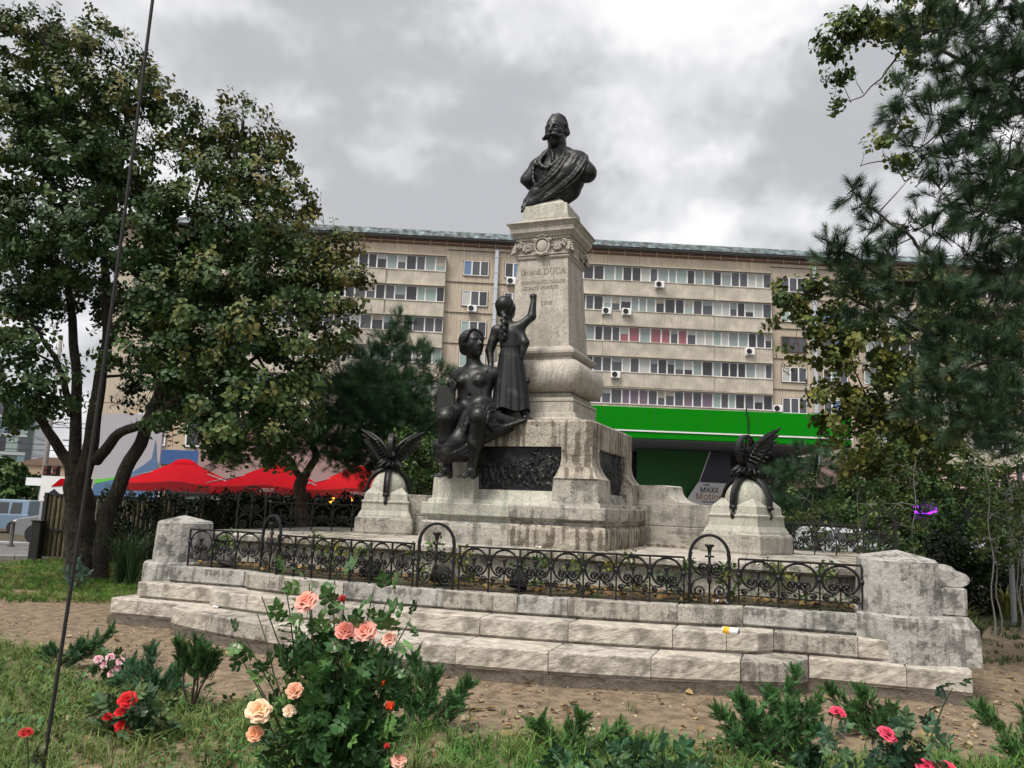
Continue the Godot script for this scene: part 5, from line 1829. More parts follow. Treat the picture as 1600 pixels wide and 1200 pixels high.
func build_station():
	var c := thing("filling_station_canopy", "bright green filling station canopy with a thin white stripe", "canopy", Transform3D(Basis(Vector3.UP, deg_to_rad(0.6)), Vector3(8.3, -0.4, -34)))
	var f := MB.new()
	f.box(Vector3(0, 5.93, -6), Vector3(12.3, 0.98, 12), 0.02)
	part("fascia", f.done(), M.green, c)
	var f2 := MB.new()
	f2.box(Vector3(0, 5.245, -6.005), Vector3(12.29, 0.29, 11.98), 0.02)
	part("lower_fascia", f2.done(), M.green, c)
	var pj := MB.new()
	for i in 5: pj.box(Vector3(-4.4 + i * 2.2, 5.93, 0.0), Vector3(0.02, 0.97, 0.008))
	part("panel_joints", pj.done(), M.green_dark, c)
	var s := MB.new()
	s.box(Vector3(0, 5.415, -6), Vector3(12.34, 0.06, 12.04))
	part("white_stripe", s.done(), M.white, c)
	var sf := MB.new()
	sf.box(Vector3(0, 5.075, -6), Vector3(12.0, 0.06, 11.7))
	part("soffit", sf.done(), M.soffit, c)
	for x in [-5.0, 5.2]:
		var p := MB.new()
		p.box(Vector3(x, 2.3, -9), Vector3(0.5, 5.5, 0.5), 0.03)
		part("column", p.done(), M.green_dark, c)
	var cable := MB.new()
	cable.tube(PackedVector3Array([Vector3(1.65, 6.6, 0.06), Vector3(1.67, 6.35, 0.05), Vector3(1.75, 6.1, 0.05), Vector3(1.73, 5.8, 0.05), Vector3(1.76, 5.5, 0.05)]), 0.03, 5)
	part("hanging_cable", cable.done(), M.black, c)
	# shop behind
	var sh := thing("station_shop", "dark shop front under the green canopy with green and navy panels", "shop", Transform3D(Basis.IDENTITY, Vector3(9, -0.5, -41)))
	var w := MB.new()
	w.box(Vector3(-0.5, 2.6, -2), Vector3(14, 5.2, 4))
	part("wall", w.done(), M.dark_wall, sh)
	var gp := MB.new()
	gp.prism(PackedVector2Array([Vector2(-2.9, 0.2), Vector2(-1.2, 0.2), Vector2(0.55, 5.1), Vector2(-2.9, 5.1)]), 2.3, 2.42)
	part("green_panel", gp.done(), M.green_dark, sh)
	var np := MB.new()
	np.prism(PackedVector2Array([Vector2(-1.15, 0.2), Vector2(1.55, 0.2), Vector2(1.55, 5.1), Vector2(0.6, 5.1)]), 2.3, 2.42)
	part("navy_panel", np.done(), M.navy, sh)
	var ln := MB.new()
	ln.prism(PackedVector2Array([Vector2(-1.2, 0.2), Vector2(-1.15, 0.2), Vector2(0.6, 5.1), Vector2(0.55, 5.1)]), 2.3, 2.45)
	part("white_line", ln.done(), M.white, sh)
	var db := MB.new()
	db.prism(PackedVector2Array([Vector2(-3.9, 0.2), Vector2(-3.0, 0.2), Vector2(-3.0, 2.6)]), 2.3, 2.4)
	part("navy_corner", db.done(), M.navy, sh)
	var gl := MB.new()
	gl.box(Vector3(3.0, 2.2, 0.02), Vector3(2.6, 3.6, 0.08))
	part("shop_window", gl.done(), M.glass_dark, sh)
	# the sign
	var sg := thing("advertising_sign", "grey slanted sign reading MAXX Motion beside the right domed pier", "sign", Transform3D(Basis.IDENTITY, Vector3(8.32, 2.12, -38.2)))
	var pb := MB.new()
	pb.prism(PackedVector2Array([Vector2(0.06, 0.0), Vector2(1.9, -0.04), Vector2(1.95, 0.02), Vector2(2.2, 0.98), Vector2(0.64, 1.0), Vector2(0.55, 0.94), Vector2(0.0, 0.08)]), 0, 0.08)
	part("board", pb.done(), plain(L(0.75, 0.76, 0.77), 0.4), sg)
	for q in [["OMV", 0.98, 0.88, 0.12, M.black], ["MAXX", 1.1, 0.64, 0.34, M.black], ["Motion", 1.12, 0.33, 0.42, plain(L(0.42, 0.2, 0.03), 0.4)], ["Performance Fuels", 1.3, 0.1, 0.13, M.black]]:
		part("lettering", text_mesh(q[0], q[3], 0.02, false), q[4], sg, Transform3D(Basis.IDENTITY, Vector3(q[1], q[2], 0.095)))
	var bs := thing("small_sign", "small white sign with two dark lines low on the green panel", "sign", Transform3D(Basis.IDENTITY, Vector3(7.1, 2.15, -38.2)))
	var bb := MB.new()
	bb.prism(PackedVector2Array([Vector2(-0.5, 0.0), Vector2(0.5, 0.0), Vector2(0.78, 0.42), Vector2(-0.5, 0.42)]), 0, 0.05)
	part("board", bb.done(), plain(L(0.42, 0.44, 0.45), 0.4), bs)
	for q in [["GET", 0.29], ["ONE", 0.12]]: part("lettering", text_mesh(q[0], 0.15, 0.02, false), M.black, bs, Transform3D(Basis.IDENTITY, Vector3(0.05, q[1], 0.055)))
	# annex right of the shop
	var an := thing("annex", "low beige annex with two windows behind the small pine", "building", Transform3D(Basis.IDENTITY, Vector3(22, -0.6, -50)))
	var aw := MB.new()
	aw.box(Vector3(0, 2.6, 0), Vector3(15, 5.2, 8))
	part("wall", aw.done(), M.pink_wall if false else M.beige, an)
	var ar := MB.new()
	ar.box(Vector3(0, 5.3, 0.2), Vector3(15.6, 0.25, 8.8), 0.03)
	part("roof", ar.done(), M.kerb, an)
	for x in [-6.2, -3.4, 0.2, 3.0, 5.6]: window(an, x, 3.2, 4.04, 1.3, 1.7, M.glass_dark, M.pvc)
	# purple neon of a bar
	var ne := thing("neon_sign", "glowing purple curved neon sign seen through the bushes", "neon sign", Transform3D(Basis.IDENTITY, Vector3(14.3, 2.05, -28)))
	var nm := plain(L(0.2, 0.02, 0.5), 0.4)
	nm.emission_enabled = true
	nm.emission = Color(0.62, 0.08, 1.0)
	nm.emission_energy_multiplier = 1.2
	var nt := MB.new()
	var pts := PackedVector3Array()
	for k in 14: pts.append(Vector3(-0.5 + k * 0.075, -0.12 * sin(PI * k / 13.0) + 0.02, 0))
	nt.tube(pts, 0.035, 6)
	nt.tube(PackedVector3Array([Vector3(-0.38, 0.1, 0), Vector3(-0.3, 0.26, 0), Vector3(-0.2, 0.1, 0)]), 0.025, 6)
	nt.tube(PackedVector3Array([Vector3(0.42, 0.08, 0), Vector3(0.55, 0.18, 0), Vector3(0.62, 0.05, 0)]), 0.03, 6)
	part("neon_tube", nt.done(), nm, ne)
	var nb := MB.new()
	nb.box(Vector3(0, 0.05, -0.12), Vector3(2.6, 0.7, 0.08), 0.02)
	part("backing_board", nb.done(), M.dark_wall, ne)
	var nl := OmniLight3D.new()
	nl.name = "neon_light"
	nl.light_color = Color(0.62, 0.1, 1.0)
	nl.light_energy = 0.15
	nl.light_size = 0.2
	nl.omni_range = 6.0
	nl.shadow_enabled = true
	nl.position = Vector3(0, 0.02, 0.15)
	ne.add_child(nl)
	# terrace building behind the neon
	var tb := thing("terrace_building", "dim beige ground floor terrace behind the right hand bushes", "building", Transform3D(Basis.IDENTITY, Vector3(20, -0.3, -33)))
	var tw := MB.new()
	tw.box(Vector3(0, 1.6, 0), Vector3(14, 3.2, 6))
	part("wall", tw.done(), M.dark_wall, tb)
	var tr := MB.new()
	tr.stack([[-7.4, 7.4, -3.4, 4.2, 3.2], [-7.4, 7.4, -3.4, 3.2, 4.0]])
	part("roof", tr.done(), M.pink_wall, tb)

func car(label: String, xf: Transform3D, paint: Color, van: bool):
	var c := thing("parked_car", label, "car", xf, "cars parked along the street")
	var pm := plain(paint, 0.28, 0.3)
	pm.clearcoat_enabled = true
	pm.clearcoat = 0.6
	# side outline: x forward
	var side := [[-2.1, 0.3], [-2.18, 0.75], [-2.12, 1.0], [1.1, 0.98], [1.95, 0.82], [2.15, 0.62], [2.15, 0.32]]
	var b := MB.new()
	var lo := PackedVector2Array()
	for q in side: lo.append(Vector2(q[0], q[1]))
	lo.append(Vector2(1.75, 0.25)); lo.append(Vector2(-1.8, 0.25))
	var rings := []
	for q in [[-0.87, 0.94], [-0.8, 1.0], [0.8, 1.0], [0.87, 0.94]]:
		var r := PackedVector3Array()
		for p in lo: r.append(Vector3(p.x * (0.98 + 0.02 * q[1]), 0.3 + (p.y - 0.3) * q[1], q[0]))
		rings.append(r)
	b.loft(rings)
	part("body", b.done(), pm, c)
	var h := 1.75 if van else 1.45
	var cab := MB.new()
	var x0 := -2.05 if van else -1.75
	cab.stack([[x0, 1.15, -0.8, 0.8, 0.97], [x0 + (0.05 if van else 0.45), 0.5, -0.68, 0.68, h - 0.05], [x0 + (0.12 if van else 0.55), 0.35, -0.6, 0.6, h]])
	part("cabin", cab.done(), pm, c)
	for s in [-1.0, 1.0]:
		for q in [[x0 + 0.35, x0 + 1.0], [x0 + 1.08, x0 + 1.85], [x0 + 1.93, x0 + 2.72]]:
			var g := MB.new()
			var d := 0.02
			var za := 0.775
			var zb := 0.70
			g.put(PackedVector3Array([Vector3(q[0], 1.02, s * (za + d)), Vector3(q[1], 1.02, s * (za + d)), Vector3(q[1] - 0.06, h - 0.14, s * (zb + d)), Vector3(q[0], 1.02, s * (za + d)), Vector3(q[1] - 0.06, h - 0.14, s * (zb + d)), Vector3(q[0] + 0.06, h - 0.14, s * (zb + d))]), false, 1 if s > 0 else 2)
			part("side_window", g.done(), M.glass_dark, c)
		for x in [-1.35, 1.35]:
			var ty := MB.new()
			var wx := Transform3D(Basis(Vector3.RIGHT, PI / 2), Vector3(x, 0.32, s * 0.8))
			ty.lathe([[0.2, -0.1], [0.3, -0.1], [0.325, -0.07], [0.325, 0.07], [0.3, 0.1], [0.2, 0.1]], 20, wx, false)
			var wh := part("wheel", ty.done(), M.rubber, c)
			var rm := MB.new()
			for k in 7: rm.box(Vector3(0.1, s * 0.075, 0), Vector3(0.2, 0.03, 0.04), 0.0, wx * Transform3D(Basis(Vector3.UP, TAU * k / 7.0), Vector3.ZERO))
			rm.lathe([[0.185, -0.06], [0.205, -0.1], [0.21, 0.1], [0.185, 0.06]], 18, wx, false)
			part("rim", rm.done(), plain(L(0.5, 0.5, 0.52), 0.3, 0.7), wh)
		var hl := MB.new()
		hl.ball(Vector3(2.08, 0.7, s * 0.66), Vector3(0.1, 0.08, 0.16), 8)
		part("headlight", hl.done(), M.glass_white, c)
	var ws := MB.new()
	ws.quad(Vector3(1.13, 1.0, 0.72), Vector3(1.13, 1.0, -0.72), Vector3(0.53, h - 0.08, -0.62), Vector3(0.53, h - 0.08, 0.62))
	part("windscreen", ws.done(), M.glass_dark, c, Transform3D(Basis.IDENTITY, Vector3(0.025, 0.012, 0)))

func build_left_street():
	car("silver car whose nose and wheel show left of the bamboo fence", Transform3D(Basis(Vector3.UP, deg_to_rad(184)), Vector3(-14.75, ground_y(0, -29), -29.0)), L(0.2, 0.21, 0.22), false)
	car("grey blue estate car crossing the street at the left edge", Transform3D(Basis(Vector3.UP, deg_to_rad(176)), Vector3(-27.1, ground_y(0, -44), -44.0)), L(0.16, 0.24, 0.34), true)
	car("dark red car furthest back at the left edge", Transform3D(Basis(Vector3.UP, deg_to_rad(176)), Vector3(-37.0, ground_y(0, -56), -56.0)), L(0.16, 0.02, 0.02), false)
	car("pale car behind the right rear iron fence", Transform3D(Basis(Vector3.UP, deg_to_rad(3)), Vector3(11.2, ground_y(0, -27) + 0.05, -27.0)), L(0.5, 0.52, 0.55), false)
	car("white car half hidden by shrubs at the right edge", Transform3D(Basis(Vector3.UP, deg_to_rad(-4)), Vector3(17.2, ground_y(0, -26), -26.0)), L(0.7, 0.72, 0.75), true)
	# bollards
	var bp := MB.new()
	bp.lathe([[0.1, 0.0], [0.1, 0.03], [0.045, 0.035], [0.045, 0.66], [0.03, 0.7], [0.002, 0.71]], 12)
	var bm := bp.done()
	for q in [[-14.3, -23.9, "black bollard in front of the silver car's wheel"], [-17.9, -25.6, "black bollard further left on the pavement edge"]]:
		var o := thing("bollard", q[2], "bollard", at(q[0], ground_y(0, q[1]), q[1]), "bollards along the street")
		part("post", bm, M.black, o)
	# bamboo screen with posts
	var x := -10.85
	var i := 0
	var sc := thing("bamboo_screen", "olive bamboo screen fence with dark posts behind the left tree", "fence", Transform3D(Basis(Vector3.UP, deg_to_rad(2)), Vector3(-10.6, 0.0, -18.9)))
	while i < 7:
		var p := MB.new()
		for k in 11: p.tube(PackedVector3Array([Vector3(i * 1.25 + 0.11 * k + 0.07, 0.12, 0.012 * (k % 2)), Vector3(i * 1.25 + 0.11 * k + 0.07, 1.5, 0.012 * (k % 2))]), 0.054, 5, true)
		part("bamboo_panel", p.done(), M.bamboo, sc)
		var po := MB.new()
		po.box(Vector3(i * 1.25, 0.78, 0.06), Vector3(0.07, 1.56, 0.07))
		part("post", po.done(), M.black, sc)
		var rl := MB.new()
		rl.box(Vector3(i * 1.25 + 0.625, 0.72, 0.075), Vector3(1.16, 0.05, 0.03))
		rl.box(Vector3(i * 1.25 + 0.625, 1.52, 0.03), Vector3(1.16, 0.04, 0.06))
		part("rail", rl.done(), M.black, sc)
		i += 1
	var bx := thing("utility_box", "black cabinet at the left end of the bamboo screen", "cabinet", at(-10.62, 0.0, -18.7, 2))
	var bxm := MB.new()
	bxm.box(Vector3(0, 0.45, 0), Vector3(0.22, 0.9, 0.22), 0.02)
	part("casing", bxm.done(), M.black, bx)
	var lidm := MB.new()
	lidm.box(Vector3(0, 0.92, 0), Vector3(0.25, 0.04, 0.25), 0.01)
	part("lid", lidm.done(), M.iron_old, bx)
	# parasols
	var names_ := ["left most red parasol, behind the big left tree", "middle red parasol partly hidden by the forked trunk", "right most red parasol beside the left domed pier"]
	for k in 3:
		var px: float = [-8.6, -6.15, -4.0][k]
		var o := thing("parasol", names_[k], "parasol", at(px, -0.05, -21.6, [14, 4, 8][k]), "red restaurant parasols")
		var h := 1.42
		var cn := MB.new()
		var ring := func(s: float, y: float, sag: float) -> PackedVector3Array:
			var q := PackedVector3Array()
			for e in 32:
				var a := TAU * (e + 0.5) / 32.0
				var m := 1.0 / maxf(absf(cos(a)), absf(sin(a)))
				var cx: float = s * m * cos(a)
				var cz: float = s * m * sin(a)
				var edge := absf(fmod(a / (PI / 2) + 0.0, 1.0) - 0.5) * 2.0
				q.append(Vector3(cx, y - sag * (1.0 - edge * edge), cz))
			return q
		cn.loft([ring.call(h, 2.02, 0.1), ring.call(h * 0.8, 2.12, 0.1), ring.call(h * 0.6, 2.24, 0.07), ring.call(h * 0.25, 2.46, 0.02), ring.call(0.2, 2.52, 0.0)], true, false)
		part("canopy", cn.done(), M.red, o)
		var vl := MB.new()
		vl.loft([ring.call(h * 1.005, 1.78, 0.05), ring.call(h * 1.005, 2.02, 0.1)], false, false)
		part("valance", vl.done(), M.red, o)
		var cp := MB.new()
		cp.loft([ring.call(0.33, 2.49, 0.03), ring.call(0.17, 2.59, 0.0), ring.call(0.02, 2.62, 0.0)], true, false)
		part("vent_cap", cp.done(), M.red, o)
		var pole := MB.new()
		pole.tube(PackedVector3Array([Vector3(0, 0, 0), Vector3(0, 2.53, 0)]), 0.035, 8)
		part("pole", pole.done(), M.grey_pole, o)
		for e in 4:
			var rb := MB.new()
			var a := PI / 4 + PI / 2 * e
			rb.tube(PackedVector3Array([Vector3(0, 2.45, 0), Vector3(cos(a) * h * 1.38, 1.99, sin(a) * h * 1.38)]), 0.014, 4)
			part("rib", rb.done(), M.grey_pole, o)
		if k > 0:
			part("lettering", text_mesh("URSUS", 0.12, 0.004, false), M.white, o, Transform3D(Basis.IDENTITY, Vector3(0.1, 1.87, h * 1.01)))
	# restaurant
	var rs := thing("restaurant", "dim restaurant front with pink upper wall behind the parasols", "building", Transform3D(Basis.IDENTITY, Vector3(-6.2, -0.2, -26)))
	var rw := MB.new()
	rw.box(Vector3(0, 1.2, -1), Vector3(9.4, 2.4, 2))
	part("ground_floor", rw.done(), M.dark_wall, rs)
	var ru := MB.new()
	ru.box(Vector3(0.4, 3.2, -1.4), Vector3(8.6, 1.6, 2))
	part("upper_wall", ru.done(), M.pink_wall, rs)
	for q in [[-3.6, 1.5, 1.5], [-1.4, 1.5, 1.4], [1.9, 1.35, 1.2]]: window(rs, q[0], q[1], 0.05, q[2], 0.75, M.glass_pale if q[0] < 0 else M.glass_dark, M.black)
	for k in 2:
		var lp := thing("wall_lamp", ["left of two lit amber lamps under the right red parasol", "right of two lit amber lamps under the right red parasol"][k], "lamp", Transform3D(Basis.IDENTITY, Vector3([-4.82, -4.19][k], 1.7, -22.4)), "amber lamps of the restaurant")
		var lm := plain(L(0.8, 0.5, 0.15), 0.4)
		lm.emission_enabled = true
		lm.emission = Color(1.0, 0.66, 0.22)
		lm.emission_energy_multiplier = 1.5
		var lb := MB.new()
		lb.lathe([[0.02, -0.2], [0.07, -0.17], [0.085, 0.0], [0.075, 0.17], [0.02, 0.19]], 10)
		part("lamp_glass", lb.done(), lm, lp)
		var cpm := MB.new()
		cpm.lathe([[0.02, 0.19], [0.09, 0.2], [0.03, 0.28], [0.01, 0.6]], 8)
		part("lamp_cap", cpm.done(), M.black, lp)
		var ol := OmniLight3D.new()
		ol.name = "lamp_light"
		ol.light_color = Color(1.0, 0.66, 0.25)
		ol.light_energy = 0.12
		ol.light_size = 0.08
		ol.omni_range = 6.0
		ol.shadow_enabled = true
		lp.add_child(ol)
	# house with blue sign
	var hs := thing("beige_house", "beige house with a blue board between the left tree's branches", "building", Transform3D(Basis.IDENTITY, Vector3(-12.6, -0.3, -33)))
	var hw := MB.new()
	hw.box(Vector3(0.2, 2.7, -3), Vector3(6.5, 5.4, 6))
	part("wall", hw.done(), M.beige, hs)
	for q in [[-2.0, 4.5], [0.0, 4.5], [2.0, 4.5], [-2.0, 2.1], [2.0, 2.1]]: window(hs, q[0], q[1], 0.04, 1.2, 1.3, M.glass_dark, M.pvc)
	var bl := MB.new()
	bl.box(Vector3(-0.4, 3.4, 0.08), Vector3(2.3, 0.6, 0.1), 0.01)
	part("blue_board", bl.done(), plain(L(0.03, 0.09, 0.25), 0.5), hs)
	# billboard
	var bb := thing("billboard", "white billboard with a green sweep and blue church silhouette", "billboard", Transform3D(Basis.IDENTITY, Vector3(-11.35, 1.3, -24.2)))
	var bo := MB.new()
	bo.box(Vector3(0.0, 1.3, -0.05), Vector3(1.9, 2.7, 0.08))
	part("board", bo.done(), plain(L(0.38, 0.38, 0.42), 0.5), bb)
	var sw := MB.new()
	var pl := PackedVector2Array()
	for k in 9: pl.append(Vector2(-0.9 + k * 0.22, 0.68 + 0.5 * pow(k / 8.0, 1.6)))
	for k in 9: pl.append(Vector2(0.86 - k * 0.22, 1.0 - 0.46 * k / 8.0))
	sw.prism(pl, 0.0, 0.012)
	part("green_sweep", sw.done(), plain(L(0.12, 0.5, 0.06), 0.5), bb)
	var ch := MB.new()
	ch.prism(PackedVector2Array([Vector2(-0.92, 0.1), Vector2(0.92, 0.1), Vector2(0.92, 1.2), Vector2(0.85, 1.35), Vector2(0.78, 1.9), Vector2(0.72, 1.35), Vector2(0.5, 1.15), Vector2(0.0, 0.8), Vector2(-0.92, 0.52)]), 0.004, 0.016)
	part("blue_silhouette", ch.done(), plain(L(0.08, 0.16, 0.3), 0.5), bb)
	for s in [-0.8, 0.8]:
		var lg := MB.new()
		lg.box(Vector3(s, -0.65, -0.12), Vector3(0.1, 1.5, 0.08))
		part("leg", lg.done(), M.grey_pole, bb)
	var b2 := thing("advert_board", "small white board with a red and navy mark above the bamboo screen", "sign", Transform3D(Basis.IDENTITY, Vector3(-12.85, 1.35, -23.4)))
	var bo2 := MB.new()
	bo2.box(Vector3(0, 0.3, 0), Vector3(1.0, 0.72, 0.06))
	part("board", bo2.done(), M.white, b2)
	var rd := MB.new()
	rd.prism(PackedVector2Array([Vector2(-0.2, 0.36), Vector2(0.05, 0.6), Vector2(0.42, 0.6), Vector2(0.2, 0.4)]), 0.032, 0.045)
	part("red_mark", rd.done(), M.red, b2)
	var nv := MB.new()
	nv.prism(PackedVector2Array([Vector2(-0.4, 0.06), Vector2(-0.1, 0.3), Vector2(0.2, 0.06), Vector2(0.05, 0.04), Vector2(-0.12, 0.18)]), 0.032, 0.045)
	part("navy_mark", nv.done(), M.navy, b2)
	for s in [-0.42, 0.42]:
		var lg := MB.new()
		lg.box(Vector3(s, -0.75, 0), Vector3(0.07, 1.4, 0.06))
		part("leg", lg.done(), M.grey_pole, b2)
	# far street
	var tw := thing("glass_tower", "blue glass office tower with white floor bands at the left edge", "building", Transform3D(Basis(Vector3.UP, deg_to_rad(18)), Vector3(-101, -1, -160)))
	var core := MB.new()
	core.box(Vector3(0, 9, 0), Vector3(15, 18, 14))
	part("glass_body", core.done(), plain(L(0.14, 0.2, 0.24), 0.15), tw)
	for k in 5:
		var fb := MB.new()
		fb.box(Vector3(0, 2.0 + 3.5 * k, 0), Vector3(15.3, 0.55, 14.3))
		part("floor_band", fb.done(), plain(L(0.42, 0.45, 0.46), 0.5), tw)
		for m in 7:
			var pn := MB.new()
			pn.box(Vector3(-6.4 + 2.13 * m, 3.75 + 3.5 * k, 7.03), Vector3(1.9, 2.7, 0.1))
			part("pane", pn.done(), [M.glass_mid, M.glass_teal, M.glass_dark, plain(L(0.16, 0.24, 0.3), 0.15)][(m * 3 + k * 5) % 4], tw)
	var fin := MB.new()
	fin.box(Vector3(7.2, 9.2, 6.8), Vector3(1.0, 18.4, 1.0))
	part("corner_fin", fin.done(), plain(L(0.06, 0.08, 0.09), 0.4), tw)
	var mb2 := thing("brick_building", "far tan apartment house at the end of the street", "building", Transform3D(Basis(Vector3.UP, deg_to_rad(12)), Vector3(-50, -1.0, -92)))
	var mw := MB.new()
	mw.box(Vector3(0, 2.6, -4), Vector3(11, 5.2, 8))
	part("wall", mw.done(), M.beige, mb2)
	var mr := MB.new()
	mr.stack([[-5.7, 5.7, -8.2, 0.2, 5.2], [-3.0, 3.0, -6.0, -2.0, 6.2]])
	part("roof", mr.done(), M.bark_red, mb2)
	for k in 8: window(mb2, -4.4 + (k % 4) * 2.9, 1.8 + (k / 4) * 2.1, 0.05, 1.3, 1.2, M.glass_dark, M.pvc)
	# poles, lamps, lights and wires
	var pole := thing("street_pole", "tall slim grey pole with a white street plate", "pole", at(-25.6, -0.75, -45))
	var pm := MB.new()
	pm.lathe([[0.17, 0.0], [0.13, 4.0], [0.1, 11.0], [0.01, 11.01]], 10)
	part("mast", pm.done(), M.kerb, pole)
	var pt := MB.new()
	pt.box(Vector3(-0.15, 2.75, 0.2), Vector3(1.35, 0.42, 0.05))
	part("street_plate", pt.done(), M.white, pole)
	for k in 2:
		var lp := thing("street_lamp", ["curved street lamp in the gap between the left tree's stems", "street lamp further back between the left tree's stems"][k], "street lamp", at([-32.4, -42.0][k], -0.75, [-60.0, -80.0][k]), "street lamps along the road")
		var mm := MB.new()
		mm.tube(PackedVector3Array([Vector3(0, 0, 0), Vector3(0, 6.2, 0), Vector3(-0.1, 6.8, 0), Vector3(-0.6, 7.1, 0), Vector3(-1.6, 7.2, 0)]), [0.1, 0.08, 0.07, 0.05, 0.04], 7)
		part("mast", mm.done(), M.grey_pole, lp)
		var hd := MB.new()
		hd.ball(Vector3(-1.8, 7.2, 0), Vector3(0.4, 0.09, 0.16), 8)
		part("lamp_head", hd.done(), M.kerb, lp)
	for k in 2:
		var tl := thing("traffic_light", ["left traffic light over the street, facing away", "right traffic light over the street, facing away"][k], "traffic light", at([-22.6, -22.15][k], -0.75, -40), "traffic lights at the crossing")
		var mm := MB.new()
		mm.tube(PackedVector3Array([Vector3(0, 0, 0), Vector3(0, 2.9, 0)]), 0.05, 6)
		part("post", mm.done(), M.black, tl)
		var hd := MB.new()
		hd.box(Vector3(0, 3.15, 0.05), Vector3(0.3, 0.8, 0.25), 0.04)
		part("signal_head", hd.done(), M.black, tl)
		var lens := MB.new()
		for j in 3: lens.lathe([[0.001, 0.0], [0.09, 0.01], [0.1, 0.06]], 10, Transform3D(Basis(Vector3.RIGHT, PI / 2), Vector3(0, 2.92 + 0.24 * j, 0.18)), false)
		part("lens_hoods", lens.done(), plain(L(0.1, 0.015, 0.012), 0.4), tl)
	for k in 5:
		var wr := MB.new()
		var pts := PackedVector3Array()
		var y0: float = [7.6, 6.4, 5.6, 5.0, 4.2][k]
		for j in 9: pts.append(Vector3(-60.0 + j * 8.0, y0 + 0.28 * pow(j / 4.0 - 1.0, 2.0) - [0.0, 0.08, -0.05, 0.12, 0.0][k] * j, -55.0))
		wr.tube(pts, 0.025, 4)
		tag(part("overhead_wire", wr.done(), M.black, self), "thin overhead wire over the street, %s from the top" % ["first", "second", "third", "fourth", "fifth"][k], "wire", "overhead wires")
	for q in [[8.6, -14.0, 2.55, "left of two slim grey poles at the right edge"], [8.95, -14.2, 2.6, "right of two slim grey poles at the right edge"]]:
		var fp := thing("slim_pole", q[3], "pole", at(q[0], 0, q[1]), "slim poles at the right edge")
		var mm := MB.new()
		mm.lathe([[0.045, 0], [0.045, q[2]], [0.06, q[2] + 0.01], [0.05, q[2] + 0.05], [0.002, q[2] + 0.06]], 8)
		part("post", mm.done(), M.grey_pole, fp)

# ---------------------------------------------------------------- foliage
func leaf_shape(mb: MB, base: Vector3, d: Vector3, n: Vector3, ln: float, wd: float, fold := 0.12):
	var s := d.cross(n).normalized()
	var up := s.cross(d).normalized()
	var tip := base + d * ln - up * ln * 0.1
	var a := base + d * ln * 0.3 + s * wd * 0.5 + up * wd * fold
	var a2 := base + d * ln * 0.66 + s * wd * 0.4 + up * wd * fold * 0.7
	var b := base + d * ln * 0.3 - s * wd * 0.5 + up * wd * fold
	var b2 := base + d * ln * 0.66 - s * wd * 0.4 + up * wd * fold * 0.7
	var m := base + d * ln * 0.5
	mb.put(PackedVector3Array([base, a, m, a, a2, m, a2, tip, m, base, m, b, b, m, b2, b2, m, tip]), false, 1)
func sprig(leaves: int, ln: float, wd: float, stem: float, droop: float, sd: int) -> ArrayMesh:
	var r := RandomNumberGenerator.new()
	r.seed = sd
	var mb := MB.new()
	mb.tint = Color(0.5, 0.42, 0.3)
	mb.tube(PackedVector3Array([Vector3.ZERO, Vector3(0, stem * 0.5, 0.01), Vector3(0, stem, 0)]), 0.004, 3, false, false)
	for i in leaves:
		var t := (i + 0.4) / leaves
		var a := i * 2.4 + r.randf_range(-0.5, 0.5)
		var o := Vector3(cos(a), 0.35, sin(a)).normalized()
		var k := r.randf_range(0.8, 1.2)
		mb.tint = Color.WHITE * r.randf_range(0.75, 1.2)
		var d := (o + Vector3(0, 0.25 - droop, 0)).normalized()
		var n := (Vector3.UP + Vector3(r.randf_range(-0.6, 0.6), 0, r.randf_range(-0.6, 0.6))).normalized()
		if absf(d.dot(n)) > 0.9: n = Vector3.RIGHT
		leaf_shape(mb, Vector3(0, stem * t, 0) + o * 0.02, d, n, ln * k, wd * k)
	return mb.done()
func needle_tuft(needles: int, ln: float, wd: float, stem: float, spread: float, sd: int) -> ArrayMesh:
	var r := RandomNumberGenerator.new()
	r.seed = sd
	var mb := MB.new()
	mb.tint = Color(0.9, 0.6, 0.4)
	mb.tube(PackedVector3Array([Vector3(0, -stem * 0.6, 0), Vector3(0, stem, 0)]), 0.006, 3, false, false)
	for i in needles:
		var t := (i + 0.5) / needles
		var a := i * 2.39996
		var o := Vector3(cos(a), 0, sin(a))
		var d := (o * spread * (1.15 - 0.6 * t) + Vector3(0, 0.75 + 0.5 * t, 0) + Vector3(r.randf_range(-0.2, 0.2), r.randf_range(-0.2, 0.2), r.randf_range(-0.2, 0.2))).normalized()
		var p := Vector3(0, stem * t, 0)
		var s := d.cross(Vector3(0.3, 0.5, 0.8)).normalized() * wd * 0.5
		var l := ln * r.randf_range(0.75, 1.1)
		mb.tint = Color.WHITE * r.randf_range(0.7, 1.25)
		mb.put(PackedVector3Array([p - s, p + s, p + d * l * 0.7 + s * 0.9, p - s, p + d * l * 0.7 + s * 0.9, p + d * l]), false, 1)
	return mb.done()
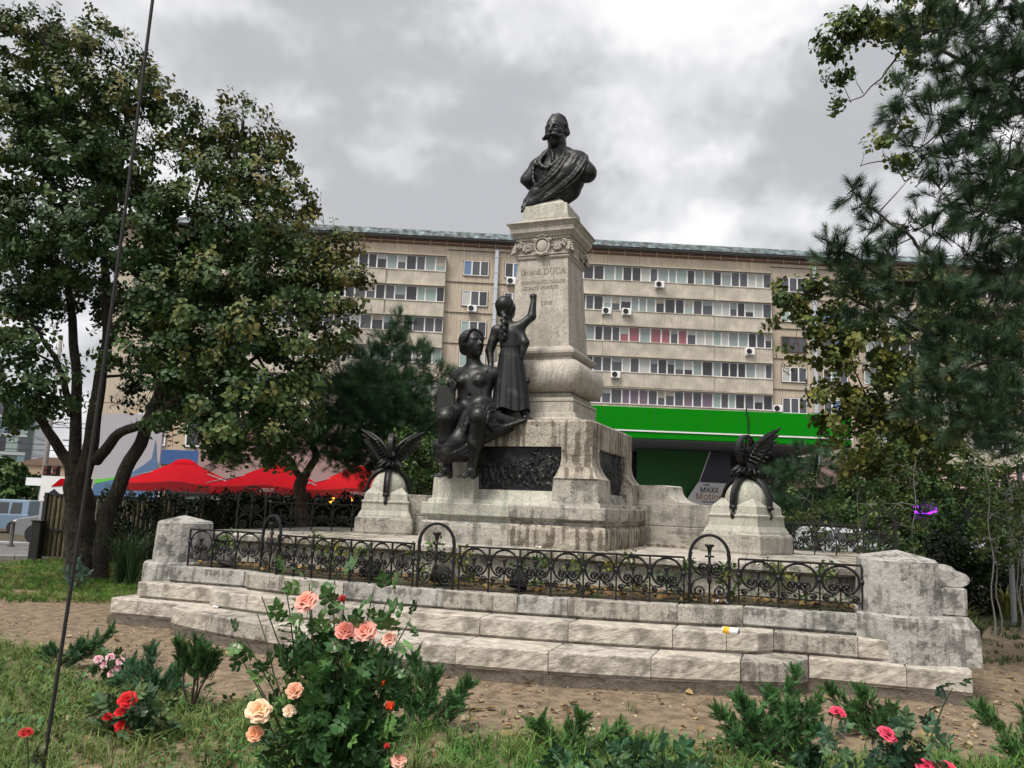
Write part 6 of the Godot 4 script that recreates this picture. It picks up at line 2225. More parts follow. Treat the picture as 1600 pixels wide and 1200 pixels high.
func frond(sd: int, ln: float) -> ArrayMesh:
	var r := RandomNumberGenerator.new()
	r.seed = sd
	var mb := MB.new()
	mb.tint = Color(0.7, 0.7, 0.5)
	mb.tube(PackedVector3Array([Vector3.ZERO, Vector3(0, ln * 0.5, 0), Vector3(0.01, ln, 0)]), 0.002, 3, false, false)
	for i in 26:
		var t := (i + 1) / 27.0
		var a := i * 2.4
		var o := Vector3(cos(a), 0, sin(a))
		var l := ln * 0.34 * (1.05 - t * 0.75)
		var d := (o * 0.62 + Vector3(0, 0.85, 0)).normalized()
		var p := Vector3(0, ln * t * 0.95, 0)
		var s := d.cross(Vector3(0.2, 0.4, 0.9)).normalized()
		mb.tint = Color.WHITE * r.randf_range(0.7, 1.3)
		for k in 4:
			var q := p + d * l * (k / 4.0)
			for sg in [-1.0, 1.0]:
				var e: Vector3 = (d + s * sg * 0.8).normalized()
				mb.put(PackedVector3Array([q - d * 0.004, q + d * 0.005, q + e * l * 0.3]), false, 1)
		mb.put(PackedVector3Array([p - s * 0.002, p + s * 0.002, p + d * l * 1.15]), false, 1)
	return mb.done()
func blade_tuft(n: int, h: float, w: float, sd: int, lean := 0.5) -> ArrayMesh:
	var r := RandomNumberGenerator.new()
	r.seed = sd
	var mb := MB.new()
	for i in n:
		var a := r.randf_range(0, TAU)
		var o := Vector3(cos(a), 0, sin(a))
		var s := Vector3(-sin(a), 0, cos(a)) * w * 0.5
		var p := o * r.randf_range(0.0, 0.03)
		var l := r.randf_range(0.6, 1.1) * h
		var q := p + o * l * lean * 0.35 * r.randf() + Vector3(0, l * 0.6, 0)
		var e := q + o * l * lean * r.randf_range(0.3, 1.0) + Vector3(0, l * 0.3, 0)
		mb.tint = Color.WHITE * r.randf_range(0.7, 1.25)
		mb.put(PackedVector3Array([p - s, p + s, q + s * 0.8, p - s, q + s * 0.8, q - s * 0.8, q - s * 0.8, q + s * 0.8, e]), false, 1)
	return mb.done()

func limb_points(limb: Array) -> Array:
	var c := Curve3D.new()
	var pts: Array = limb[0]
	for i in pts.size():
		var a: Vector3 = pts[maxi(i - 1, 0)]
		var b: Vector3 = pts[mini(i + 1, pts.size() - 1)]
		var t := (b - a) / 6.0
		c.add_point(pts[i], -t, t)
	var out := []
	var n := pts.size() * 5
	for i in n + 1:
		out.append(c.sample_baked(c.get_baked_length() * i / float(n), true))
	return out

# trunk and limbs, branches to every clump, foliage instanced through the clumps' volume
func tree(called: String, label: String, category: String, limbs: Array, clumps: Array, bark: Material, leaf: Array, lm: Material, per_m2: float, pal: Array, up: float, group := ""):
	var root: Vector3 = limbs[0][0][0] if limbs.size() > 0 else Vector3(clumps[0][0], 0, clumps[0][2])
	var t := thing(called, label, category, Transform3D(Basis.IDENTITY, root), group)
	var samples := []
	for i in limbs.size():
		var pts := limb_points(limbs[i])
		var mb := MB.new()
		var pv := PackedVector3Array()
		var rad := []
		for k in pts.size():
			var f := k / float(pts.size() - 1)
			var w := Vector3(sin(k * 1.3 + i), sin(k * 0.9 + i * 2), cos(k * 1.1 + i)) * 0.02
			pv.append(pts[k] - root + w * (0.0 if k == 0 else 1.0))
			var rr := lerpf(limbs[i][1], limbs[i][2], pow(f, 0.8))
			if i == 0 and k < 4: rr *= 1.0 + 0.35 * pow(1.0 - k / 4.0, 2.0)
			rad.append(rr)
			samples.append([pts[k], rr])
		mb.tube(pv, rad, 10 if limbs[i][1] > 0.1 else 6)
		part("trunk" if i == 0 else "limb", mb.done(), bark, t)
	var br := MB.new()
	var xfs := []
	var cols := []
	for c in clumps:
		var ctr := Vector3(c[0], c[1], c[2])
		var R: float = c[3]
		var best = null
		var bd := 1e9
		for s in samples:
			var d: float = s[0].distance_to(ctr) + maxf(0.0, s[0].y - ctr.y) * 0.6
			if d < bd:
				bd = d; best = s
		if best != null and bd > 0.05:
			var b0: Vector3 = best[0]
			var mid := (b0 + ctr) * 0.5 + rdir() * 0.12 * bd + Vector3(0, 0.05 * bd, 0)
			br.tube(PackedVector3Array([b0 - root, mid - root, ctr - root]), [minf(best[1], 0.003 + 0.04 * R), 0.002 + 0.026 * R, 0.001 + 0.008 * R], 5)
			for k in 5:
				var e := ctr + rdir() * R * 0.75
				var q := (ctr.lerp(mid, 0.3) + e) * 0.5 + rdir() * 0.08 * R
				br.tube(PackedVector3Array([ctr.lerp(mid, 0.3) - root, q - root, e - root]), [0.002 + 0.012 * minf(1.0, R), 0.001 + 0.008 * minf(1.0, R), 0.002], 4)
		var n := maxi(10 if lm == M.needle else 2, int(per_m2 * R * R * PI))
		var sub_c := ctr
		var sub_d := Vector3.UP
		for i in n:
			if i % (2 if lm == M.needle else 6) == 0:
				sub_d = rdir()
				sub_c = ctr + sub_d * pow(rng.randf(), 0.42) * R * rf(0.85, 1.12) * Vector3(1, 0.85, 1)
			var spread := minf(0.24, R * 0.4)
			var p := sub_c + rdir() * rf(0.2, 1.0) * spread * Vector3(1, 0.4, 1)
			var d := (p - ctr).normalized()
			var rad := p.distance_to(ctr)
			var dirv := (d * 0.8 + rdir() * 0.6 + Vector3(0, up, 0)).normalized()
			var k := rf(0.75, 1.25)
			xfs.append(Transform3D(face(dirv, rf(0, TAU)) * Basis.from_scale(Vector3.ONE * k), p - root))
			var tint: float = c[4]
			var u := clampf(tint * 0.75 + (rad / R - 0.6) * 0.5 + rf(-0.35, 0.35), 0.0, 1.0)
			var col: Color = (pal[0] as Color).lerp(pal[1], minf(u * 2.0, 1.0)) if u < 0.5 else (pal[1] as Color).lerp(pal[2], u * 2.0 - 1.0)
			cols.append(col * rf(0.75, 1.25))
	part("branches", br.done(), bark, t).set_meta("kind", "stuff")
	var split := []
	for m in leaf.size(): split.append([[], []])
	for i in xfs.size():
		split[i % leaf.size()][0].append(xfs[i])
		split[i % leaf.size()][1].append(cols[i])
	for m in leaf.size():
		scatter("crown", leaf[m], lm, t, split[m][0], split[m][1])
	return t

func build_trees():
	var linden_limbs := [[[Vector3(-7.65,-0.19,-15.2), Vector3(-7.78,0.55,-15.2), Vector3(-7.91,1.24,-15.2), Vector3(-8.01,1.89,-15.2)], 0.32, 0.24],
		[[Vector3(-7.38,-0.18,-15.2), Vector3(-7.4,0.68,-15.15), Vector3(-7.32,1.27,-15.1), Vector3(-7.09,2.04,-15.1), Vector3(-6.78,2.7,-15.0), Vector3(-6.55,3.47,-14.9), Vector3(-6.08,4.6,-14.7), Vector3(-5.78,6.12,-14.8), Vector3(-5.58,7.83,-14.9), Vector3(-5.45,8.89,-14.9)], 0.17, 0.03],
		[[Vector3(-8.0,1.59,-15.2), Vector3(-8.25,2.18,-15.2), Vector3(-8.52,2.58,-15.1), Vector3(-8.78,3.02,-14.9), Vector3(-9.26,3.51,-14.7), Vector3(-9.97,4.14,-14.4)], 0.13, 0.03],
		[[Vector3(-7.99,1.65,-15.2), Vector3(-8.15,2.54,-15.2), Vector3(-8.3,3.64,-15.3), Vector3(-8.78,5.57,-15.5), Vector3(-9.15,7.54,-15.5), Vector3(-9.57,9.52,-15.4), Vector3(-9.71,10.52,-15.2)], 0.125, 0.02],
		[[Vector3(-7.94,1.65,-15.2), Vector3(-7.85,2.55,-15.2), Vector3(-7.82,3.65,-15.2), Vector3(-7.88,4.68,-15.4), Vector3(-8.14,6.25,-15.5), Vector3(-8.0,8.22,-15.4), Vector3(-7.89,9.9,-15.2)], 0.16, 0.02],
		[[Vector3(-7.71,2.2,-15.2), Vector3(-7.21,2.67,-14.9), Vector3(-6.56,2.97,-14.7), Vector3(-5.74,3.49,-14.4), Vector3(-4.54,4.07,-14.1), Vector3(-3.65,4.54,-14.0)], 0.11, 0.02],
		[[Vector3(-8.27,3.02,-15.2), Vector3(-8.41,3.82,-14.9), Vector3(-8.73,4.47,-14.6), Vector3(-9.06,4.75,-14.3)], 0.08, 0.02],
		[[Vector3(-6.57,3.41,-14.9), Vector3(-5.67,4.19,-15.0), Vector3(-4.56,5.35,-15.0), Vector3(-3.51,5.89,-15.0)], 0.09, 0.02],
		[[Vector3(-7.78,4.39,-15.2), Vector3(-6.84,5.52,-14.6), Vector3(-6.09,6.31,-14.3), Vector3(-5.92,7.85,-14.4)], 0.08, 0.02]]
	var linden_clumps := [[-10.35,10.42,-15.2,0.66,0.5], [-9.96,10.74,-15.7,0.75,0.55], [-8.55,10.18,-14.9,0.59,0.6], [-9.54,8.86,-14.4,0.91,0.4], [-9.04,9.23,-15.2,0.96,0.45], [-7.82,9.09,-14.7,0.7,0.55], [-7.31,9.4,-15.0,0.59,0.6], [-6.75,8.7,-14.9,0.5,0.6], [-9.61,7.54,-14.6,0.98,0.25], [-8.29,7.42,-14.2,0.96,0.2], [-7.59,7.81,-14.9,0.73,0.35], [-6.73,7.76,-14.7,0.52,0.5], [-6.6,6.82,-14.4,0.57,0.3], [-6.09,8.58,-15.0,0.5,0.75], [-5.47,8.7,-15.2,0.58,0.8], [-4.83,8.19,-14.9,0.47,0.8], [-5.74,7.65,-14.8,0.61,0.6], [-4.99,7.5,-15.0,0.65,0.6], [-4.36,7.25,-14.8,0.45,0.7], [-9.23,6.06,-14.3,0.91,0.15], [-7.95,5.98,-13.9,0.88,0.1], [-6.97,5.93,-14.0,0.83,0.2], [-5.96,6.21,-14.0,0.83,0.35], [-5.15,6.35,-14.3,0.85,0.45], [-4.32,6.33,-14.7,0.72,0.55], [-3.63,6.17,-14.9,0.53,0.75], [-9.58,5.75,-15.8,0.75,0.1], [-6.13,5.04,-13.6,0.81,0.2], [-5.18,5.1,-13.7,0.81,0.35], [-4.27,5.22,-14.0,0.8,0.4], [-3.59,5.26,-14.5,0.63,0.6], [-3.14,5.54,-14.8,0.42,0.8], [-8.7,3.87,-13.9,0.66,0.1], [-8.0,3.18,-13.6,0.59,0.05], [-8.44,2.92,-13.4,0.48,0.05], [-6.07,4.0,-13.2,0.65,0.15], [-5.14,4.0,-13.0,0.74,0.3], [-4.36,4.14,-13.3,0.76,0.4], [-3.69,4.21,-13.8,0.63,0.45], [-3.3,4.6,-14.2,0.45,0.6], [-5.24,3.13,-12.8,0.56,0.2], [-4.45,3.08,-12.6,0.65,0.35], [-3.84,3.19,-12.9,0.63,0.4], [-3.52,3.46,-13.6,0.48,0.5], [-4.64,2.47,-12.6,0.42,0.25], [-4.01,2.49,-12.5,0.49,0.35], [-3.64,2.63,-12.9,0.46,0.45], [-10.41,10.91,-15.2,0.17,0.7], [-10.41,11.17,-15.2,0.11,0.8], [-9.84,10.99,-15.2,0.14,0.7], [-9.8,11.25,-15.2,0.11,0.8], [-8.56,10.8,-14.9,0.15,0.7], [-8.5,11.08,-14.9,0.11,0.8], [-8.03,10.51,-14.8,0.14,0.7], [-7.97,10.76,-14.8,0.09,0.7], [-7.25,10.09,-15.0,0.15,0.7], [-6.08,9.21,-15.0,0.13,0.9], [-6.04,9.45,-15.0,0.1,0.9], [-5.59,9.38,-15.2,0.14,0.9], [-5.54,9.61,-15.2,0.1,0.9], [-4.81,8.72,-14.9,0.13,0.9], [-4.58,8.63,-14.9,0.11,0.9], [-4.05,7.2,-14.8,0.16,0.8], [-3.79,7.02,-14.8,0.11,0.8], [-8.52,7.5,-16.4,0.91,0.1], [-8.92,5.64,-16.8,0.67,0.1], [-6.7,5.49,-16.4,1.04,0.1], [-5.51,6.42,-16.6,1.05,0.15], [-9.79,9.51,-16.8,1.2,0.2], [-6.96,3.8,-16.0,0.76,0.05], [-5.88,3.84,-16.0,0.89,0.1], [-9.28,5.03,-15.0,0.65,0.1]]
	var mid_pine_limbs := [[[Vector3(-3.95,0.0,-17.2), Vector3(-4.17,0.71,-17.2), Vector3(-4.36,1.77,-17.2), Vector3(-4.35,2.1,-17.2)], 0.16, 0.13],
		[[Vector3(-4.35,2.03,-17.2), Vector3(-4.61,2.4,-17.2), Vector3(-4.97,2.69,-17.2), Vector3(-5.66,2.79,-17.2)], 0.09, 0.03],
		[[Vector3(-4.35,2.03,-17.2), Vector3(-4.11,2.51,-17.2), Vector3(-4.18,2.99,-17.2), Vector3(-3.81,3.55,-17.2), Vector3(-3.31,4.26,-17.2), Vector3(-2.81,5.13,-17.2), Vector3(-2.45,5.64,-17.2)], 0.1, 0.02],
		[[Vector3(-4.17,2.85,-17.2), Vector3(-3.16,2.87,-16.9), Vector3(-2.12,3.31,-16.9)], 0.05, 0.02],
		[[Vector3(-3.81,3.55,-17.2), Vector3(-2.7,3.84,-17.0), Vector3(-1.64,4.3,-17.0)], 0.05, 0.02]]
	var mid_pine_clumps := [[-2.44,5.5,-17.2,0.27,0], [-2.66,4.99,-17.2,0.41,0], [-2.07,4.7,-17.0,0.38,0], [-3.13,4.69,-17.2,0.41,0], [-2.84,4.1,-16.9,0.56,0], [-2.17,4.0,-17.0,0.57,0], [-1.57,4.37,-17.0,0.27,0], [-3.58,4.25,-17.2,0.41,0], [-3.62,3.66,-16.9,0.6,0], [-2.76,3.33,-16.7,0.69,0], [-1.99,3.38,-16.9,0.6,0], [-1.47,3.62,-17.0,0.34,0], [-3.66,2.96,-16.7,0.6,0], [-2.88,2.74,-16.9,0.6,0], [-2.09,2.72,-17.0,0.57,0], [-1.79,2.94,-17.2,0.54,0], [-3.38,2.45,-16.8,0.4,0], [-4.25,2.83,-17.0,0.4,0], [-5.55,2.64,-16.9,0.33,0], [-5.92,2.36,-16.9,0.24,0], [-4.91,2.61,-17.0,0.34,0], [-6.02,2.68,-16.7,0.26,0], [-2.68,2.24,-17.5,0.48,0], [-1.99,2.2,-17.5,0.53,0], [-3.44,4.1,-18.0,0.57,0], [-2.54,3.13,-18.1,0.79,0]]
	var small_pine_limbs := [[[Vector3(6.8,0.82,-18.0), Vector3(6.76,1.79,-18.0), Vector3(6.81,2.77,-18.0), Vector3(6.93,3.35,-18.0)], 0.09, 0.02],
		[[Vector3(6.76,1.79,-18.0), Vector3(6.03,2.04,-18.0), Vector3(5.61,2.37,-18.0)], 0.03, 0.01],
		[[Vector3(6.77,2.21,-18.0), Vector3(7.46,2.51,-18.0), Vector3(7.75,2.95,-18.0)], 0.03, 0.01],
		[[Vector3(6.76,1.79,-18.0), Vector3(7.46,1.95,-17.7)], 0.03, 0.01]]
	var small_pine_clumps := [[6.93,3.23,-18.0,0.23,0], [6.51,3.01,-17.9,0.28,0], [7.26,3.14,-18.0,0.29,0], [6.75,2.76,-17.8,0.37,0], [6.18,2.67,-17.8,0.31,0], [7.53,2.73,-18.0,0.34,0], [5.76,2.44,-17.8,0.23,0], [6.35,2.25,-17.7,0.39,0], [7.09,2.28,-17.8,0.42,0], [5.96,1.96,-17.8,0.34,0], [7.69,2.24,-17.9,0.34,0], [6.62,1.85,-17.7,0.45,0], [6.1,1.62,-17.8,0.37,0], [7.33,1.81,-17.9,0.43,0]]
	var big_pine_limbs := [[[Vector3(6.94,0.26,-10.0), Vector3(7.0,1.85,-10.0), Vector3(7.12,4.27,-10.0), Vector3(7.21,6.87,-10.0), Vector3(7.32,9.87,-10.0)], 0.24, 0.1],
		[[Vector3(7.09,4.83,-9.9), Vector3(6.19,4.77,-9.5), Vector3(5.28,4.52,-9.3), Vector3(4.47,4.44,-9.2), Vector3(3.95,4.73,-9.2), Vector3(3.65,4.76,-9.2)], 0.07, 0.012],
		[[Vector3(5.28,4.52,-9.3), Vector3(4.69,5.03,-9.3), Vector3(4.44,5.3,-9.4), Vector3(4.1,5.65,-9.5)], 0.03, 0.008],
		[[Vector3(7.15,6.37,-9.9), Vector3(6.1,6.07,-9.5), Vector3(5.3,5.5,-9.4), Vector3(4.82,5.15,-9.4)], 0.05, 0.012],
		[[Vector3(7.2,7.54,-9.9), Vector3(6.36,7.03,-9.7), Vector3(5.51,7.07,-9.5), Vector3(4.93,6.87,-9.5)], 0.05, 0.012],
		[[Vector3(7.24,8.64,-9.9), Vector3(6.22,8.24,-9.5), Vector3(5.46,7.94,-9.5), Vector3(4.97,7.74,-9.5)], 0.05, 0.012],
		[[Vector3(6.36,7.03,-9.7), Vector3(5.64,6.47,-9.5), Vector3(4.99,6.11,-9.5)], 0.03, 0.01],
		[[Vector3(7.04,3.43,-9.9), Vector3(5.86,3.56,-9.1), Vector3(4.95,3.32,-8.8), Vector3(4.33,3.14,-8.7)], 0.05, 0.012],
		[[Vector3(6.99,2.63,-9.9), Vector3(5.76,2.8,-9.0), Vector3(4.93,2.82,-8.8), Vector3(4.46,2.86,-8.7)], 0.05, 0.012],
		[[Vector3(5.28,4.52,-9.3), Vector3(4.99,3.82,-9.1), Vector3(4.64,3.64,-9.0)], 0.025, 0.01],
		[[Vector3(6.19,4.77,-9.5), Vector3(5.51,4.17,-9.2), Vector3(5.35,3.54,-9.1)], 0.03, 0.01]]
	var big_pine_clumps := [[5.06,8.01,-9.5,0.24,0], [5.35,7.72,-9.3,0.31,0], [5.96,8.05,-9.5,0.38,0], [6.22,7.67,-9.3,0.37,0], [5.16,7.4,-9.5,0.26,0], [5.48,7.13,-9.3,0.33,0], [6.02,7.2,-9.4,0.39,0], [6.4,6.88,-9.4,0.37,0], [4.8,6.9,-9.4,0.19,0], [5.1,6.64,-9.3,0.28,0], [5.53,6.54,-9.3,0.34,0], [5.99,6.39,-9.3,0.38,0], [4.59,6.54,-9.3,0.13,0], [4.94,6.27,-9.4,0.22,0], [5.29,6.03,-9.2,0.31,0], [5.75,5.84,-9.2,0.35,0], [6.28,5.9,-9.3,0.37,0], [4.57,6.68,-9.5,0.11,0], [4.7,5.76,-9.2,0.15,0], [5.1,5.61,-9.3,0.24,0], [5.53,5.35,-9.2,0.34,0], [6.09,5.25,-9.3,0.37,0], [4.05,5.61,-9.4,0.13,0], [4.17,5.41,-9.4,0.16,0], [4.36,5.21,-9.4,0.15,0], [3.69,4.89,-9.2,0.15,0], [3.8,4.76,-9.2,0.15,0], [3.72,4.64,-9.2,0.17,0], [3.87,4.41,-9.2,0.16,0], [4.75,5.27,-9.4,0.19,0], [5.0,5.08,-9.3,0.25,0], [5.32,4.82,-9.2,0.32,0], [5.8,4.73,-9.2,0.36,0], [4.49,4.9,-9.3,0.18,0], [4.13,4.58,-9.2,0.2,0], [4.47,4.52,-9.2,0.25,0], [4.85,4.45,-9.2,0.26,0], [4.01,4.23,-9.2,0.22,0], [4.15,4.02,-9.1,0.19,0], [4.61,4.06,-9.2,0.22,0], [5.01,4.13,-9.1,0.3,0], [5.49,4.14,-9.1,0.35,0], [5.99,4.04,-9.2,0.35,0], [4.62,3.73,-9.1,0.17,0], [4.93,3.65,-9.0,0.26,0], [5.3,3.5,-8.9,0.34,0], [5.79,3.46,-9.0,0.36,0], [4.47,3.21,-8.7,0.17,0], [4.75,3.15,-8.7,0.26,0], [5.23,3.03,-8.7,0.34,0], [5.64,2.92,-8.8,0.35,0], [4.59,2.8,-8.7,0.22,0], [4.94,2.74,-8.7,0.28,0], [5.35,2.55,-8.7,0.31,0], [4.39,2.79,-8.7,0.14,0], [4.15,4.93,-9.3,0.15,0], [6.87,5.02,-10.3,0.49,0], [6.48,6.11,-10.4,0.49,0], [6.56,7.6,-10.4,0.49,0]]
	var plane_limbs := [[[Vector3(10.13,0.3,-13.5), Vector3(10.12,3.01,-13.5), Vector3(9.92,6.34,-13.5), Vector3(9.7,9.92,-13.5), Vector3(9.15,12.45,-13.5)], 0.26, 0.12],
		[[Vector3(9.99,4.97,-13.5), Vector3(8.56,5.29,-13.2), Vector3(7.13,4.75,-13.0), Vector3(6.09,5.04,-13.0), Vector3(5.14,5.43,-13.0), Vector3(4.5,5.08,-13.0)], 0.09, 0.012],
		[[Vector3(10.08,3.22,-13.5), Vector3(8.47,3.77,-13.2), Vector3(6.78,3.88,-13.0), Vector3(5.73,3.63,-13.0), Vector3(5.2,3.4,-13.0)], 0.08, 0.012],
		[[Vector3(9.81,8.09,-13.5), Vector3(8.52,9.5,-13.5), Vector3(7.28,10.19,-13.5), Vector3(6.37,10.59,-13.5), Vector3(5.66,10.0,-13.5)], 0.07, 0.01],
		[[Vector3(7.28,10.19,-13.5), Vector3(6.82,10.05,-13.5), Vector3(6.33,9.41,-13.5), Vector3(5.86,9.02,-13.5)], 0.03, 0.008],
		[[Vector3(8.52,9.5,-13.5), Vector3(7.09,8.22,-13.5), Vector3(6.52,7.96,-13.5), Vector3(6.0,7.82,-13.5)], 0.03, 0.008],
		[[Vector3(9.7,9.92,-13.5), Vector3(8.62,11.39,-13.5), Vector3(7.34,11.59,-13.5), Vector3(6.27,11.29,-13.5)], 0.06, 0.01]]
	var plane_clumps := [[6.08,10.84,-13.5,0.26,0.4], [6.45,10.59,-13.3,0.32,0.5], [7.07,10.81,-13.5,0.38,0.5], [5.68,10.25,-13.4,0.23,0.4], [5.5,9.99,-13.4,0.17,0.3], [6.02,10.2,-13.4,0.21,0.5], [5.5,9.75,-13.4,0.16,0.3], [5.62,9.39,-13.3,0.15,0.2], [5.85,9.46,-13.3,0.13,0.2], [5.55,9.02,-13.3,0.11,0.2], [6.59,10.29,-13.5,0.24,0.6], [6.95,10.18,-13.3,0.27,0.6], [6.98,9.81,-13.5,0.21,0.5], [6.53,9.37,-13.3,0.11,0.3], [6.37,8.21,-13.4,0.13,0.4], [6.71,8.34,-13.4,0.15,0.5], [5.98,7.97,-13.3,0.08,0.2], [6.97,7.98,-13.5,0.19,0.5], [7.83,11.17,-13.8,0.44,0.5], [4.45,5.19,-13.0,0.21,0.5], [4.55,4.87,-13.0,0.21,0.6], [4.87,5.37,-13.0,0.23,0.5], [5.13,5.11,-13.0,0.25,0.6], [5.5,5.48,-13.1,0.27,0.6], [4.76,4.66,-13.0,0.23,0.6], [5.23,4.68,-13.0,0.29,0.7], [5.81,4.94,-13.1,0.31,0.6], [4.59,4.38,-13.0,0.14,0.6], [5.54,4.37,-13.0,0.33,0.8], [6.22,4.52,-13.1,0.35,0.7], [6.86,4.81,-13.3,0.36,0.6], [5.22,4.04,-13.0,0.27,0.8], [5.84,3.85,-13.0,0.37,0.9], [6.52,4.0,-13.1,0.37,0.8], [5.31,3.51,-13.0,0.31,0.7], [5.88,3.32,-13.0,0.35,0.7], [5.2,3.09,-13.0,0.25,0.7], [5.61,2.9,-13.0,0.31,0.8], [6.49,3.38,-13.3,0.36,0.6], [7.38,4.31,-13.5,0.43,0.5], [7.43,5.49,-13.7,0.43,0.4], [6.56,5.74,-13.5,0.32,0.5], [8.36,5.02,-14.0,0.55,0.4], [7.0,2.88,-13.5,0.43,0.6], [6.21,2.73,-13.3,0.32,0.6], [8.25,3.85,-13.9,0.55,0.4], [5.84,2.4,-13.2,0.27,0.6]]
	var thicket_clumps := [[8.38,3.22,-17.5,0.62,0.2], [9.18,3.41,-17.7,0.56,0.1], [9.47,2.71,-17.5,0.67,0.2], [8.43,2.39,-17.1,0.61,0.3], [7.58,2.35,-17.0,0.54,0.4], [10.03,2.46,-17.3,0.55,0.3], [7.46,1.7,-16.5,0.47,0.3], [8.22,1.22,-16.5,0.44,0.2], [9.0,1.75,-16.7,0.46,0.2], [9.6,1.53,-16.3,0.52,0.2], [8.96,0.9,-16.0,0.43,0.1], [10.64,2.07,-17.0,0.54,0.3], [10.16,1.18,-16.1,0.46,0.15], [7.03,1.81,-16.7,0.4,0.4], [7.24,1.11,-15.5,0.32,0.2]]
	var bush_clumps := [[-1.87,2.66,-15.2,0.36,0.4], [-1.53,2.31,-15.0,0.36,0.5], [-1.84,2.18,-15.1,0.38,0.4], [-1.59,1.84,-15.2,0.36,0.2], [-2.05,1.83,-15.5,0.32,0.2], [-1.26,1.98,-15.5,0.27,0.3], [-1.7,2.79,-15.2,0.26,0.5]]
	var far_tree_clumps := [[-37.11,2.38,-60.0,1.05,0.3], [-36.21,2.65,-60.0,0.76,0.4], [-36.52,1.47,-60.0,0.95,0.2], [-35.48,1.74,-60.0,0.57,0.3], [-36.51,0.76,-59.0,0.75,0.2], [-35.15,0.9,-59.0,0.56,0.2]]
	var far_tree_b_clumps := [[-39.95,2.08,-70.0,0.5,0.2], [-39.36,1.72,-70.0,0.5,0.2], [-40.12,1.26,-70.0,0.55,0.1], [-38.75,1.2,-70.0,0.44,0.2]]
	var lin := [sprig(8, 0.09, 0.078, 0.32, 0.5, 1), sprig(7, 0.1, 0.085, 0.28, 0.7, 2)]
	var lin_pal := [Color(0.024, 0.056, 0.02), Color(0.06, 0.1, 0.028), Color(0.16, 0.13, 0.038)]
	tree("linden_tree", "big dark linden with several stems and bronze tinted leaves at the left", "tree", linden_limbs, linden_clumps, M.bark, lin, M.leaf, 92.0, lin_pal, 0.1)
	var pine := [needle_tuft(64, 0.15, 0.0042, 0.16, 1.0, 1), needle_tuft(54, 0.13, 0.004, 0.12, 1.2, 2)]
	var pine_pal := [Color(0.04, 0.095, 0.05), Color(0.065, 0.14, 0.062), Color(0.1, 0.18, 0.075)]
	tree("pine_tree", "dark pine with a forked trunk between the red parasols and the seated figure", "tree", mid_pine_limbs, mid_pine_clumps, M.bark_red, pine, M.needle, 210.0, pine_pal, 0.45)
	tree("pine_tree", "small dark pine just right of the right domed pier", "tree", small_pine_limbs, small_pine_clumps, M.bark, pine, M.needle, 110.0, pine_pal, 0.45)
	var bigp := [needle_tuft(70, 0.13, 0.005, 0.15, 0.9, 3), needle_tuft(60, 0.115, 0.0048, 0.12, 1.05, 4)]
	var pal_near := [Color(0.028, 0.062, 0.032), Color(0.07, 0.125, 0.06), Color(0.13, 0.175, 0.08)]
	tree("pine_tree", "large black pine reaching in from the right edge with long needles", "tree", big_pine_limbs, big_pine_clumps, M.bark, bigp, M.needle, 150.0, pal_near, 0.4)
	var pla := [sprig(7, 0.1, 0.085, 0.26, 0.5, 5), sprig(8, 0.085, 0.075, 0.3, 0.6, 6)]
	var pla_pal := [Color(0.035, 0.07, 0.018), Color(0.085, 0.125, 0.03), Color(0.19, 0.18, 0.04)]
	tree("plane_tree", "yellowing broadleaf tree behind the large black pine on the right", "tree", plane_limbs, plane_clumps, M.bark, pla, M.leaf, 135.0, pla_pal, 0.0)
	var bush := [sprig(7, 0.075, 0.05, 0.2, 0.2, 8), sprig(6, 0.085, 0.06, 0.18, 0.3, 9)]
	var bush_pal := [Color(0.03, 0.075, 0.025), Color(0.08, 0.135, 0.036), Color(0.15, 0.17, 0.05)]
	var th := thicket_clumps
	for k in 5:
		var cl := th.slice(k * 3, k * 3 + 3)
		var c0: Array = cl[0]
		var lb := [[[Vector3(c0[0], 0, c0[2]), Vector3(c0[0] + 0.05, c0[1] * 0.5, c0[2]), Vector3(c0[0], c0[1] + 0.2, c0[2])], 0.06, 0.02]]
		tree("leafy_shrub", ["leafy green shrub behind the right rear iron arch", "tall leafy shrub in front of the purple neon sign", "leafy shrub at the back right, beside the yellowing tree", "dense dark shrub behind the right end post", "olive shrub at the right edge by the slim poles"][k], "shrub", lb, cl, M.bark, bush, M.leaf, 190.0, bush_pal, 0.1, "shrubs in the back right")
	var bb: Array = bush_clumps
	tree("leafy_shrub", "leafy bush between the left domed pier and the seated figure", "shrub", [[[Vector3(bb[2][0], 0, bb[2][2]), Vector3(bb[2][0], 1.4, bb[2][2]), Vector3(bb[2][0], 2.6, bb[2][2])], 0.06, 0.02]], bb, M.bark, bush, M.leaf, 170.0, bush_pal, 0.1)
	var far := [sprig(8, 0.35, 0.28, 0.6, 0.3, 11)]
	for q in [[far_tree_clumps, "round green street tree left of the tower's foot"], [far_tree_b_clumps, "low green tree behind the street plate pole"]]:
		var cl: Array = q[0]
		tree("street_tree", q[1], "tree", [[[Vector3(cl[0][0], -0.75, cl[0][2]), Vector3(cl[0][0], 1.0, cl[0][2]), Vector3(cl[0][0], cl[0][1], cl[0][2])], 0.2, 0.08]], cl, M.bark, far, M.leaf, 26.0, [Color(0.03, 0.07, 0.02), Color(0.05, 0.1, 0.025), Color(0.09, 0.14, 0.035)], 0.2)
	# thin saplings
	var sap := [sprig(6, 0.07, 0.04, 0.22, 0.2, 14)]
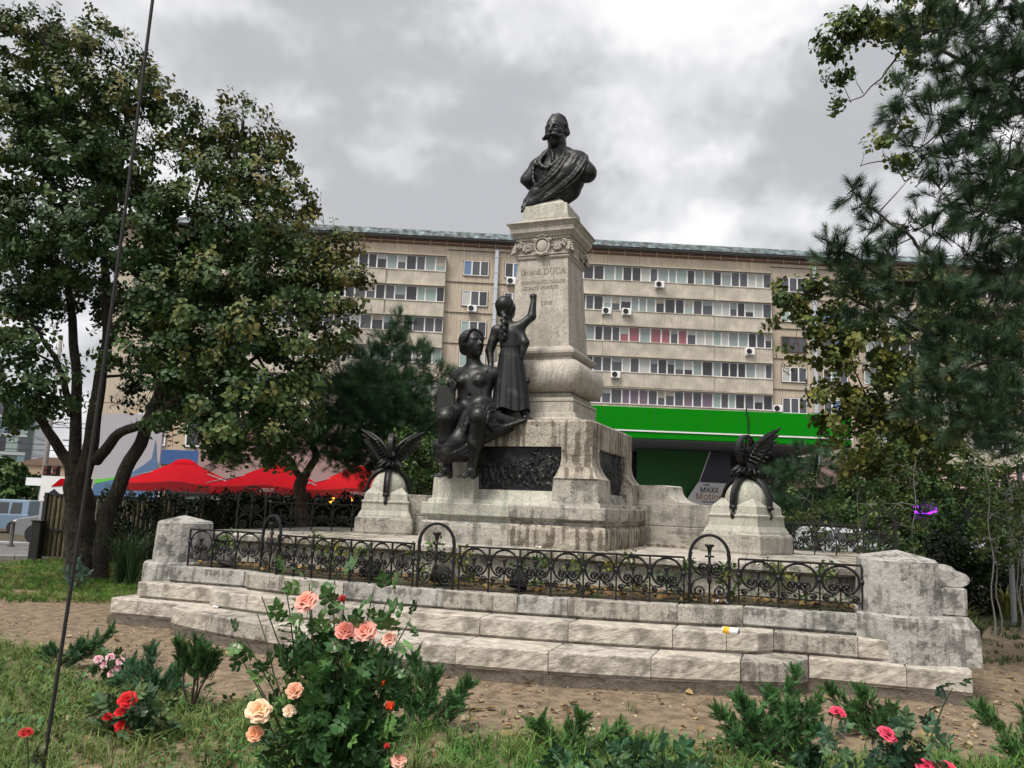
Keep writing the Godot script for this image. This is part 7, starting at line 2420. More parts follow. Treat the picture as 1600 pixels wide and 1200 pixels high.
	for k in 7:
		var q: Array = [[6.25, -12.6, 2.6], [7.25, -12.3, 2.9], [7.9, -13.2, 2.5], [8.1, -13.0, 2.8], [5.55, -12.9, 2.2], [8.35, -13.4, 2.4], [4.75, -12.75, 2.0]][k]
		var cl := []
		for j in 5: cl.append([q[0] + rf(-0.3, 0.3), q[2] * (0.5 + 0.12 * j) , q[1] + rf(-0.2, 0.2), 0.24, 0.6])
		tree("sapling", "thin pale stemmed sapling, %s among the right hand shrubs" % ["first behind the rear arch", "second, tall and straight", "third, leaning a little", "fourth, paired with a leaner", "short one by the rear fence", "last one by the slim poles", "small one beside the small pine"][k], "sapling", [[[Vector3(q[0], 0, q[1]), Vector3(q[0] + rf(-0.05, 0.05), q[2] * 0.5, q[1]), Vector3(q[0] + rf(-0.12, 0.12), q[2], q[1])], 0.012, 0.005]], cl, M.kerb, sap, M.leaf, 110.0, bush_pal, 0.3, "saplings on the right")
	# ivy on the bamboo screen
	var ivy := []
	var ivc := []
	for i in 2600:
		var x := rf(-9.2, -2.6)
		var dens := 0.35 + 0.65 * smoothstep(-7.2, -5.5, x)
		if rng.randf() > dens: continue
		var y := 1.65 * pow(rng.randf(), 0.8) + rf(-0.05, 0.1)
		ivy.append(Transform3D(face(Vector3(rf(-1, 1), rf(-0.5, 0.8), rf(0.1, 0.8)), rf(0, 6)), Vector3(x, y, -18.75 + 0.035 * (x + 10.8) + rf(0.0, 0.3))))
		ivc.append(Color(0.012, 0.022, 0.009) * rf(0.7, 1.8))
	var iv := thing("ivy", "dark ivy climbing the bamboo screen behind the left stone post", "ivy", Transform3D.IDENTITY)
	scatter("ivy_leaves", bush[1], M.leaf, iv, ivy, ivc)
	# hedge ring far behind to close the view between things
	var hx := []
	var hc := []
	for i in 2600:
		var x := rf(4.2, 13.5)
		hx.append(Transform3D(face(rdir() + Vector3(0, 0.4, 0), rf(0, 6)) * Basis.from_scale(Vector3.ONE * 1.2), Vector3(x, rf(0.0, 1.35) * (0.8 + 0.2 * sin(x * 1.7)), -14.6 - rf(0, 1.5) - 0.1 * (x - 4))))
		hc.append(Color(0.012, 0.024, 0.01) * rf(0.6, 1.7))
	var he := thing("hedge", "dark low hedge behind the right rear fence and saplings", "hedge", Transform3D.IDENTITY)
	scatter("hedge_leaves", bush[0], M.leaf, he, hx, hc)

# ---------------------------------------------------------------- garden
var petal_meshes := []
func petal(cup: float, w: float) -> ArrayMesh:
	var mb := MB.new()
	var t := PackedVector3Array()
	var pt := func(i: int, j: int) -> Vector3:
		var u := (i / 4.0 - 0.5) * 2.0
		var v := j / 4.0
		var hw := w * sin(PI * (0.16 + 0.62 * v))
		return Vector3(u * hw, v * (1.0 - 0.12 * u * u), cup * (1.0 - u * u) * 0.22 * (1.0 - 0.3 * v) - 0.3 * v * v * v + 0.1 * v)
	for j in 4:
		for i in 4:
			t.append_array([pt.call(i, j), pt.call(i + 1, j), pt.call(i + 1, j + 1), pt.call(i, j), pt.call(i + 1, j + 1), pt.call(i, j + 1)])
	mb.put(t, true, 1)
	return mb.done()
func rose(parent: Node3D, p: Vector3, size: float, dirv: Vector3, inner: Color, outer: Color, open := 1.0, called := "rose"):
	if petal_meshes.is_empty():
		petal_meshes = [petal(1.0, 0.5), petal(0.7, 0.6)]
	var o := Node3D.new()
	o.name = numbered(parent, called)
	parent.add_child(o, true)
	o.transform = Transform3D(face(dirv, rf(0, 6)) * Basis.from_scale(Vector3.ONE * size * 0.66), p)
	var layers := [[3, 0.12, 0.42], [4, 0.3, 0.5], [5, 0.52, 0.55], [6, 0.85, 0.6], [6, 1.2, 0.62]]
	if open < 0.6: layers = [[3, 0.06, 0.62], [3, 0.16, 0.66], [2, 0.3, 0.62]]
	var li := 0
	for l in layers:
		for k in l[0]:
			var a: float = TAU * k / l[0] + li * 0.7 + rf(-0.12, 0.12)
			var tilt: float = l[1] * (0.6 + 0.4 * open) + rf(-0.08, 0.08)
			var b := Basis(Vector3.UP, a) * Basis(Vector3.RIGHT, tilt) * Basis(Vector3.UP, PI)
			var m := leafmat((inner.lerp(outer, li / float(layers.size() - 1)) * rf(0.88, 1.1)).linear_to_srgb(), 0.5, 0.6)
			m.vertex_color_use_as_albedo = false
			part("petal", petal_meshes[k % 2], m, o, Transform3D(b * Basis.from_scale(Vector3.ONE * l[2]), Basis(Vector3.UP, a) * Vector3(0, 0.02 + 0.1 * (layers.size() - li) * 0.2, 0.03 + 0.035 * li)))
		li += 1
	var cal := MB.new()
	cal.lathe([[0.01, -0.28], [0.1, -0.2], [0.12, -0.06], [0.04, 0.06]], 8)
	part("calyx", cal.done(), M.cane, o)
func rose_leaf_mesh(sd: int) -> ArrayMesh:
	var mb := MB.new()
	var r := RandomNumberGenerator.new()
	r.seed = sd
	mb.tint = Color(0.8, 0.8, 0.6)
	mb.tube(PackedVector3Array([Vector3.ZERO, Vector3(0, 0.05, 0.006), Vector3(0, 0.1, 0)]), 0.0016, 3, false, false)
	for q in [[0.1, 0.0], [0.085, 1.0], [0.085, -1.0], [0.045, 1.0], [0.045, -1.0]]:
		mb.tint = Color.WHITE * r.randf_range(0.8, 1.15)
		leaf_shape(mb, Vector3(0, q[0], 0), Vector3(q[1] * 0.9, 0.55 if q[1] != 0 else 1.0, r.randf_range(-0.2, 0.1)).normalized(), Vector3(0, r.randf_range(-0.1, 0.3), 1).normalized(), 0.06, 0.04, 0.16)
	return mb.done()
var rose_leaves := []
func rose_bush(label: String, root: Vector3, tips: Array, leaves: int, inner: int, spread: Vector3, centre: Vector3, tone: Color) -> Node3D:
	if rose_leaves.is_empty():
		rose_leaves = [rose_leaf_mesh(1), rose_leaf_mesh(2), rose_leaf_mesh(3)]
	var b := thing("rose_bush", label, "rose bush", Transform3D(Basis.IDENTITY, root), "rose bushes in the front bed")
	var nodes := []
	for t in tips:
		var e: Vector3 = t - root
		var c := MB.new()
		var s := Vector3(rf(-0.06, 0.06), 0, rf(-0.06, 0.06))
		var pts := PackedVector3Array()
		for k in 7:
			var f := k / 6.0
			pts.append(s.lerp(e, f) + Vector3(0, 0.12 * sin(PI * f) * e.length() * 0.3, 0) + rdir() * 0.012 * sin(PI * f))
		c.tube(pts, [0.008, 0.007, 0.006, 0.005, 0.0045, 0.004, 0.003], 5)
		part("cane", c.done(), M.cane, b)
		for k in [2, 3, 4, 5, 5, 6, 6]: nodes.append(pts[k])
	var lms := []
	for i in 4:
		var m := leafmat((tone * [0.65, 0.9, 1.2, 1.6][i] + Color(0.012, 0.01, 0.0) * i).linear_to_srgb(), 0.3, 0.38)
		m.metallic_specular = 0.5
		lms.append(m)
	for i in leaves:
		var p: Vector3
		var n := rdir()
		if i % 2 == 0 and nodes.size() > 0:
			p = nodes[rng.randi() % nodes.size()] + n * 0.02
		else:
			p = centre - root + n * spread * pow(rng.randf(), 0.35)
		if p.y < 0.03: p.y = rf(0.03, 0.2)
		n.z = absf(n.z) * 0.8 + 0.2
		var xf := Transform3D(face((n + Vector3(0, 0.35, 0)).normalized(), rf(0, 6)) * Basis.from_scale(Vector3.ONE * rf(0.55, 1.1)), p)
		part("leaf", rose_leaves[i % 3], lms[rng.randi() % 4], b, xf)
	if inner > 0:
		var xs := []
		var cs := []
		for i in inner:
			var p := centre - root + rdir() * spread * pow(rng.randf(), 0.45) * 0.98
			if p.y < 0.02: p.y = rf(0.02, 0.25)
			xs.append(Transform3D(face(rdir() + Vector3(0, 0.4, 0), rf(0, 6)) * Basis.from_scale(Vector3.ONE * rf(0.7, 1.3)), p))
			cs.append(tone * rf(0.5, 1.3))
		scatter("inner_foliage", rose_leaves[0], M.leaf, b, xs, cs)
	return b

func juniper(label: String, root: Vector3, dirs: Array, n: int, size: float, tone: Color, low := 0.2):
	var b := thing("juniper", label, "juniper", Transform3D(Basis.IDENTITY, root), "young junipers in the front bed")
	var xs := []
	var cs := []
	for d in dirs:
		var e := (d as Vector3)
		var c := MB.new()
		var pts := PackedVector3Array([Vector3.ZERO, e * 0.4 + rdir() * 0.03, e * 0.75 + rdir() * 0.02, e])
		c.tube(pts, [0.012, 0.008, 0.005, 0.002], 5)
		part("stem", c.done(), M.wood, b)
		for i in int(n * 1.5):
			var f := low + (1.0 - low) * pow(rng.randf(), 0.75)
			var p := e * f + rdir() * size * 0.4 * pow(rng.randf(), 0.5) * (1.15 - f)
			var dirv := (e.normalized() * 0.75 + rdir() * 0.85 + Vector3(0, 0.3, 0)).normalized()
			xs.append(Transform3D(face(dirv, rf(0, 6)) * Basis.from_scale(Vector3.ONE * rf(0.6, 1.15)), p))
			cs.append(Color(tone.r * 3.0, tone.g * 2.5, tone.b * 2.4) * rf(0.6, 1.4))
	scatter("foliage", _frond, M.leaf, b, xs, cs)
var _frond: ArrayMesh

func build_garden():
	_frond = frond(3, 0.11)
	# grass of the front lawn, thinning out towards the dirt
	var g1 := blade_tuft(9, 0.13, 0.007, 3, 0.9)
	var g2 := blade_tuft(7, 0.19, 0.008, 5, 0.9)
	var edge := FastNoiseLite.new()
	edge.seed = 9
	edge.frequency = 0.8
	var a := [[], []]
	var b := [[], []]
	for i in 34000:
		var x := rf(-7.0, 6.0)
		var z := rf(-9.6, -4.2)
		var n := edge.get_noise_2d(x, z)
		var lim := -6.15 - 0.3 * n + (0.4 if x > 1.2 else 0.0)
		if x < -1.0: lim = -6.3 - 0.34 * (-1.0 - x) - 0.5 * n
		if x < -3.6: lim = -7.25 - 1.05 * (-3.6 - x) - 0.4 * n
		var over := lim - z
		if over > 0.0 and rng.randf() > 0.07 * exp(-over * 3.0): continue
		if rng.randf() > 0.62 + 0.55 * n: continue
		var tone := Color(0.07, 0.185, 0.035).lerp(Color(0.2, 0.23, 0.075), clampf(0.28 + 0.7 * edge.get_noise_2d(x * 2.0 + 30.0, z * 2.0), 0.0, 1.0))
		if x < -1.6: tone = tone.lerp(Color(0.17, 0.165, 0.07), 0.3)
		var k := rf(0.5, 1.15)
		var xf := Transform3D(Basis(Vector3.UP, rf(0, TAU)) * Basis.from_scale(Vector3(k, k * (0.8 if x < -1.2 else 1.0), k)), Vector3(x, 0.008, z))
		if i % 4 == 0: b[0].append(xf); b[1].append(tone * rf(0.7, 1.3))
		else: a[0].append(xf); a[1].append(tone * rf(0.7, 1.3))
	scatter("lawn_grass", g1, M.grass, self, a[0], a[1])
	tag(get_child(get_child_count() - 1), "short grass of the front flower bed", "grass")
	scatter("tall_grass", g2, M.grass, self, b[0], b[1])
	tag(get_child(get_child_count() - 1), "longer tufts of grass in the front flower bed", "grass")
	# lawns left behind and right
	var c := [[], []]
	for i in 15000:
		var x := rf(-15.0, -5.6)
		var z := rf(-20.5, -11.5)
		if z > -12.2 - 0.55 * (x + 6.0) * -1.0 * 0.0 - 0.8 * edge.get_noise_2d(x, z) and x > -9: continue
		if rng.randf() > 0.75 + 0.5 * edge.get_noise_2d(x * 0.7, z * 0.7): continue
		if z < -17.4 and x < -10.0 - 0.0: 
			if x < -10.7: continue
		c[0].append(Transform3D(Basis(Vector3.UP, rf(0, TAU)) * Basis.from_scale(Vector3.ONE * rf(0.6, 1.2)), Vector3(x, 0.0, z)))
		c[1].append(Color(0.075, 0.17, 0.025).lerp(Color(0.22, 0.2, 0.07), clampf(edge.get_noise_2d(x + 50.0, z) * 1.4 + 0.15, 0.0, 0.8)) * rf(0.7, 1.3))
	for i in 5000:
		var x := rf(5.6, 12.0)
		var z := rf(-15.5, -8.8)
		if edge.get_noise_2d(x * 1.3, z * 1.3 + 8.0) < 0.12: continue
		c[0].append(Transform3D(Basis(Vector3.UP, rf(0, TAU)) * Basis.from_scale(Vector3.ONE * rf(0.5, 1.1)), Vector3(x, 0.0, z)))
		c[1].append(Color(0.05, 0.09, 0.02) * rf(0.6, 1.4))
	scatter("back_lawn", g1, M.grass, self, c[0], c[1])
	tag(get_child(get_child_count() - 1), "green lawn around the left linden and patches at the right", "grass")
	# fallen leaves
	var lf := MB.new()
	leaf_shape(lf, Vector3(-0.04, 0.006, 0), Vector3(1, 0.1, 0), Vector3(0, 1, 0.2), 0.085, 0.06, 0.25)
	var d := [[], []]
	for i in 1500:
		var x := rf(-6.5, 6.5)
		var z := rf(-9.5, -4.4)
		if z < -7.2 and rng.randf() < 0.8: continue
		d[0].append(Transform3D(Basis.from_euler(Vector3(rf(-0.5, 0.5), rf(0, 6.28), rf(-0.4, 0.4))) * Basis.from_scale(Vector3.ONE * rf(0.5, 1.2)), Vector3(x, 0.022, z)))
		d[1].append([Color(0.2, 0.13, 0.06), Color(0.28, 0.2, 0.1), Color(0.12, 0.075, 0.035), Color(0.35, 0.29, 0.19)][i % 4] * rf(0.7, 1.2))
	for i in 600:
		var u := rf(-4.0, 4.05)
		var p := STEP * Vector3(u, 0.76, lerpf(2.1, fv(2, u) - 0.22, rng.randf()))
		d[0].append(Transform3D(Basis.from_euler(Vector3(rf(-0.6, 0.6), rf(0, 6.28), rf(-0.6, 0.6))) * Basis.from_scale(Vector3.ONE * rf(0.5, 1.1)), p))
		d[1].append([Color(0.2, 0.1, 0.04), Color(0.18, 0.12, 0.06), Color(0.12, 0.075, 0.04), Color(0.28, 0.19, 0.07)][i % 4] * rf(0.7, 1.2))
	scatter("fallen_leaves", lf.done(), M.litter, self, d[0], d[1])
	tag(get_child(get_child_count() - 1), "dry brown leaves scattered over grass and planting bed", "leaf litter")
	# low weeds among the grass
	var weed := sprig(7, 0.034, 0.02, 0.07, 0.1, 21)
	var w := [[], []]
	for i in 1500:
		var x := rf(-5.2, 4.6)
		var z := rf(-7.6, -4.3)
		if x > -0.6 and z < -6.2: continue
		if x < -0.6 and z < -6.5 + 0.36 * (x + 0.6): continue
		if edge.get_noise_2d(x * 1.5 + 9.0, z * 1.5) < -0.05: continue
		w[0].append(Transform3D(face(Vector3(rf(-0.5, 0.5), 1, rf(-0.5, 0.5)), rf(0, 6)) * Basis.from_scale(Vector3.ONE * rf(0.7, 1.5)), Vector3(x, 0.0, z)))
		w[1].append(Color(0.05, 0.12, 0.035) * rf(0.6, 1.8))
	scatter("low_weeds", weed, M.leaf, self, w[0], w[1])
	tag(get_child(get_child_count() - 1), "low broad leaved weeds among the front grass", "weeds")
	# pebbles on the dirt
	var pb := MB.new()
	pb.ball(Vector3.ZERO, Vector3(0.012, 0.007, 0.01), 6)
	var pe := [[], []]
	for i in 4500:
		var x := rf(-7.5, 8.0)
		var z := rf(-11.0, -6.0)
		pe[0].append(Transform3D(Basis.from_euler(Vector3(0, rf(0, 6), 0)) * Basis.from_scale(Vector3.ONE * rf(0.4, 1.5) * (2.0 if i % 60 == 0 else 1.0)), Vector3(x, 0.018, z)))
		pe[1].append(Color(0.26, 0.2, 0.135) * rf(0.35, 1.7))
	scatter("pebbles", pb.done(), M.litter, self, pe[0], pe[1])
	tag(get_child(get_child_count() - 1), "small pebbles strewn over the dirt path", "pebbles")
	# the big rose bush
	var green := Color(0.05, 0.13, 0.042)
	var tips := [[-1.04, 1.1, 0], [-0.85, 1.12, 1], [-0.72, 0.96, 0], [-0.83, 0.96, 2], [-0.59, 0.93, 3], [-0.87, 0.88, 4], [-1.25, 0.54, 5], [-1.07, 0.65, 6], [-1.26, 0.43, 7], [-0.62, 0.7, 8], [-0.57, 0.58, 8], [-0.57, 0.39, 9], [-0.51, 0.33, 3], [-1.09, 0.55, 4], [-0.79, 0.79, 10]]
	var look := [
		[Color(0.78, 0.27, 0.2), Color(0.85, 0.42, 0.36), 0.135, 1.0], [Color(0.42, 0.015, 0.03), Color(0.5, 0.02, 0.04), 0.075, 0.4],
		[Color(0.8, 0.24, 0.18), Color(0.82, 0.3, 0.26), 0.115, 0.8], [Color(0.8, 0.36, 0.26), Color(0.86, 0.5, 0.42), 0.09, 0.9], [Color(0.72, 0.5, 0.34), Color(0.8, 0.62, 0.48), 0.075, 0.9],
		[Color(0.85, 0.5, 0.27), Color(0.88, 0.62, 0.45), 0.14, 1.1], [Color(0.72, 0.32, 0.2), Color(0.78, 0.42, 0.3), 0.1, 0.9], [Color(0.8, 0.3, 0.15), Color(0.85, 0.42, 0.26), 0.095, 0.8], [Color(0.75, 0.07, 0.025), Color(0.8, 0.1, 0.04), 0.1, 0.4], [Color(0.55, 0.03, 0.03), Color(0.62, 0.04, 0.04), 0.065, 0.4], [Color(0.7, 0.2, 0.1), Color(0.75, 0.25, 0.12), 0.06, 0.4]]
	var ends := []
	for t in tips: ends.append(Vector3(t[0], t[1], -4.45))
	for q in [[-1.3, 1.12], [-1.18, 1.2], [-1.05, 1.2], [-1.42, 0.9], [-1.35, 1.0], [-0.62, 1.12], [-0.5, 1.02], [-0.72, 1.16], [-1.5, 0.8], [-0.95, 1.22], [-0.45, 0.92], [-1.4, 0.72]]: ends.append(Vector3(q[0] + rf(-0.03, 0.03), q[1], -4.6 + rf(-0.15, 0.15)))
	var big := rose_bush("tall rose bush with salmon, peach and coral blooms in the foreground", Vector3(-0.92, 0.0, -4.6), ends, 260, 420, Vector3(0.35, 0.52, 0.28), Vector3(-0.88, 0.48, -4.6), green)
	for i in tips.size():
		var t: Array = tips[i]
		var l: Array = look[t[2]]
		rose(big, Vector3(t[0], t[1], -4.42) - big.position, l[2], Vector3(rf(-0.3, 0.3), 0.75 if l[3] > 0.5 else 1.0, 0.75), l[0], l[1], l[3])
	# red roses at the left
	var lr := rose_bush("low rose bush with scarlet blooms at the front left", Vector3(-2.45, 0, -5.75), [Vector3(-2.46, 0.27, -5.7), Vector3(-2.5, 0.14, -5.68), Vector3(-2.56, 0.2, -5.7), Vector3(-2.35, 0.2, -5.7)], 50, 60, Vector3(0.24, 0.16, 0.2), Vector3(-2.45, 0.1, -5.75), Color(0.05, 0.1, 0.05))
	for q in [[-2.46, 0.28, 0.13, 1.0], [-2.5, 0.2, 0.08, 0.6], [-2.48, 0.11, 0.1, 0.9], [-2.58, 0.17, 0.07, 0.6], [-2.44, 0.07, 0.07, 0.6]]: rose(lr, Vector3(q[0], q[1], -5.62) - lr.position, q[2], Vector3(0.1, 0.8, 0.7), Color(0.45, 0.006, 0.012), Color(0.6, 0.01, 0.02), q[3])
	var pk := rose_bush("small rose with pale lilac pink blooms near the dirt path", Vector3(-3.36, 0, -7.35), [Vector3(-3.45, 0.2, -7.3), Vector3(-3.35, 0.22, -7.3), Vector3(-3.3, 0.14, -7.3)], 30, 30, Vector3(0.14, 0.1, 0.12), Vector3(-3.36, 0.08, -7.35), green)
	for q in [[-3.46, 0.21], [-3.36, 0.23], [-3.4, 0.17], [-3.3, 0.14], [-3.27, 0.2], [-3.33, 0.1]]: rose(pk, Vector3(q[0], q[1], -7.25) - pk.position, 0.085, Vector3(rf(-0.2, 0.2), 0.8, 0.6), Color(0.6, 0.22, 0.32), Color(0.72, 0.48, 0.54), 1.0)
	# pinkish red roses at the right
	var rr := rose_bush("leggy rose with a crimson pink bloom, left of two at the front right", Vector3(1.83, 0, -4.95), [Vector3(1.93, 0.53, -4.9), Vector3(1.75, 0.32, -4.95), Vector3(1.9, 0.3, -4.9)], 34, 20, Vector3(0.16, 0.16, 0.14), Vector3(1.83, 0.2, -4.95), Color(0.035, 0.09, 0.05))
	rose(rr, Vector3(1.94, 0.54, -4.87) - rr.position, 0.1, Vector3(0.1, 0.9, 0.5), Color(0.6, 0.03, 0.09), Color(0.7, 0.06, 0.14), 0.8)
	var r3 := rose_bush("leggy rose with crimson pink blooms and a tall leafy shoot at the front right", Vector3(2.35, 0, -4.95), [Vector3(2.2, 0.42, -4.88), Vector3(2.64, 0.7, -4.92), Vector3(2.45, 0.25, -4.8), Vector3(2.3, 0.58, -4.95)], 60, 30, Vector3(0.26, 0.22, 0.16), Vector3(2.36, 0.24, -4.95), Color(0.035, 0.09, 0.05))
	for q in [[2.2, 0.44, 0.12], [2.42, 0.27, 0.13], [2.54, 0.27, 0.11], [2.33, 0.24, 0.07]]: rose(r3, Vector3(q[0], q[1], -4.83) - r3.position, q[2], Vector3(rf(-0.2, 0.3), 0.85, 0.5), Color(0.62, 0.03, 0.09), Color(0.75, 0.08, 0.17), 0.9)
	var lowr := rose_bush("low sprawling leafy rose without blooms at the bottom edge, right of centre", Vector3(0.75, 0, -4.9), [Vector3(0.4, 0.2, -4.8), Vector3(0.7, 0.3, -4.85), Vector3(1.05, 0.22, -4.8), Vector3(1.3, 0.18, -4.85)], 80, 50, Vector3(0.5, 0.13, 0.2), Vector3(0.78, 0.16, -4.9), Color(0.04, 0.105, 0.05))
	# junipers
	var jt := Color(0.03, 0.085, 0.032)
	juniper("young juniper on a bare little stem left of the big rose bush", Vector3(-2.34, 0, -6.47), [Vector3(0, 0.52, 0), Vector3(-0.13, 0.5, 0.03), Vector3(0.13, 0.42, 0), Vector3(0.08, 0.48, 0.1), Vector3(-0.05, 0.42, -0.1)], 44, 0.3, Color(0.024, 0.06, 0.022), 0.55)
	juniper("bushy juniper just right of the big rose bush", Vector3(-0.53, 0, -6.25), [Vector3(-0.28, 0.5, 0), Vector3(-0.12, 0.52, 0.05), Vector3(0.05, 0.42, 0), Vector3(0.3, 0.34, 0), Vector3(-0.22, 0.32, 0.12), Vector3(-0.3, 0.4, -0.1), Vector3(0.22, 0.2, 0.05)], 48, 0.34, jt)
	juniper("largest juniper, in front of the can and the right steps", Vector3(1.85, 0, -5.85), [Vector3(0.02, 0.45, 0), Vector3(0.2, 0.58, 0.0), Vector3(-0.2, 0.4, 0.05), Vector3(-0.34, 0.3, 0), Vector3(0.36, 0.4, 0), Vector3(0.12, 0.36, 0.12), Vector3(-0.1, 0.3, -0.1), Vector3(0.34, 0.22, 0.05), Vector3(-0.26, 0.16, 0.1)], 52, 0.36, jt)
	juniper("low juniper leaning left, between two crimson roses", Vector3(2.95, 0, -6.5), [Vector3(-0.42, 0.34, 0), Vector3(-0.2, 0.36, 0.05), Vector3(0.05, 0.22, 0), Vector3(-0.3, 0.16, 0.05)], 44, 0.32, Color(0.028, 0.08, 0.028))
	juniper("pale green juniper at the bottom right corner", Vector3(3.75, 0, -5.9), [Vector3(-0.42, 0.38, 0), Vector3(-0.1, 0.4, 0.05), Vector3(0.25, 0.34, 0), Vector3(-0.3, 0.18, 0.1), Vector3(0.1, 0.2, 0.1)], 46, 0.34, Color(0.045, 0.11, 0.04))
	juniper("spreading juniper behind the scarlet roses", Vector3(-2.9, 0, -6.95), [Vector3(-0.15, 0.24, 0), Vector3(0.0, 0.36, 0), Vector3(0.25, 0.2, 0), Vector3(0.3, 0.1, 0.1), Vector3(-0.2, 0.12, 0.1), Vector3(0.1, 0.16, 0.12)], 44, 0.34, Color(0.03, 0.08, 0.045))
	juniper("feathery juniper reaching right at the dirt's left edge", Vector3(-4.15, 0, -7.9), [Vector3(0.5, 0.36, 0), Vector3(0.25, 0.22, 0.05), Vector3(-0.1, 0.14, 0), Vector3(0.35, 0.18, 0)], 40, 0.3, Color(0.028, 0.075, 0.035))
	juniper("low juniper at the left edge of the flower bed", Vector3(-5.0, 0, -7.7), [Vector3(0.3, 0.16, 0), Vector3(0.0, 0.26, 0), Vector3(-0.3, 0.2, 0), Vector3(0.4, 0.1, 0.1)], 40, 0.36, Color(0.035, 0.075, 0.025))
	juniper("grey green juniper sprig at the foot of the left linden", Vector3(-7.0, 0, -13.6), [Vector3(0, 0.5, 0), Vector3(0.15, 0.35, 0), Vector3(-0.15, 0.32, 0)], 30, 0.32, Color(0.05, 0.1, 0.085))
	juniper("low juniper tuft by the bottom edge, right of centre", Vector3(0.45, 0, -5.75), [Vector3(-0.2, 0.22, 0), Vector3(0.1, 0.26, 0), Vector3(0.4, 0.2, 0), Vector3(0.62, 0.12, 0)], 36, 0.3, Color(0.035, 0.09, 0.03))
	# yuccas and ornamental grass
	var yb := blade_tuft(34, 0.5, 0.03, 7, 0.9)
	var yo := blade_tuft(120, 1.15, 0.014, 9, 0.7)
	for q in [[-7.35, -15.3, "yellow striped yucca beside the linden's trunk", Color(0.24, 0.22, 0.05), 0.9], [9.2, -15.0, "yellow striped yucca at the right edge", Color(0.22, 0.23, 0.07), 1.25], [7.6, -13.6, "small yellow green yucca behind the right end post", Color(0.16, 0.18, 0.04), 0.8], [6.9, -12.0, "low green yucca on the bare soil at the right", Color(0.08, 0.12, 0.035), 0.7]]:
		var o := thing("yucca", q[2], "yucca", at(q[0], 0, q[1]), "yuccas in the beds")
		var xs := []
		var cs := []
		for k in 3:
			xs.append(Transform3D(Basis(Vector3.UP, k * 2.1) * Basis.from_scale(Vector3.ONE * q[4] * rf(0.8, 1.1)), Vector3(rf(-0.1, 0.1), 0, rf(-0.1, 0.1))))
			cs.append(q[3])
		scatter("leaves", yb, M.leaf, o, xs, cs)
	var og := thing("ornamental_grass", "tall clump of arching grass left of the pale stone post", "grass clump", at(-6.75, 0, -14.6))
	scatter("blades", yo, M.grass, og, [Transform3D.IDENTITY, Transform3D(Basis(Vector3.UP, 1.4), Vector3(0.25, 0, 0.1))], [Color(0.035, 0.075, 0.03), Color(0.045, 0.085, 0.035)])
	# planting behind the iron fence
	var pls := [sprig(7, 0.055, 0.035, 0.16, 0.1, 31)]
	var kinds := ["small green rose shrub", "yellowing shrub", "thin leafy shrub", "low green shrub"]
	var us := [-3.6, -2.2, -1.75, -1.2, -0.55, -0.1, 0.75, 1.25, 1.75, 2.3, 2.85, 3.35, 3.8]
	var where := ["behind the left straight fence", "first right of the left arch", "second right of the left arch", "third right of the left arch", "left of the middle arch", "inside the middle arch", "first right of the middle arch", "second right of the middle arch", "third right of the middle arch", "left of the right arch", "inside the right arch", "behind the right straight fence", "beside the right end post"]
	for k in us.size():
		var p := STEP * Vector3(us[k], 0.74, fv(2, us[k]) - rf(0.35, 0.6))
		var cl := []
		for j in 5: cl.append([p.x + rf(-0.16, 0.16), p.y + 0.08 + 0.07 * j, p.z + rf(-0.1, 0.1), 0.1, 0.3 + 0.5 * (k % 3) * 0.5])
		tree("bed_shrub", kinds[k % 4] + " in the planting bed, " + where[k], "shrub", [[[p, p + Vector3(0.02, 0.2, 0), p + Vector3(0, 0.42, 0.02)], 0.008, 0.003]], cl, M.cane, pls, M.leaf, 120.0, [Color(0.035, 0.085, 0.03), Color(0.085, 0.14, 0.035), Color(0.2, 0.18, 0.04)], 0.3, "shrubs in the planting bed")

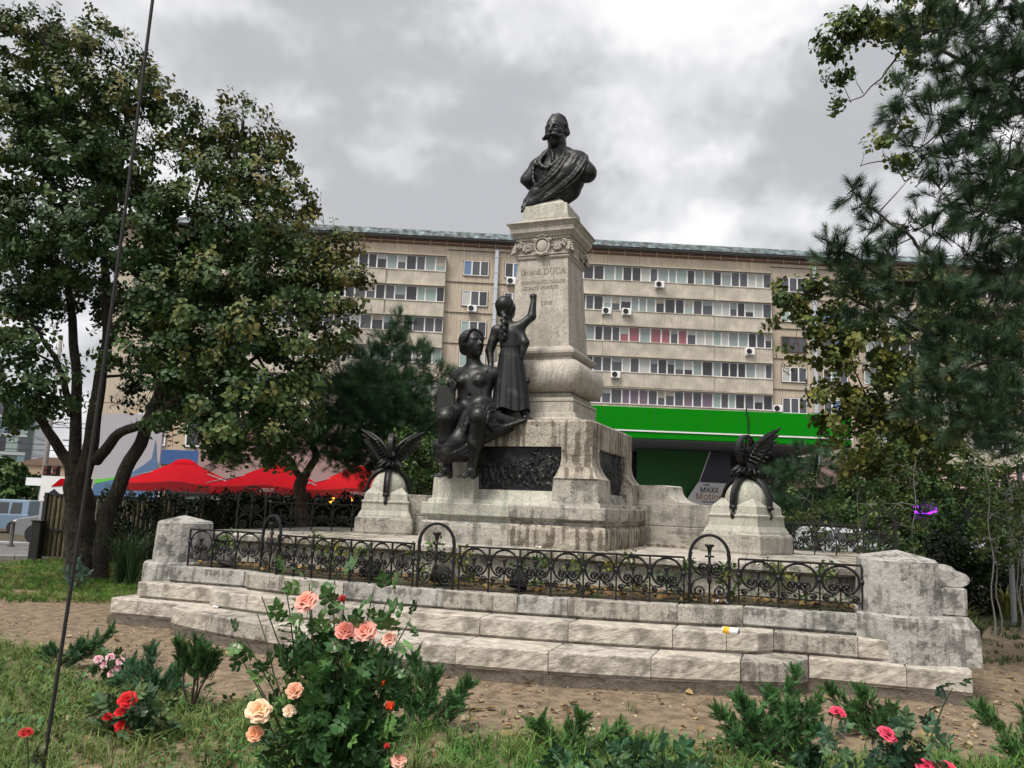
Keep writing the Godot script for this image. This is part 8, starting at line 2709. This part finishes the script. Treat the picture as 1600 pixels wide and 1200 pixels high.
func build_small():
	# slack cable stay in front of everything on the left
	var st := MB.new()
	var pts := PackedVector3Array()
	for k in 13:
		var t := k / 12.0
		pts.append(Vector3(lerpf(-2.28, -2.26, t) + 0.02 * sin(t * PI), lerpf(0.0, 4.75, t), lerpf(-4.3, -4.5, t)))
	st.tube(pts, 0.0095, 6)
	tag(part("stay_wire", st.done(), M.rubber, self), "dark taut stay wire rising from the bottom left past the linden", "wire")
	# wilted red rose at its foot
	var wr := rose_bush("bare thorny stub with a wilted red rose at the bottom left corner", Vector3(-2.26, 0, -4.2), [Vector3(-2.31, 0.44, -4.2)], 4, 0, Vector3(0.05, 0.1, 0.05), Vector3(-2.27, 0.2, -4.2), Color(0.03, 0.05, 0.02))
	rose(wr, Vector3(-2.31, 0.46, -4.18) - wr.position, 0.07, Vector3(0.1, 1, 0.3), Color(0.35, 0.01, 0.012), Color(0.45, 0.015, 0.02), 1.1)
	# drinks can on the middle step
	var can := thing("drinks_can", "white and yellow drinks can lying on the middle step by the right arch", "can", Transform3D(STEP.basis * Basis(Vector3.UP, deg_to_rad(-22)) * Basis(Vector3.BACK, PI / 2), Vector3(2.17, 0.562, -7.95)))
	var cb := MB.new()
	cb.lathe([[0.024, -0.084], [0.027, -0.08], [0.033, -0.07], [0.033, 0.068], [0.027, 0.08], [0.026, 0.084], [0.024, 0.081], [0.001, 0.08]], 20)
	part("body", cb.done(), M.white, can)
	var yb := MB.new()
	yb.lathe([[0.0334, 0.0], [0.0336, 0.002], [0.0336, 0.064], [0.0334, 0.066]], 20)
	part("yellow_print", yb.done(), plain(L(0.75, 0.4, 0.02), 0.35), can)
	var lidm := MB.new()
	lidm.lathe([[0.025, -0.086], [0.026, -0.083], [0.001, -0.082]], 16)
	lidm.ball(Vector3(0.008, -0.086, 0), Vector3(0.008, 0.002, 0.006), 6)
	part("lid", lidm.done(), plain(L(0.4, 0.4, 0.42), 0.3, 0.9), can)
	# litter
	var lt := func(label: String, p: Vector3, s: float, seed_: int):
		var r := RandomNumberGenerator.new()
		r.seed = seed_
		var mb := MB.new()
		var t := PackedVector3Array()
		var h := []
		for i in 25: h.append(Vector3((i % 5) * 0.25 - 0.5 + r.randf_range(-0.08, 0.08), absf(r.randf_range(0.0, 0.35)), (i / 5) * 0.25 - 0.5 + r.randf_range(-0.08, 0.08)) * s)
		for j in 4:
			for i in 4: t.append_array([h[j * 5 + i], h[j * 5 + i + 1], h[j * 5 + i + 6], h[j * 5 + i], h[j * 5 + i + 6], h[j * 5 + i + 5]])
		mb.put(t, false, 2)
		var o := part("paper_scrap", mb.done(), M.white, self, Transform3D(Basis.IDENTITY, p))
		tag(o, label, "litter", "scraps of paper")
	lt.call("crumpled white paper on the lowest step at the left bend", STEP * Vector3(-3.0, 0.328, 3.28), 0.16, 1)
	lt.call("white scrap behind the fence by the right arch", STEP * Vector3(2.75, 0.74, 2.6), 0.12, 2)
	lt.call("tiny white scrap on the platform edge before the pedestal", Vector3(0.42, 1.14, -10.6), 0.07, 3)
	lt.call("pale scrap lying on the dirt at the right", Vector3(3.05, 0.03, -7.0), 0.07, 4)
	# flood lamps in the bed
	var fl := MB.new()
	fl.lathe([[0.02, -0.1], [0.09, -0.1], [0.1, -0.06], [0.1, 0.08], [0.085, 0.1], [0.08, 0.085], [0.01, 0.08]], 14, Transform3D(Basis(Vector3.BACK, 1.35), Vector3(0, 0.12, 0)), false)
	var fb := MB.new()
	fb.box(Vector3(0, 0.05, 0), Vector3(0.05, 0.1, 0.14), 0.01)
	var flm := fl.done()
	var fbm := fb.done()
	for q in [[-0.32, 2.92, "black flood lamp lying at the foot of the middle arch", 0], [-1.25, 2.85, "black flood lamp behind the fence left of the middle arch", 0], [0.62, 2.9, "black flood lamp behind the fence right of the middle arch", 0], [-3.5, 2.6, "grey flood lamp behind the left straight fence", 1]]:
		var o := thing("flood_lamp", q[2], "flood lamp", STEP * Transform3D(Basis(Vector3.UP, 0.3), Vector3(q[0], 0.735, q[1])), "flood lamps in the planting bed")
		part("housing", flm, M.kerb if q[3] == 1 else M.rubber, o)
		part("bracket", fbm, M.rubber, o)
